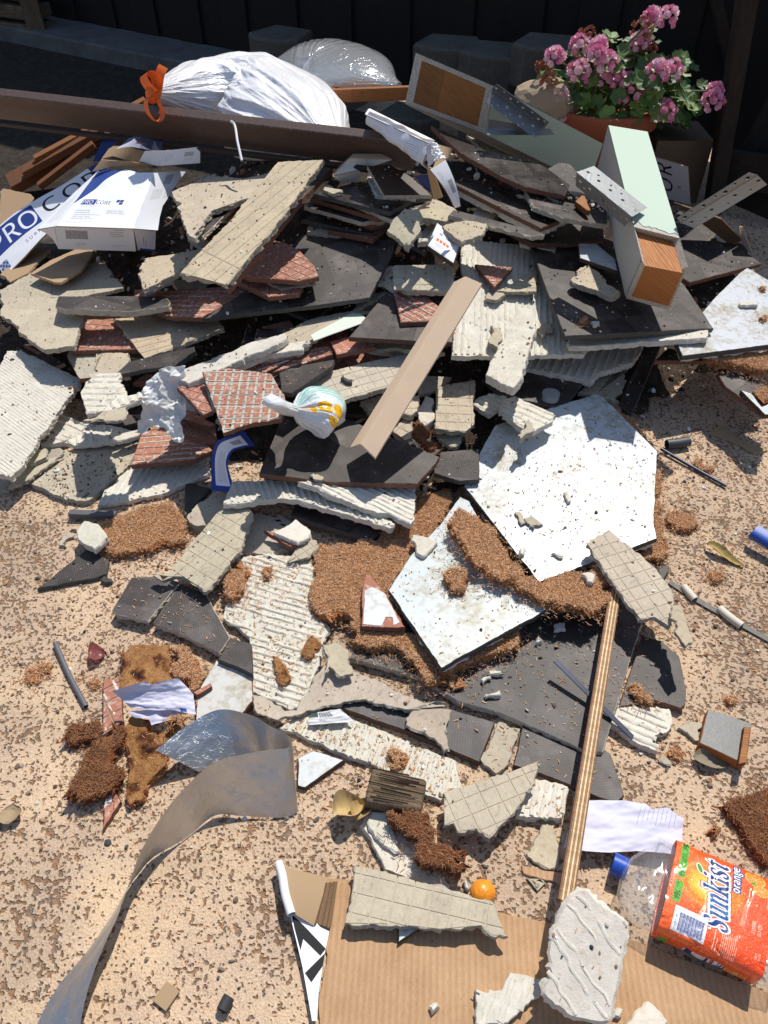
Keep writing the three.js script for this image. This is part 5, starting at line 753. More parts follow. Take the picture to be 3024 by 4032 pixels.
S("mortar_chip","mortar chip","white triangular crumb on the metal-edged dark tile",[0.4557,0.2198,-1.4566],[0,0],[-.01,-.005,.009,-.008,.007,.002,-.006,.01],{m:"mw",t:0.008});
S("fibre_clump","fibre clump","fibre crumb on the metal-edged dark tile",[0.4309,0.2219,-1.4644],[0,0],[-.008,.003,.004,-.013,.009,-.007,-.005,.016],{m:"pb",t:0.007});
S("mortar_shard","mortar slab","grey mortar slab in deep shade under the dark tile stack",[-0.1066,0.2598,-1.801],[-.01,-.007],[-.08,-.002,-.078,-.038,.088,.004,.08,.022,-.01,.015],{m:"hbs",t:0.01});
F("ter",[-0.0447,0.266,-1.7805],[-.054,.065],[-.09,-.004,.02,.014,.052,-.047,.018,.038],"grey");
S("porcelain_tile","tile","lowest dark tile of the centre stack",[-0.0572,0.2732,-1.8228],[-.01,-.015],[-.143,-.013,-.12,-.042,.03,.032,.038,.019,.08,-.037,.088,-.019,.027,.06],{m:"dk",t:0.01,body:"grey"});
F("tb",[-0.0394,0.2804,-1.8129],[.002,.02],[-.09,-.037,.015,.017,.064,-.014,.012,.034],"ter");
S("porcelain_tile","tile","second dark tile from below in the centre stack",[-0.0491,0.2924,-1.8415],[-.025,-.025],[-.148,-.031,-.133,-.05,.03,.023,.088,-.016,.113,-.027,.039,.049,.011,.052],{m:"dk",t:0.01,body:"mort"});
F("dk",[-0.0526,0.304,-1.8176],[-.013,.07],[-.142,-.03,-.128,-.035,.019,.018,.131,-.025,.117,-.002,.003,.073],"mort");
S("porcelain_tile","tile","third dark tile from below in the centre stack",[-0.0212,0.3159,-1.8346],[-.014,.066],[-.158,-.032,-.147,-.062,.027,.051,.138,-.044,.133,-.009,.007,.095],{m:"dk",t:0.01,body:"ter"});
F("dk",[0.0145,0.3221,-1.8364],[-.017,.07],[-.148,-.028,-.022,-.115,.003,-.017,.098,-.005,.065,.04,.003,.125],"mort");
S("porcelain_tile","tile","topmost glossy dark tile of the centre stack",[0.0011,0.336,-1.8344],[-.013,.07],[-.169,-.004,-.029,-.126,.005,-.016,.113,.006,.068,.028,.012,.112],{m:"dk",t:0.01,body:"grey",gloss:1});
S("mortar_chip","mortar chip","pale chip on the back of the glossy top tile",[-0.126,0.3466,-1.8418],[.03,.07],[-.021,-.002,-.011,-.037,.028,.009,.005,.03],{m:"hbs",t:0.01});
F("mw",[0.0096,0.3407,-1.8922],[-.056,.07],[-.051,-.044,-.009,-.112,.024,-.026,.065,.093,-.028,.089],"grey");
S("wood_tile","tile","reddish brown wood-look tile behind the glossy top tile",[0.0286,0.3808,-1.8159],[.02,-.25],[-.069,-.052,-.015,-.057,.032,-.011,.081,.061,-.029,.059],{m:"dkb",t:0.009,body:"mort"});
S("mortar_shard","mortar slab","grey board in shade under the long dark tile",[0.1376,0.3106,-1.7978],[-.065,-.005],[-.06,-.014,-.016,-.078,.03,-.028,.058,.032,.033,.049,-.045,.038],{m:"hbs",t:0.012});
S("porcelain_tile","tile","long dark tile below the tile with cream mortar bed",[0.2625,0.3134,-1.7289],[-.102,.07],[-.112,-.028,-.098,-.064,-.051,-.044,.092,.023,.105,.04,.075,.054,-.01,.019],{m:"dk",t:0.01,body:"mort"});
S("mortar_shard","mortar slab","grey mottled board in shade right of the white card",[0.1869,0.3242,-1.6779],[-.018,.07],[-.055,-.014,-.01,-.057,.05,-.039,.032,.032,-.017,.077],{m:"hbs",t:0.012});
S("porcelain_tile","tile","dark tile on a thick cream mortar bed at heap right",[0.3098,0.3106,-1.8549],[-.157,.07],[-.134,-.065,-.125,-.101,-.074,-.106,.02,-.003,.055,.016,.15,.011,.113,.07,.05,.148,-.055,.03],{m:"dk",t:0.01,ml:0.014,body:"ter"});
F("mw",[0.4235,0.3007,-1.8349],[-.139,.07],[-.076,-.073,-.006,-.017,.092,.016,-.01,.074],"ter");
S("porcelain_tile","tile","dark tile with grey broken left end under the stud",[0.4342,0.3186,-1.8159],[-.16,.07],[-.091,-.068,-.071,-.089,.006,-.061,.078,-.009,.102,.007,.083,.088,-.022,.086,-.085,.046],{m:"dk",t:0.011,body:"mort"});
S("wood_chip","wood chip","orange wood chip behind the dark broken tile",[0.4708,0.334,-1.798],[-.062,.07],[-.02,-.004,.004,-.047,.012,-.049,.006,.05,-.002,.051],{m:"wd",t:0.012});
F("hbs",[0.6297,0.1112,-2.4566],[-.094,.07],[-.076,-.024,.002,-.145,.01,-.107,.028,.044,.063,.107,-.027,.125],"mort");
S("porcelain_tile","tile","dusty dark tile at the foot of the green drywall",[0.4652,0.3379,-1.9323],[-.14,-.02],[-.063,-.024,-.019,-.089,.011,-.089,.039,.038,.053,.088,-.021,.076],{m:"dk",t:0.01,body:"mort"});
F("hbs",[0.3442,0.324,-2.0306],[-.16,.07],[-.112,-.232,-.003,-.088,.065,.022,.07,.215,-.02,.082],"ter");
S("porcelain_tile","tile","uppermost dark tile sloping at the right of the heap",[0.3031,0.366,-1.9511],[-.14,-.06],[-.184,-.159,-.112,-.109,-.033,-.041,.055,-.046,.101,-.011,.151,.07,.129,.13,.032,.114,-.027,.071,-.113,-.019],{m:"dk",t:0.011,body:"ter",gloss:1});
F("dk",[-0.4022,0.3166,-1.8429],[.047,.07],[-.088,-.082,.023,-.106,.062,-.031,.004,.22],"mort");
S("drywall_piece","drywall","grey curved drywall pieces in shade behind the slanted tan board",[-0.3889,0.3365,-1.8187],[.149,.07],[-.143,-.104,-.058,-.189,.039,-.12,.102,-.141,.113,.006,-.007,.084,-.013,.245,-.033,.219],{m:"hbs",t:0.012});
F("mw",[-0.5361,0.1943,-1.7214],[.112,-.055],[-.048,.015,-.045,-.022,.051,-.076,.035,-.037,.031,.036,-.024,.084],"ter");
S("backer_board","backer board","tan board wedge left of the slanted tan board",[-0.5111,0.2264,-1.6931],[.127,.07],[-.067,.02,-.077,-.067,.07,-.082,.061,-.027,.04,.04,-.027,.117],{m:"hbs",t:0.012});
S("tile_strip","tile","dark brown tile on edge along the slanted tan board",[-0.229,0.3324,-1.7181],[.16,-.019],[-.096,.282,-.061,.171,-.035,.014,.038,-.159,.102,-.31,.131,-.308,.042,-.103,-.031,.123,-.091,.29],{m:"dk",t:0.012,body:"ter"});
S("backer_board","backer board","long slanted tan board with faint lines above the terracotta fan",[-0.2954,0.3664,-1.6191],[0,-.22],[-.123,.162,-.092,.098,-.044,.007,.049,-.219,.156,-.228,.076,-.02,-.023,.2],{m:"hb1",t:0.014,pitch:0.0253,ang:0.602});
S("cardboard_flap","cardboard","dark brown cardboard flap at the left frame edge",[-1.171,0.0718,-2.4036],[0,-.35],[-.04,.003,-.052,-.054,-.045,-.068,.048,-.043,.062,-.025,.037,.052,-.011,.134],{m:"cbb",t:0.004});
S("cardboard_flap","cardboard","torn layered cardboard flap, left of two under printed box",[-0.9616,0.1175,-1.9085],[.14,-.007],[-.049,.037,-.03,.05,-.004,.087,.032,.049,.043,-.027,.054,-.079,-.003,-.095,-.043,-.023],{m:"cbb",t:0.006});
S("cardboard_flap","cardboard","torn tan cardboard flap, right of two under printed box",[-0.8157,0.1562,-1.8304],[.101,.07],[-.081,.025,-.054,-.049,-.004,-.111,.054,-.098,.056,.036,.024,.102,.005,.096],{m:"cbb",t:0.006});
F("dk",[0.0815,0.2542,-1.7796],[-.005,-.076],[-.052,.017,.004,-.087,.046,-.034,.015,.067,-.013,.037],"grey");
S("plaster_shard","plaster shard","round grey plaster shard left of the white printed card",[0.0519,0.336,-1.6595],[0,-.35],[-.046,.008,-.035,-.016,-.005,-.061,.024,-.056,.038,-.026,.03,.008,.008,.042,.002,.065,-.017,.037],{m:"hbs",t:0.012});
S("mortar_chip","mortar chip","cream mortar flakes between plaster shard and printed card",[0.1013,0.2736,-1.7676],[-.007,.016],[-.017,-.004,.012,-.05,.027,-.041,.001,.039,-.023,.057],{m:"mw",t:0.014});
S("sample_card","sample tile","small white tile with orange and black print",[0.1352,0.3104,-1.6407],[.1,-.2],[-.012,-.074,.038,-.002,.015,.073,-.04,.003],{m:"card",t:0.012});
S("mortar_chunk","mortar chunk","thick white mortar chunk leaning on the plywood strip end",[0.2438,0.0783,-0.2791],[.12,-.25],[-.059,.043,-.052,.014,-.043,-.02,-.021,-.051,-.012,-.061,-.001,-.068,.013,-.066,.026,-.052,.036,-.042,.048,-.034,.053,-.029,.046,-.004,.03,.036,.016,.07,.007,.073,-.01,.071,-.031,.066,-.048,.056],{m:"mrc",t:0.016,ang:0.949});
// ================================================================ THINGS WITH A SHAPE OF THEIR OWN
// --- printed carton sheets at the left
{
  const print = canvas(1024, 400, (c) => {
    c.fillStyle = '#eef0f6'; c.fillRect(0, 0, 1024, 400); c.fillStyle = '#1d3a86'; c.fillRect(0, 20, 440, 220); c.fillStyle = '#1d3a86'; c.fillRect(930, 0, 94, 400);
    c.font = '230px sans-serif'; c.textAlign = 'center'; c.textBaseline = 'alphabetic';
    const put = (s, x, col) => { c.fillStyle = col; c.fillText(s, x, 215); };
    put('P', 70, '#f4f6fb'); put('R', 205, '#f4f6fb'); put('O', 360, '#f4f6fb'); put('C', 555, '#15171c'); put('O', 740, '#15171c'); put('R', 890, '#15171c');
    c.fillStyle = '#333'; c.font = '44px sans-serif'; c.fillText('S U R F A C E S', 400, 320); lineText(c, 560, 300, 300, 5, 14, '#888', 4);
    for (let i = 0; i < 4; i++) for (let j = 0; j < 4; j++) { c.fillStyle = (i + j) % 2 ? '#9aa6bd' : '#39507e'; c.fillRect(6 + i * 18, 300 + j * 18, 18, 18); }
  });
  const t = thing('printed_carton_sheet', 'long white carton panel with large blue and black lettering at left', 'carton');
  sheet(t, 'print', [V(-1.1143,0.13,-2.0498), V(-0.7662,0.31,-2.1219), V(-0.7125,0.29,-2.0673), V(-1.004,0.1,-1.8793)], std(W1, 0.7, { map: print }), { outline: [[0, .02], [.5, 0], [1, 0], [1, .7], [.78, .9], [.6, .82], [.45, .95], [.2, 1], [0, .98]], thick: 0.004, f: (u, v) => 0.006 * Math.sin(u * 5) + 0.004 * n3(u * 4, v * 3, 1) });
  const b = thing('blue_carton_flap', 'dark blue carton flap above the long lettered panel', 'carton');
  sheet(b, 'print', [V(-0.744,0.36,-2.1401), V(-0.7034,0.36,-2.1191), V(-0.7432,0.32,-2.091), V(-0.7671,0.32,-2.083)], MAT.navy, { thick: 0.003 });
}
{
  const t = thing('printed_carton', 'white crushed carton with blue triangle and printed front, left of heap', 'carton');
  const TL = V(-0.7309,0.325,-2.0139), TR = V(-0.5803,0.33,-1.9837), BR = V(-0.6032,0.272,-1.7948), BL = V(-0.7963,0.268,-1.8174);
  const top = canvas(1024, 1024, (c) => {
    c.fillStyle = '#f1f3f8'; c.fillRect(0, 0, 1024, 1024); c.fillStyle = '#20408c'; c.beginPath(); c.moveTo(0, 0); c.lineTo(560, 0); c.quadraticCurveTo(330, 120, 240, 250); c.lineTo(0, 640); c.fill();
    c.fillStyle = '#1d3a86'; c.fillRect(120, 560, 215, 96); c.font = '92px sans-serif'; c.fillStyle = '#f4f6fb'; c.fillText('PRO', 124, 642); c.fillStyle = '#1b1d22'; c.fillText('CORE', 338, 642); c.fillStyle = '#1d3a86'; c.fillRect(628, 548, 110, 52); c.fillStyle = '#30343c'; c.fillRect(684, 600, 54, 40); c.fillStyle = '#f1f3f8'; c.fillRect(680, 548, 4, 92); c.fillRect(628, 598, 110, 4);
    c.font = '26px sans-serif'; c.fillStyle = '#555'; c.fillText('S   U   R   F   A   C   E   S', 150, 690);
    c.font = '30px serif'; c.fillStyle = '#666'; ['Distributed by', 'Distribuido por', "Lowe's Home Centers LLC", "1000 Lowe's Blvd.", 'Mooresville, NC 28117'].forEach((s, i) => c.fillText(s, 110, 760 + i * 34)); c.fillText('MADE IN CHINA', 560, 760); c.fillText('HECHO EN CHINA', 560, 794);
    lineText(c, 60, 930, 420, 2, 18, '#999', 5); lineText(c, 820, 80, 110, 18, 26, '#c4cad6', 4);
  });
  sheet(t, 'printed_top', [TL, TR, BR, BL], std(W1, 0.65, { map: top }), { thick: 0.003, f: (u, v) => 0.010 * Math.sin(u * 3.1) * (1 - v) + 0.004 * n3(u * 4, v * 4, 3) * Math.sin(Math.PI * v), outline: [[0, .03], [.12, 0], [.3, .04], [.5, .02], [.75, .05], [1, 0], [1, 1], [0, 1]] });
  const side = canvas(256, 1024, (c) => { c.fillStyle = '#eceef3'; c.fillRect(0, 0, 256, 1024); c.save(); c.translate(128, 170); c.rotate(Math.PI / 2); barcode(c, -90, -30, 170, 60, '#777'); c.restore(); lineText(c, 40, 330, 90, 16, 12, '#888', 3); lineText(c, 150, 340, 80, 14, 12, '#888', 3); });
  sheet(t, 'side_flap', [TR, V(-0.5164,0.3,-2.1082), V(-0.5585,0.245,-1.843), BR], std(W1, 0.65, { map: side }), { thick: 0.003, f: (u, v) => -0.02 * u * u * (1 - v), outline: [[0, 0], [1, .03], [.86, .25], [.8, .45], [.72, .62], [.8, .8], [.96, 1], [0, 1]] });
  const lf = canvas(128, 512, (c) => { c.fillStyle = '#e9ebf0'; c.fillRect(0, 0, 128, 512); lineText(c, 30, 200, 70, 20, 13, '#999', 3); });
  sheet(t, 'left_flap', [V(-0.7939,0.285,-1.9751), V(-0.7327,0.324,-2.0143), BL, V(-0.862,0.245,-1.8494)], std(W1, 0.65, { map: lf }), { thick: 0.003 });
  const fr = canvas(1024, 320, (c) => { c.fillStyle = '#e8e6e4'; c.fillRect(0, 0, 1024, 320); barcode(c, 130, 50, 290, 120); c.save(); c.translate(900, 120); c.rotate(Math.PI); lineText(c, 10, 0, 200, 4, 28, '#777', 7); c.restore(); lineText(c, 240, 225, 150, 3, 20, '#888', 5); lineText(c, 720, 240, 200, 2, 22, '#888', 5); });
  const F0 = V(-0.8033,0.266,-1.8199), F1 = V(-0.6061,0.27,-1.7991);
  sheet(t, 'front_panel', [F0, F1, V(-0.6176,0.205,-1.8129), V(-0.8166,0.203,-1.8294)], std(W1, 0.7, { map: fr }), { thick: 0.003 });
  sheet(t, 'corner_flap', [V(-0.8603,0.243,-1.8492), V(-0.8045,0.264,-1.8198), V(-0.8177,0.203,-1.8313), V(-0.8373,0.2,-1.8661)], MAT.white, { thick: 0.003, outline: [[0, 0], [1, 0], [1, 1], [.7, .85], [.35, .35]] });
  sheet(t, 'end_flap', [V(-0.6052,0.268,-1.7997), V(-0.5661,0.243,-1.8428), V(-0.5791,0.19,-1.8408), V(-0.6154,0.203,-1.8232)], std(W1, 0.7, { map: canvas(256, 256, (c) => { c.fillStyle = '#e6e4e4'; c.fillRect(0, 0, 256, 256); c.fillStyle = '#27458e'; c.fillRect(30, 228, 226, 28); c.save(); c.translate(110, 130); c.rotate(-Math.PI / 2); c.fillStyle = '#555'; c.font = '22px sans-serif'; lineText(c, -70, -14, 130, 2, 30, '#777', 7); c.restore(); }) }), { thick: 0.003 });
}
{
  const t = thing('torn_carton', 'torn carton with bare brown flap lying above the printed carton', 'carton');
  sheet(t, 'brown_flap', [V(-0.6998,0.37,-2.0538), V(-0.6044,0.37,-2.026), V(-0.624,0.345,-2.0163), V(-0.7206,0.35,-2.0222)], MAT.cardBrown, { thick: 0.004, f: (u, v) => 0.008 * Math.sin(u * 4), outline: [[0, .2], [.1, 0], [1, 0], [1, 1], [.6, .95], [.3, .8], [0, 1]] });
  sheet(t, 'torn_edge', [V(-0.7176,0.352,-2.0129), V(-0.6168,0.352,-1.9976), V(-0.5796,0.335,-2.0137), V(-0.7413,0.33,-1.9912)], MAT.cardBrown, { thick: 0.004, outline: [[0, 0], [.3, .05], [.7, 0], [1, .5], [1, .9], [.7, 1], [.5, .55], [.3, .6], [.15, .85], [0, 1]] });
  sheet(t, 'white_side', [V(-0.6033,0.372,-2.0165), V(-0.5508,0.372,-2.0181), V(-0.5763,0.338,-2.0081), V(-0.6241,0.346,-2.0174)], MAT.white, { thick: 0.003 });
  sheet(t, 'printed_side', [V(-0.5508,0.372,-2.0181), V(-0.4666,0.375,-2.0358), V(-0.4733,0.335,-2.0352), V(-0.5755,0.338,-2.0081)], std(W1, 0.7, { map: canvas(512, 256, (c) => { c.fillStyle = '#e6e8ee'; c.fillRect(0, 0, 512, 256); lineText(c, 40, 70, 110, 5, 26, '#9aa0ac', 6); barcode(c, 300, 60, 120, 70, '#666'); lineText(c, 300, 160, 120, 3, 18, '#999', 4); }) }), { thick: 0.003 });
  const pg = thing('glossy_page', 'dark glossy page with pale print above the brown carton flap', 'page');
  sheet(pg, 'print', [V(-0.6428,0.395,-2.0389), V(-0.5621,0.39,-2.0412), V(-0.5638,0.375,-2.02), V(-0.6757,0.375,-2.0215)], std(W1, 0.4, { map: canvas(256, 128, (c) => { c.fillStyle = '#2a2d45'; c.fillRect(0, 0, 256, 128); c.fillStyle = '#d9d6e2'; c.beginPath(); c.moveTo(0, 100); c.quadraticCurveTo(70, 60, 60, 20); c.quadraticCurveTo(120, 80, 200, 128); c.lineTo(0, 128); c.fill(); c.fillStyle = '#7a4a55'; c.fillRect(100, 60, 60, 20); }) }), { f: (u, v) => 0.01 * Math.sin(u * 5) });
}
// --- boards and sticks
{
  const mk = (a, b, w, th, m, lab, up) => { const o = mesh('wood_plank', bar(a, b, w, th, up), m); tag(o, lab, 'plank'); };
  mk(V(-1.2566,0.05,-2.6028), V(-0.9227,0.17,-2.782), 0.12, 0.03, std([.22, .17, .14], .85, { map: woodMap }), 'lowest dark brown plank at the left, beneath two splintered ones');
  mk(V(-1.1849,0.1,-2.584), V(-0.9148,0.21,-2.6623), 0.07, 0.022, std([0.26, 0.19, 0.155], 0.8, { map: woodMap }), 'middle splintered brown plank at the far left of the heap');
  mk(V(-1.1422,0.135,-2.5945), V(-0.7899,0.26,-2.7712), 0.035, 0.02, std([.42, .33, .26], .8, { map: woodMap }), 'topmost narrow splintered plank at the far left of heap');
  mk(V(-1.1103,0.09,-2.4908), V(-0.9287,0.19,-2.5754), 0.03, 0.02, std([0.30, 0.22, 0.17], 0.8, { map: woodMap }), 'short orange-brown plank beside the long lettered panel');
  const bt = mesh('plywood_batten', bar(V(-0.241,0.36,-2.4748), V(0.0722,0.4,-2.3763), 0.02, 0.035), std([0.5, 0.38, 0.30], 0.8, { map: woodMap })); tag(bt, 'brown plywood batten between the white bag and the wooden stud', 'batten');
}
{ // long dark brown plank across the top
  const a = V(-1.1395,0.4,-2.3106), b = V(0.0662,0.415,-1.8853), t = thing('painted_plank', 'long dark brown painted plank lying across the white bag', 'plank');
  const m = std([0.15, 0.10, 0.088], 0.42, { map: sideMap });
  mesh('plank_board', bar(a, b, 0.026, 0.088, V(0, 1, 0.55)), m, t);
  mesh('plank_lip', bar(a.clone().add(V(0, -0.038, 0.036)), b.clone().add(V(0, -0.038, 0.034)), 0.012, 0.012, V(0, 1, 0.5)), std([0.03, 0.02, 0.018], 0.6), t);
}
{ // striped plywood strip standing on the cardboard
  const a = V(0.4024,0.055,-0.8502), b = V(0.2261,0.075,-0.3339), t = thing('plywood_strip', 'long striped plywood strip from the slanted board to the mortar chunk', 'plywood strip');
  const d = b.clone().sub(a).normalize(), side = d.clone().cross(V(0, 1, 0)).normalize(), W0 = 0.0195, cols = [[0.28, 0.12, 0.06], [0.80, 0.55, 0.30], [0.44, 0.23, 0.10], [1.0, 0.78, 0.50], [0.48, 0.26, 0.12], [1.0, 0.76, 0.48], [0.44, 0.23, 0.10], [0.28, 0.13, 0.07]];
  let x = -W0 / 2; const ws = [.09, .14, .13, .15, .13, .14, .13, .09];
  ws.forEach((w, i) => { const c = x + w * W0 / 2; mesh('ply', bar(a.clone().addScaledVector(side, c), b.clone().addScaledVector(side, c), w * W0 - 0.0002, 0.012), std(cols[i], 0.7, { map: sideMap }), t); x += w * W0; });
}
{ // brown paper corner guard leaning over the heap
  const t = thing('corner_guard', 'long folded brown cardboard corner guard leaning across the middle', 'cardboard corner guard');
  const r0 = V(0.1599,0.36,-1.3944), r1 = V(-0.0443,0.165,-1.1175), a1 = V(0.1905,0.357,-1.3705), b1 = V(-0.0159,0.156,-1.0873), a0 = V(0.1392,0.338,-1.4114), b0 = V(-0.0669,0.125,-1.1529);
  const prof = (R, A, B) => { const o = []; for (let k = 0; k <= 6; k++) o.push(mix(A, mix(A, R, .88), k / 6)); const c1 = mix(A, R, .88), c2 = mix(B, R, .88); for (let k = 1; k < 6; k++) { const s = k / 6; o.push(mix(mix(c1, R, s), mix(R, c2, s), s)); } for (let k = 0; k <= 6; k++) o.push(mix(mix(B, R, .88), B, k / 6)); return o; };
  const p = prof(r0, a0, a1), q = prof(r1, b0, b1), dn = V(0, -0.0035, 0.001), T = new Tris(), n = p.length;
  const N = 30; for (let i = 0; i < N; i++) for (let k = 0; k + 1 < n; k++) { const P = (s, j, d) => { const v = mix(p[j], q[j], s); const w = 0.0012 * n3(s * 9, j * .7, 2); v.y += w; return d ? v.add(dn) : v; }; T.quad(P(i / N, k), P((i + 1) / N, k), P((i + 1) / N, k + 1), P(i / N, k + 1)); T.quad(P(i / N, k, 1), P(i / N, k + 1, 1), P((i + 1) / N, k + 1, 1), P((i + 1) / N, k, 1)); }
  for (const [e] of [[p], [q]]) for (let k = 0; k + 1 < n; k++) T.quad(e[k], e[k + 1], e[k + 1].clone().add(dn), e[k].clone().add(dn));
  for (const k of [0, n - 1]) T.quad(p[k], q[k], q[k].clone().add(dn), p[k].clone().add(dn));
  mesh('folded_board', T.geo(0.5), std([0.70, 0.52, 0.36], 0.85), t);
}
// --- boxed-in wooden studs
function stud(name, label, quad, vec, inset, o) { // quad TL, TR, BR, BL of the end; core of wood, lined on the sides named in o.skins
  const t = thing(name, label, 'stud'), far = quad.map(p => p.clone().add(vec)), c = quad.reduce((s, p) => s.add(p), V(0, 0, 0)).multiplyScalar(.25);
  const inner = quad.map(p => mix(p, c, inset)), innerF = inner.map(p => p.clone().add(vec)), back = vec.clone().normalize();
  for (const [i0, s] of o.cores) { const L = (u) => [mix(inner[0], inner[1], u), mix(inner[3], inner[2], u)]; const [u0, u1] = [i0, s], A = L(u0), B = L(u1), dd = vec; const q = [A[0], B[0], B[1], A[1]]; mesh('wooden_core', woodUV(hex(q, q.map(p => p.clone().add(dd))), vec), i0 ? o.wood : vary(o.wood, o.cores.length > 1 ? .78 : 1), t); }
  for (const [k, s0, mat, nm, rag] of o.skins) { const j = (k + 1) % 4, o0 = quad[k].clone().addScaledVector(vec, s0), o1 = quad[j].clone().addScaledVector(vec, s0 + (rag ?? 0)), i0 = mix(inner[k], quad[k], .04).addScaledVector(vec, s0), i1 = mix(inner[j], quad[j], .04).addScaledVector(vec, s0 + (rag ?? 0)); const cut = 0.0022, oi0 = mix(o0, i0, .0), oi1 = mix(o1, i1, .0);
    mesh(nm, hex([o0, o1, i1, i0], [far[k], far[j], mix(innerF[j], far[j], .04), mix(innerF[k], far[k], .04)]), MAT.gypsum, t);
    const nn = oi1.clone().sub(oi0).cross(vec).normalize(); if (nn.dot(mix(o0, o1, .5).sub(c)) < 0) nn.negate(); const e = 0.001; // painted skin on the outside, 1 mm proud
    const N = 14, T = new Tris(); for (let m = 0; m < N; m++) { const f = (s) => mix(oi0, oi1, s).addScaledVector(vec, 0.012 + (rag === undefined ? 0.004 : 0.05) * Math.abs(n3(s * 5.3, k, 4.4)) + (rag ? .02 * n3(s * 21, k, 1) : 0)).addScaledVector(nn, e), g = (s) => mix(far[k], far[j], s).addScaledVector(nn, e); T.quad(f(m / N), f((m + 1) / N), g((m + 1) / N), g(m / N)); }
    mesh('painted_face', T.geo(), mat, t); }
  return t;
}
function woodUV(g, vec) { const p = g.attributes.position, u = g.attributes.uv, d = vec.clone().normalize(); for (let i = 0; i < p.count; i++) { const x = p.getX(i) * d.x + p.getY(i) * d.y + p.getZ(i) * d.z; u.setXY(i, x * .8 + p.getY(i) * .25, p.getX(i) * .6 + p.getY(i) * .8); } return g; }
{
  const q = [V(0.0803,0.545,-2.1994), V(0.2722,0.5,-2.0866), V(0.2585,0.385,-2.1009), V(0.0551,0.43,-2.1845)], far = V(0.5901,0.335,-2.171);
  stud('boxed_stud', 'boxed stud with broad brown wood end and green drywall side', q, far.sub(q[1]), 0.19, { wood: std([0.62, 0.55, 0.44], 0.8, { map: woodMap }), cores: [[0, .36], [.365, 1]], skins: [[0, 0, MAT.cream, 'drywall_lining', .0], [1, 0, MAT.green, 'drywall_lining'], [2, 0, MAT.cream, 'drywall_lining'], [3, 0, MAT.cream, 'drywall_lining']] });
  const q2 = [V(0.5616,0.335,-1.6415), V(0.6599,0.325,-1.6364), V(0.654,0.185,-1.5648), V(0.5591,0.195,-1.6034)];
  const qe = [V(0.5115,0.375,-1.4289), V(0.5974,0.37,-1.4017), V(0.618,0.235,-1.4783), V(0.5302,0.24,-1.5211)], farTL = V(0.5266,0.465,-1.9168);
  stud('boxed_stud', 'boxed stud with pale green top and orange wood end, at right', qe, farTL.sub(qe[0]), 0.19, { wood: std([0.78, 0.64, 0.50], 0.75, { map: woodMap }), cores: [[0, 1]], skins: [[0, .22, MAT.green, 'drywall_lining', -.02], [1, .02, MAT.cream, 'drywall_lining'], [2, 0, MAT.cream, 'drywall_lining'], [3, 0, MAT.cream, 'drywall_lining']] });
}
// --- galvanised corner beads: two flanges with punched holes
function bead(label, p0, p1, f1, f2, lenHoles = 9) {
  const t = thing('steel_corner_bead', label, 'corner bead'), d = p1.clone().sub(p0), L = d.length(); d.normalize();
  for (const [f, nm] of [[f1, 'flange'], [f2, 'flange']]) {
    const w = f.clone().sub(p0); w.addScaledVector(d, -w.dot(d)); const wd = w.length(); w.normalize();
    const s = new THREE.Shape(); s.moveTo(0, 0); s.lineTo(L, 0); s.lineTo(L - rr(0, .012), wd); s.lineTo(rr(0, .006), wd * .97); s.closePath();
    for (let i = 0; i < lenHoles; i++) { const h = new THREE.Path(); h.absarc((i + .5) / lenHoles * L + rr(-.004, .004), wd * (i % 2 ? .68 : .42), i % 2 ? .003 : .0042, 0, Math.PI * 2, true); s.holes.push(h); }
    const g = new THREE.ExtrudeGeometry(s, { depth: 0.0009, bevelEnabled: false, curveSegments: 8 }); const n = d.clone().cross(w).normalize(); g.applyMatrix4(new THREE.Matrix4().makeBasis(d, w, n).setPosition(p0)); mesh(nm, g, MAT.steel, t);
  }
  mesh('bead_nose', tube([p0, mix(p0, p1, .5), p1], 0.0022, 20, 8), MAT.steel, t);
}
bead('galvanised corner bead crossing the pale green boxed stud', V(0.406,0.46,-1.652), V(0.5068,0.415,-1.5366), V(0.4423,0.462,-1.7017), V(0.4044,0.428,-1.6787));
bead('galvanised corner bead sticking up at the right edge of the heap', V(0.6117,0.4,-1.5441), V(0.7081,0.52,-1.4847), V(0.5996,0.415,-1.5366), V(0.6369,0.36,-1.5714), 7);
bead('galvanised bent bead lying on the broad wood-ended stud', V(0.2658,0.5,-2.0702), V(0.4031,0.42,-2.0433), V(0.2777,0.515,-2.0469), V(0.26,0.47,-2.0421), 8);
{ const t = thing('steel_track', 'bent galvanised track end on the green side of the stud', 'steel track'); const a = V(0.2543,0.43,-2.0042), b = V(0.2528,0.42,-1.987), c = V(0.4402,0.385,-2.0893), d = V(0.4273,0.4,-2.0881), e = V(0.2565,0.45,-2.0059), f = V(0.3836,0.415,-2.0584); mesh('web', hex([e, f, d, a].map(p => p.clone()), [e, f, d, a].map(p => p.clone().add(V(0, -.001, -.0005)))), MAT.steel, t); mesh('flange', hex([a, d, c, b], [a, d, c, b].map(p => p.clone().add(V(0, -.0005, -.001)))), MAT.steel, t); }
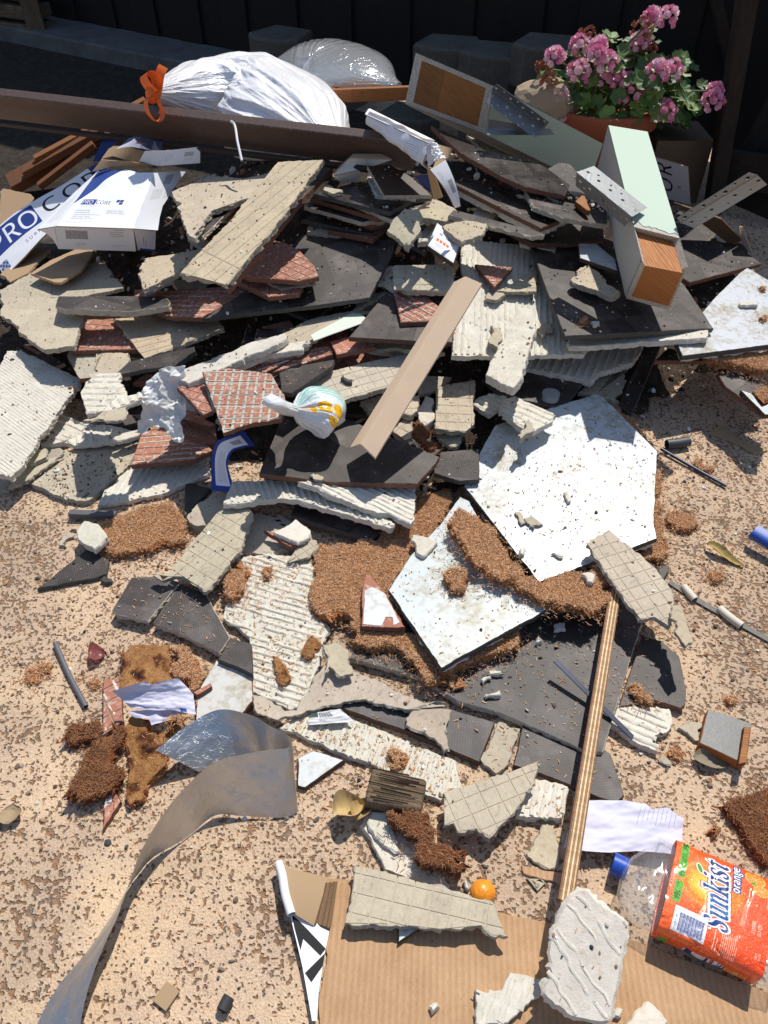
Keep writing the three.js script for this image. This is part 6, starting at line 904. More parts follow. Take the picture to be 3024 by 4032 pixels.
// --- rolled white carton strip in the middle of the heap top
{
  const t = thing('white_carton_strip', 'rolled white carton strip with upside-down print over the plank end', 'carton');
  const pr = canvas(1024, 400, (c) => { c.fillStyle = '#eceef3'; c.fillRect(0, 0, 1024, 400); c.save(); c.translate(640, 250); c.rotate(Math.PI); c.scale(-1, 1); c.scale(-1, 1); c.fillStyle = '#1d3a86'; c.fillRect(-330, -60, 190, 70); c.fillStyle = '#fff'; c.font = '70px sans-serif'; c.fillText('PRO', -320, -2); c.fillStyle = '#1b1d22'; c.fillText('CORE', -130, -2); c.restore(); lineText(c, 690, 90, 240, 7, 20, '#a8adb8', 5); lineText(c, 150, 110, 160, 3, 20, '#a8adb8', 5); });
  sheet(t, 'print', [V(-0.0425,0.5,-1.887), V(0.0985,0.49,-1.7283), V(0.0999,0.415,-1.7471), V(-0.0335,0.455,-1.9187)], std(W1, 0.7, { map: pr }), { thick: 0.003, nv: 30, outline: [[0, .02], [.5, 0], [.78, .06], [1, 0], [1, 1], [.75, 1], [.4, 1], [0, .9]], f: (u, v) => 0.03 * Math.sin(Math.PI * Math.min(1, v * 1.1)) * (0.6 + .4 * u) - 0.012 + 0.006 * n3(u * 6, v * 2, 5) });
  sheet(t, 'rolled_edge', [V(-0.0435,0.497,-1.8964), V(0.0999,0.488,-1.7359), V(0.1156,0.46,-1.8014), V(-0.0321,0.475,-1.9793)], MAT.white, { thick: 0.002, f: (u, v) => 0.01 * Math.sin(v * 3.1) });
  sheet(t, 'blue_corner', [V(0.0659,0.418,-1.7421), V(0.1022,0.414,-1.7588), V(0.1071,0.375,-1.7562), V(0.0953,0.38,-1.762)], MAT.navy, { thick: 0.003 });
  sheet(t, 'barcode_flap', [V(0.0967,0.47,-1.6408), V(0.1305,0.475,-1.6804), V(0.1661,0.385,-1.6575), V(0.1542,0.382,-1.6561)], std(W1, 0.7, { map: canvas(256, 512, (c) => { c.fillStyle = '#e9ebf0'; c.fillRect(0, 0, 256, 512); barcode(c, 120, 190, 90, 150); lineText(c, 40, 70, 70, 6, 18, '#888', 4); lineText(c, 150, 400, 70, 5, 16, '#999', 4); }) }), { thick: 0.003, f: (u, v) => 0.008 * Math.sin(v * 3) });
  sheet(t, 'brown_inside', [V(0.0918,0.455,-1.6755), V(0.1038,0.46,-1.6625), V(0.1308,0.385,-1.7057), V(0.1108,0.382,-1.6982)], MAT.cardBrown, { thick: 0.003 });
  sheet(t, 'torn_end', [V(0.0892,0.49,-1.7123), V(0.1127,0.5,-1.7074), V(0.132,0.475,-1.6894), V(0.0946,0.455,-1.6843)], MAT.white, { thick: 0.002, f: (u, v) => 0.022 * Math.sin(3.1 * u) + 0.008 * n3(u * 8, v * 8, 2) });
  sheet(t, 'open_end', [V(0.0906,0.478,-1.7847), V(0.1505,0.47,-1.7589), V(0.1457,0.455,-1.7528), V(0.0966,0.452,-1.6877)], MAT.cardBrown, { thick: 0.003, outline: [[0, .2], [.3, 0], [1, 0], [1, 1], [.2, 1], [.5, .55]] });
}
// --- plastic bags
const plastic = phy([0.84, 0.84, 0.86], 0.34, { clearcoat: 0.7, clearcoatRoughness: 0.22, bumpMap: (() => { const t = plasBump.clone(); t.repeat.set(1.5, 2); t.needsUpdate = true; return t; })(), bumpScale: 0.0022 });
{
  const t = thing('white_trash_bag', 'full white plastic trash bag tied with an orange drawstring', 'trash bag');
  const ax = [V(-0.5748,0.485,-2.0895), V(-0.5576,0.44,-2.2234), V(-0.4963,0.39,-2.3635), V(-0.3866,0.36,-2.398), V(-0.2424,0.355,-2.2608), V(-0.1122,0.36,-2.0492)];
  const g = loftGeo(ax, [.012, .05, .125, .17, .155, .03], [.014, .045, .10, .125, .10, .015], { n: 240, seg: 260, fold: (s, a) => { const e = Math.max(0, 1 - s * 2.6), e2 = Math.max(0, s * 2.2 - 1.3); const x = Math.cos(a), y = Math.sin(a); const ridge = (k, p) => Math.pow(1 - Math.min(1, Math.abs(fb(x * k + p, y * k, s * 3.0 + p, 2)) * 3.2), 3); return e * 0.16 * (n3(x * 6, y * 6, s * 3) + .5 * n3(x * 14, y * 14, s * 5)) + e2 * 0.1 * n3(x * 5, y * 5, s * 4) + 0.16 * fb(x * 1.7, y * 1.7, s * 4 + 3, 2) + 0.05 * ridge(1.6, 1.7) - 0.05 * ridge(2.1, 5.3) + 0.03 * ridge(3.6, 9.1) - .02 * ridge(5, 2.2); } });
  mesh('bag_body', g, plastic, t);
  const kn = ax[0]; const loop = (pts, w) => { const L = pts.map(p => [kn.clone().add(V(p[0] * .55, p[1] * .55, p[2])), kn.clone().add(V(p[0] * .55 + w[0], p[1] * .55 + w[1], p[2] + w[2]))]); mesh('drawstring', ribbonGeo(L, { n: 60, w: 5, f: (r, v) => 0.002 * Math.sin(r * 90) }), MAT.orange, t); };
  loop([[0.0, 0, .02], [-.028, .03, .02], [-.035, .065, .015], [.0, .07, .01], [.012, .03, .01], [.004, 0, .015]], [.022, .014, .01]);
  loop([[0.0, 0, .02], [-.03, -.02, .03], [-.032, -.07, .035], [.005, -.095, .04], [.035, -.06, .035], [.02, -.01, .025]], [.016, .004, .02]);
  loop([[.0, .0, .02], [.02, .05, .012], [.04, .1, .0], [.05, .115, -.005]], [.022, -.008, .01]);
  mesh('knot', new THREE.SphereGeometry(.018, 14, 10).scale(.8, 1.2, 1).translate(kn.x, kn.y, kn.z + .016), MAT.orange, t);
}
{
  const t = thing('clear_plastic_bag', 'clear plastic sheeting draped over wood scraps behind the batten', 'plastic sheet');
  const m = phy([0.86, 0.88, 0.90], 0.16, { transmission: 0.72, thickness: 0, clearcoat: 1, clearcoatRoughness: 0.1, bumpMap: foilBump, bumpScale: 0.003 });
  const ax = [V(-0.3527,0.36,-2.724), V(-0.2587,0.37,-2.7213), V(-0.1704,0.37,-2.7042), V(-0.0654,0.38,-2.5851), V(0.044,0.39,-2.4843)];
  mesh('film', loftGeo(ax, [.03, .12, .16, .13, .012], [.03, .065, .075, .055, .006], { n: 160, seg: 150, fold: (s, a) => 0.07 * fb(Math.cos(a) * 2, Math.sin(a) * 2, s * 3, 3) + 0.05 * n3(s * 40, a * 1.2, 2) * Math.max(0, Math.sin(a)) * (s > .2 && s < .6 ? 1 : .2) }), m, t);
  const w = thing('split_wood_scrap', 'splintered light wood scrap under the clear plastic sheeting', 'wood scrap'); const [a, b] = slabGeo(rough([[-.1, .02], [-.08, -.03], [-.02, -.05], [.05, -.03], [.1, -.01], [.11, .03]], .006, .008, 4), 0, .02, { rag: .004 }); const o = mesh('splinters', mergeGeometries([a, b]), std([.5, .42, .33], .8, { map: woodMap }), w); o.scale.set(.8, 1, .7); o.position.copy(V(-0.0825,0.385,-2.4896)); o.rotation.set(.5, 0, 0);
}
{
  const t = thing('small_knotted_bag', 'small knotted white plastic bag with yellow print on dark tile', 'plastic bag');
  const map = canvas(1024, 1024, (c) => { // s along x, angle along y
    c.fillStyle = '#e9ecef'; c.fillRect(0, 0, 1024, 1024); const gr = c.createLinearGradient(0, 600, 0, 860); gr.addColorStop(0, 'rgba(150,205,190,0)'); gr.addColorStop(.4, 'rgba(150,205,190,.8)'); gr.addColorStop(1, 'rgba(180,215,205,0)'); c.fillStyle = gr; c.fillRect(450, 600, 500, 260); c.strokeStyle = '#7db8a4'; c.lineWidth = 5; for (let i = 0; i < 6; i++) { c.beginPath(); c.moveTo(500, 660 + i * 24); c.quadraticCurveTo(640, 640 + i * 30, 900, 670 + i * 22); c.stroke(); }
    c.fillStyle = '#f2b705'; for (const [x, y, w, h] of [[620, 880, 60, 60], [690, 850, 110, 76], [810, 840, 110, 80], [760, 930, 150, 66], [880, 890, 80, 110]]) { c.beginPath(); c.ellipse(x + w / 2, y + h / 2, w / 2, h / 2, .1, 0, 6.3); c.fill(); c.fillRect(x + 8, y + 8, w - 16, h - 16); } c.fillStyle = 'rgba(240,170,120,.5)'; c.fillRect(540, 860, 100, 60); });
  const ax = [V(-0.22,0.255,-1.1337), V(-0.2056,0.252,-1.1337), V(-0.1916,0.225,-1.1532), V(-0.1765,0.195,-1.1821), V(-0.1714,0.187,-1.1904), V(-0.1584,0.178,-1.2), V(-0.1337,0.168,-1.2152), V(-0.1097,0.152,-1.2229), V(-0.093,0.13,-1.2206)];
  const g = loftGeo(ax, [.006, .018, .02, .013, .0085, .034, .058, .058, .008], [.005, .012, .013, .012, .010, .03, .045, .042, .02], { n: 200, seg: 160, fold: (s, a) => { const e = Math.max(0, 1 - Math.abs(s - .5) * 3.2), x = Math.cos(a), y = Math.sin(a); return e * 0.25 * (n3(x * 5, y * 5, s * 2) + .5 * n3(x * 11, y * 11, s * 3)) + .12 * fb(x * 1.5, y * 1.5, s * 6, 3) + .03 * fb(x * 7, y * 7, s * 30, 2); } });
  mesh('bag_body', g, phy([1, 1, 1], 0.3, { map, clearcoat: .6, clearcoatRoughness: .2, bumpMap: plastic.bumpMap, bumpScale: .0006 }), t);
}
{ // crumpled paper towel
  const t = mesh('paper_towel', sheetGeo([V(-0.4789,0.21,-1.2994), V(-0.4071,0.225,-1.2972), V(-0.3965,0.115,-1.1822), V(-0.4977,0.1,-1.2002)], { nu: 70, nv: 100, outline: [[.12, .2], [.35, .1], [.6, .02], [.95, 0], [.9, .2], [.82, .3], [.95, .38], [.92, .6], [.8, .72], [.98, .95], [.9, 1.02], [.62, .98], [.45, .8], [.22, .78], [.18, .9], [0, .88], [-.1, .78], [.08, .7], [.12, .5], [.08, .35]], f: (u, v) => 0.030 * fb(u * 1.7, v * 2.6, 1.5, 2) + 0.022 * Math.sin(u * 5 + v * 2) - 0.010 * Math.min(1, Math.abs(fb(u * 2.6 + v, v * 4 - u, 4.5, 2)) * 5) - 0.004 * Math.min(1, Math.abs(fb(u * 6, v * 9, 2.5, 2)) * 5) })[0], std([0.76, 0.77, 0.76], 0.9));
  tag(t, 'crumpled white paper towel hanging over the terracotta pieces', 'paper towel');
}
// --- blue-edged label strip, curling
{
  const t = thing('blue_label_strip', 'curled white and navy label strip with a barcode, left of centre', 'label strip');
  const map = canvas(1024, 256, (c) => { c.fillStyle = '#1c3c94'; c.fillRect(0, 0, 1024, 256); c.fillStyle = '#e9e9f0'; c.fillRect(70, 34, 860, 170); barcode(c, 720, 80, 150, 74); c.save(); lineText(c, 120, 60, 420, 8, 14, '#8a8a96', 4); c.restore(); });
  const R = ribbonGeo([[V(-0.2946,0.05,-1.1052), V(-0.342,0.05,-1.1099)], [V(-0.3036,0.075,-1.1254), V(-0.3426,0.075,-1.1326)], [V(-0.307,0.1,-1.1406), V(-0.3397,0.105,-1.1568)], [V(-0.2957,0.115,-1.1549), V(-0.3283,0.13,-1.1642)], [V(-0.2778,0.115,-1.1648), V(-0.301,0.14,-1.172)], [V(-0.2579,0.105,-1.1816), V(-0.2784,0.135,-1.1943)]], { n: 80, w: 10, uvL: 1 });
  mesh('print', R, std(W1, 0.5, { map }), t);
}
{
  const t = mesh('blue_tag', sheetGeo([V(0.706,0.012,-1.0181), V(0.72,0.04,-1.0247), V(0.7604,0.04,-0.9732), V(0.7525,0.008,-0.9692)], { f: (u, v) => 0.02 * Math.sin(u * 3.1 * .9 + .2) })[0], std(W1, 0.45, { map: canvas(256, 128, (c) => { c.fillStyle = '#1d4fa8'; c.fillRect(0, 0, 256, 128); c.fillStyle = '#e8ecf4'; c.font = '40px sans-serif'; c.save(); c.translate(30, 70); c.rotate(-.9); c.fillText('63', -10, 10); c.restore(); }) }));
  tag(t, 'curved blue tag numbered in white at the right frame edge', 'tag');
}
// --- reflective foil strip
{
  const t = thing('foil_strip', 'long twisted silver insulation strip at the lower left', 'foil strip');
  const g = ribbonGeo([[V(-0.3348,0.055,-0.551), V(-0.2784,0.006,-0.5413)], [V(-0.3023,0.05,-0.5893), V(-0.2545,0.004,-0.55)], [V(-0.2569,0.055,-0.6166), V(-0.221,0.003,-0.5558)], [V(-0.2051,0.075,-0.5993), V(-0.184,0.003,-0.5558)], [V(-0.1673,0.095,-0.5692), V(-0.1547,0.004,-0.4937)], [V(-0.13,0.1,-0.5434), V(-0.125,0.004,-0.4828)], [V(-0.1365,0.1,-0.531), V(-0.1388,0.004,-0.474)], [V(-0.1612,0.1,-0.528), V(-0.1715,0.004,-0.4733)], [V(-0.2014,0.098,-0.521), V(-0.2077,0.004,-0.4749)], [V(-0.2344,0.096,-0.5123), V(-0.2431,0.004,-0.4764)], [V(-0.2654,0.088,-0.488), V(-0.2797,0.003,-0.4446)], [V(-0.3011,0.078,-0.4391), V(-0.3229,0.003,-0.4155)], [V(-0.3199,0.068,-0.3992), V(-0.337,0.003,-0.3949)], [V(-0.3297,0.058,-0.362), V(-0.3449,0.003,-0.3811)], [V(-0.3374,0.05,-0.3256), V(-0.3629,0.004,-0.334)], [V(-0.3473,0.045,-0.2937), V(-0.3836,0.003,-0.296)], [V(-0.3536,0.045,-0.2574), V(-0.4075,0.003,-0.2578)], [V(-0.3552,0.04,-0.2159), V(-0.4184,0.004,-0.2232)], [V(-0.3527,0.03,-0.1768), V(-0.4229,0.004,-0.189)]], { n: 420, w: 24, f: (r, v) => 0.0016 * n3(r * 22, v * 3, 1) + 0.0007 * n3(r * 80, v * 9, 4) });
  mesh('foil', g, MAT.foil, t);
}
// --- sheets of paper
const manual = (dir) => canvas(1024, 640, (c) => { c.fillStyle = '#eceaf6'; c.fillRect(0, 0, 1024, 640); if (dir) { for (let k = 0; k < 9; k++) { c.save(); c.translate(640 + k * 40, 60 + k * 8); c.rotate(Math.PI / 2 + .1); lineText(c, 0, 0, 420 - (k * 53 % 170), 1, 9, '#9a97ab', 4); c.restore(); } } else { c.save(); c.translate(60, 150); c.rotate(.08); lineText(c, 0, 0, 900, 22, 18, '#9f9cb0', 4); c.restore(); c.fillStyle = '#333a55'; c.save(); c.translate(700, 560); c.rotate(Math.PI); c.font = '52px sans-serif'; c.fillText('GUIDE', -60, 0); c.fillStyle = '#3a63ad'; c.fillRect(-200, -50, 90, 60); c.restore(); } });
{
  const o = mesh('torn_paper', sheetGeo([V(0.2711,0.02,-0.4901), V(0.4273,0.028,-0.4829), V(0.4066,0.012,-0.4121), V(0.2447,0.02,-0.4177)], { nu: 60, nv: 40, outline: [[.06, .02], [.45, -.02], [.5, 0], [.66, .05], [.72, .16], [.85, .12], [1, .34], [.995, .6], [1, .99], [.85, .95], [.62, .92], [.4, .98], [.2, .99], [0, .95], [.02, .4]], f: (u, v) => 0.007 * fb(u * 3, v * 3, 2, 3) + 0.012 * Math.pow(Math.abs(u - .5) * 1.6, 3) + 0.006 })[0], std([.8, .8, .86], 0.85, { map: manual(true) })); tag(o, 'torn white printed sheet beside the bottle neck', 'paper');
  const p = mesh('torn_paper', sheetGeo([V(-0.4235,0.05,-0.6538), V(-0.3068,0.05,-0.6835), V(-0.2901,0.035,-0.6199), V(-0.4058,0.03,-0.6342)], { nu: 60, nv: 50, outline: [[0, .1], [.16, .05], [.45, 0], [.5, .12], [.7, .08], [.85, .08], [1, .5], [1, 1], [.7, .93], [.4, .98], [.1, .95], [.05, .6]], f: (u, v) => 0.020 * Math.pow(Math.max(0, .35 - v), 1) * 2 + 0.008 * fb(u * 3, v * 3, 6, 3) + .006 })[0], std([.8, .8, .87], 0.85, { map: manual(false) })); tag(p, 'crumpled white instruction sheet lying over the stained boards', 'paper');
  const q = mesh('torn_paper', sheetGeo([V(-0.4006,0.032,-0.6359), V(-0.308,0.036,-0.6335), V(-0.3112,0.03,-0.6172), V(-0.3918,0.024,-0.6011)], { outline: [[0, .2], [1, 0], [.95, 1], [.75, .6], [.6, .95], [.4, 1], [.35, .6], [.1, .5]], f: (u, v) => 0.004 * n3(u * 5, v * 3, 2) })[0], std([.8, .8, .87], .85, { map: manual(false) })); tag(q, 'lower torn sheet with dark heading beneath the crumpled instructions', 'paper');
  const l = mesh('printed_label', sheetGeo([V(-0.1151,0.024,-0.6291), V(-0.0697,0.024,-0.6377), V(-0.0449,0.022,-0.6162), V(-0.1165,0.022,-0.6106)], { f: (u, v) => 0.002 * n3(u * 5, v * 5, 1) })[0], std([.8, .8, .82], .8, { map: canvas(256, 128, (c) => { c.fillStyle = '#e8e8ea'; c.fillRect(0, 0, 256, 128); c.fillStyle = '#3b5b4a'; c.fillRect(0, 0, 60, 50); barcode(c, 70, 10, 90, 50); lineText(c, 60, 74, 180, 4, 13, '#888', 4); }) })); tag(l, 'small printed label stuck to the ridged slab by wood block', 'label');
}
{ // printed underside of the big cardboard, folded over at the left
  const t = thing('folded_carton_flap', 'folded carton flap with white underside and black letter, beside large cardboard', 'carton');
  const pr = canvas(512, 1024, (c) => { c.fillStyle = '#eeeef4'; c.fillRect(0, 0, 512, 1024); c.fillStyle = '#141416'; for (const q of [[[154,340],[211,377],[474,577],[422,623],[264,512],[238,587],[185,447]],[[467,604],[476,658],[339,792],[279,733]],[[384,399],[512,440],[507,461],[422,431]]]) { c.beginPath(); q.forEach((p, i) => i ? c.lineTo(...p) : c.moveTo(...p)); c.fill(); } });
  sheet(t, 'printed_side', [V(-0.1486,0.018,-0.399), V(-0.0733,0.02,-0.3983), V(-0.0649,0.014,-0.2212), V(-0.1321,0.006,-0.2228)], std(W1, 0.7, { map: pr }), { thick: 0.002, nu: 24, nv: 60, outline: [[0.0, 0.016], [0.059, -0.023], [0.191, 0.105], [0.3, 0.284], [0.676, 0.379], [1.0, 0.432], [0.912, 0.579], [0.794, 0.832], [0.765, 1.0], [0.676, 1.0], [0.5, 0.674], [0.265, 0.326]] });
  sheet(t, 'brown_side', [V(-0.1384,0.02,-0.3983), V(-0.0753,0.014,-0.3867), V(-0.0908,0.018,-0.3249), V(-0.1194,0.022,-0.3392)], MAT.cardBrown, { thick: 0.003, f: (u, v) => 0.004 * Math.sin(v * 3) });
  sheet(t, 'torn_layers', [V(-0.0791,0.016,-0.3786), V(-0.0631,0.012,-0.3821), V(-0.069,0.012,-0.3247), V(-0.0913,0.018,-0.3268)], MAT.card, { thick: 0.002, f: (u, v) => 0.003 * Math.sin(u * 20) });
  const e = mesh('white_curl', tube([V(-0.144,0.02,-0.4036), V(-0.1371,0.022,-0.387), V(-0.1303,0.024,-0.3615), V(-0.12,0.026,-0.336)], 0.006, 20, 10), MAT.white, t);
}
// --- crushed soda bottle
{
  const t = thing('soda_bottle', 'crushed clear plastic soda bottle with orange label and blue cap', 'bottle');
  const c0 = V(0.3146,0.02,-0.3999), c1 = V(0.3281,0.022,-0.3954), s0 = V(0.3462,0.03,-0.3789), l0 = V(0.3696,0.034,-0.3679), l1 = V(0.4819,0.034,-0.3126), e0 = V(0.4979,0.03,-0.3061), e1 = V(0.5072,0.03,-0.3017);
  const ctr = [c0, c1, s0, l0, mix(l0, l1, .5), l1, e0, e1];
  const d = l1.clone().sub(l0).normalize(), side = d.clone().cross(V(0, 1, 0)).normalize(), top = side.clone().cross(d).normalize();
  const half = (a, b) => a.distanceTo(b) / 2, R = half(V(0.4026,0.05,-0.4213), V(0.3378,0.03,-0.316)) * 1.0;
  const pet = phy([0.95, 0.96, 0.97], 0.06, { transmission: 0.92, thickness: 0, ior: 1.5, clearcoat: 1, clearcoatRoughness: 0.05 });
  const neck = loftGeo([c1.clone().addScaledVector(d, -.004), c1, mix(c1, s0, .35), s0, l0.clone().addScaledVector(d, .006)], [.0135, .0135, R * .60, R * .93, R * .985], [.0135, .0135, .022, .027, .027], { n: 70, seg: 90, fold: (s, a) => s > .3 ? .10 * fb(Math.cos(a) * 1.6, Math.sin(a) * 1.6, s * 5, 3) + .05 * (Math.abs(n3(Math.cos(a) * 3, s * 6, 2)) - .2) : 0 });
  mesh('bottle_shoulder', neck, pet, t);
  mesh('bottle_base', loftGeo([l1.clone().addScaledVector(d, -.006), mix(l1, e0, .5), e0, e1], [R * 1.0, R * .99, R * .9, R * .5], [.027, .027, .025, .016], { n: 40, seg: 90, fold: (s, a) => .06 * Math.sin(a * 5) * s + .04 * n3(Math.cos(a) * 2, Math.sin(a) * 2, s * 4) }), pet, t);
  const capG = new THREE.CylinderGeometry(.0148, .0152, .020, 72, 1); { const p = capG.attributes.position; for (let i = 0; i < p.count; i++) { const r = Math.hypot(p.getX(i), p.getZ(i)); if (r > .01) { const a = Math.atan2(p.getZ(i), p.getX(i)), k = 1 + .02 * Math.sin(a * 36); p.setX(i, p.getX(i) * k); p.setZ(i, p.getZ(i) * k); } } capG.computeVertexNormals(); }
  const cap = mesh('screw_cap', capG, std([0.012, 0.07, 0.42], 0.4), t); cap.position.copy(mix(c0, c1, .38)); cap.quaternion.setFromUnitVectors(V(0, 1, 0), d);
  // the printed label, wrapped round: along = from shoulder to base, around = the reading direction
  const LW = 1536, LH = 1024; // canvas x = around, y = along (0 at the shoulder)
  const map = canvas(LW, LH, (c) => {
    const g = c.createLinearGradient(0, 0, 0, LH); g.addColorStop(0, '#ff6a28'); g.addColorStop(.5, '#ff5c1c'); g.addColorStop(1, '#ff5218'); c.fillStyle = g; c.fillRect(0, 0, LW, LH);
    const cx = 930, cy = 400; let r = c.createRadialGradient(cx, cy, 80, cx, cy, 430); r.addColorStop(0, 'rgba(255,214,90,1)'); r.addColorStop(.55, 'rgba(250,170,60,.95)'); r.addColorStop(1, 'rgba(240,90,30,0)'); c.fillStyle = r; c.fillRect(380, 0, 1100, 900);
    c.fillStyle = '#f08a1c'; c.beginPath(); c.arc(cx, cy, 285, 0, 6.3); c.fill(); r = c.createRadialGradient(cx - 40, cy - 60, 20, cx, cy, 260); r.addColorStop(0, '#f7e9cf'); r.addColorStop(.35, '#fbd04a'); r.addColorStop(.75, '#f7a91d'); r.addColorStop(1, '#ee7a1b'); c.fillStyle = r; c.beginPath(); c.arc(cx, cy, 262, 0, 6.3); c.fill();
    c.fillStyle = '#58b32e'; c.fillRect(520, 60, 300, 78); c.fillRect(880, 60, 560, 78); c.fillStyle = '#123a10'; c.font = 'bold 78px sans-serif'; c.fillText('99\u00a2', 560, 128); c.fillText('99\u00a2', 900, 128); c.fillText('99\u00a2', 1330, 128); c.font = 'bold 22px sans-serif'; c.fillText('SUGGESTED', 1120, 92); c.fillText('RETAIL PRICE', 1120, 120); c.fillText('SUGGESTED', 720, 92);
    c.save(); c.translate(390, 640); c.rotate(-.10); c.font = 'bold italic 340px serif'; c.lineJoin = 'round'; c.strokeStyle = '#f05a1e'; c.lineWidth = 70; c.strokeText('Sunkist', 0, 0, 960); c.strokeStyle = '#f2f6fb'; c.lineWidth = 46; c.strokeText('Sunkist', 0, 0, 960); const bl = c.createLinearGradient(0, -230, 860, 60); bl.addColorStop(0, '#1f2f78'); bl.addColorStop(.5, '#1668a8'); bl.addColorStop(1, '#1f2f78'); c.fillStyle = bl; c.fillText('Sunkist', 0, 0, 960); c.restore();
    c.fillStyle = '#e8f2e0'; c.beginPath(); c.ellipse(1130, 268, 74, 34, -.4, 0, 6.3); c.fill(); c.fillStyle = '#3f9a35'; c.beginPath(); c.ellipse(1130, 268, 60, 22, -.4, 0, 6.3); c.fill();
    c.save(); c.translate(1010, 690); c.rotate(-.06); c.font = 'bold 120px sans-serif'; c.strokeStyle = '#22327c'; c.lineWidth = 26; c.strokeText('orange', 0, 0); c.fillStyle = '#f6f7fb'; c.fillText('orange', 0, 0); c.restore();
    for (const [x, y, q] of [[1330, 820, 105], [1180, 890, 80]]) { c.fillStyle = '#f6c04a'; c.beginPath(); c.arc(x, y, q, 0, 6.3); c.fill(); c.fillStyle = '#f28a1e'; c.beginPath(); c.arc(x, y, q * .88, 0, 6.3); c.fill(); c.strokeStyle = '#f9d590'; c.lineWidth = 5; for (let k = 0; k < 9; k++) { c.beginPath(); c.moveTo(x, y); c.lineTo(x + Math.cos(k * .7) * q * .85, y + Math.sin(k * .7) * q * .85); c.stroke(); } }
    c.fillStyle = '#4fa83a'; c.beginPath(); c.ellipse(1250, 800, 30, 16, .6, 0, 6.3); c.fill();
    c.fillStyle = '#ffe9da'; c.font = '46px sans-serif'; c.fillText('2 LITERS', 560, 880); c.fillText('(2.1 QT)', 560, 935); c.font = '40px sans-serif'; c.fillText('ORANGE SODA', 960, 985);
    c.fillStyle = '#f3f4f8'; c.fillRect(150, 110, 330, 330); c.save(); c.translate(178, 170); c.fillStyle = '#36408a'; for (let i = 0, y = 0; y < 240; i++) { const l = 2 + (i * 7 + 3) % 4 * 2; c.fillRect(0, y, 230, l); y += l + 3 + (i * 5) % 5; } c.restore(); c.font = '24px sans-serif'; c.fillStyle = '#444'; c.fillText('0 78000 05306 8', 180, 150);
    lineText(c, 140, 520, 300, 2, 28, '#ffe1cf', 9); lineText(c, 120, 590, 330, 9, 18, '#fbd0b8', 6); c.fillStyle = '#ffe1cf'; c.font = '26px sans-serif'; c.fillText('PLEASE', 250, 930); c.fillText('RECYCLE', 250, 962);
    for (let i = 0; i < 130; i++) { const x = (i * 397) % LW, y = 120 + (i * 283) % 880; c.strokeStyle = 'rgba(255,220,190,.5)'; c.lineWidth = 3; c.beginPath(); c.arc(x, y, 5 + i % 7, .3, 3.6); c.stroke(); }
  });
  const nS = 90, nA = 150, pos = [], uv = [], idx = [];
  for (let i = 0; i <= nS; i++) for (let j = 0; j <= nA; j++) {
    const s = i / nS, a = j / nA * Math.PI * 2; const dent = 1 + .05 * fb(Math.cos(a) * 1.5, Math.sin(a) * 1.5, s * 3, 3) - 0.05 * Math.pow(1 - Math.min(1, Math.abs(fb(Math.cos(a) * 1.4 + 4, s * 3, Math.sin(a), 2)) * 4), 4), wr = .008 * n3(Math.cos(a) * 5, Math.sin(a) * 5, s * 14) + 0.012 * (Math.abs(n3(Math.cos(a) * 2.5, s * 9, Math.sin(a) * 2.5)) - .2);
    const pw = (x) => Math.sign(x) * Math.pow(Math.abs(x), .5); // flattened section
    const p = mix(l0, l1, s).addScaledVector(side, pw(Math.cos(a)) * R * 1.0 * (dent * .5 + .5 + wr)).addScaledVector(top, pw(Math.sin(a)) * 0.027 * (dent + wr)); if (p.y < 0.007) p.y = 0.007; pos.push(p.x, p.y, p.z);
    // the face that lies up (a from 0 to pi) shows the canvas; it goes on round below
    { const ca = Math.cos(a); uv.push(a <= Math.PI ? .06 + .90 * (.5 - .5 * Math.sign(ca) * Math.pow(Math.abs(ca), .5)) : .06 + .90 * (1.5 + .5 * Math.sign(ca) * Math.pow(Math.abs(ca), .5)), 1 - s); }
  }
  for (let i = 0; i < nS; i++) for (let j = 0; j < nA; j++) { const a = i * (nA + 1) + j; idx.push(a, a + nA + 1, a + 1, a + 1, a + nA + 1, a + nA + 2); }
  const lg = new THREE.BufferGeometry(); lg.setAttribute('position', new THREE.Float32BufferAttribute(pos, 3)); lg.setAttribute('uv', new THREE.Float32BufferAttribute(uv, 2)); lg.setIndex(idx); lg.computeVertexNormals();
  map.wrapS = THREE.RepeatWrapping; mesh('label', lg, phy([1, 1, 1], 0.28, { map, clearcoat: .7, clearcoatRoughness: .12, bumpMap: (() => { const q = plasBump.clone(); q.repeat.set(2, 2); q.needsUpdate = true; return q; })(), bumpScale: .0012 }), t);
}
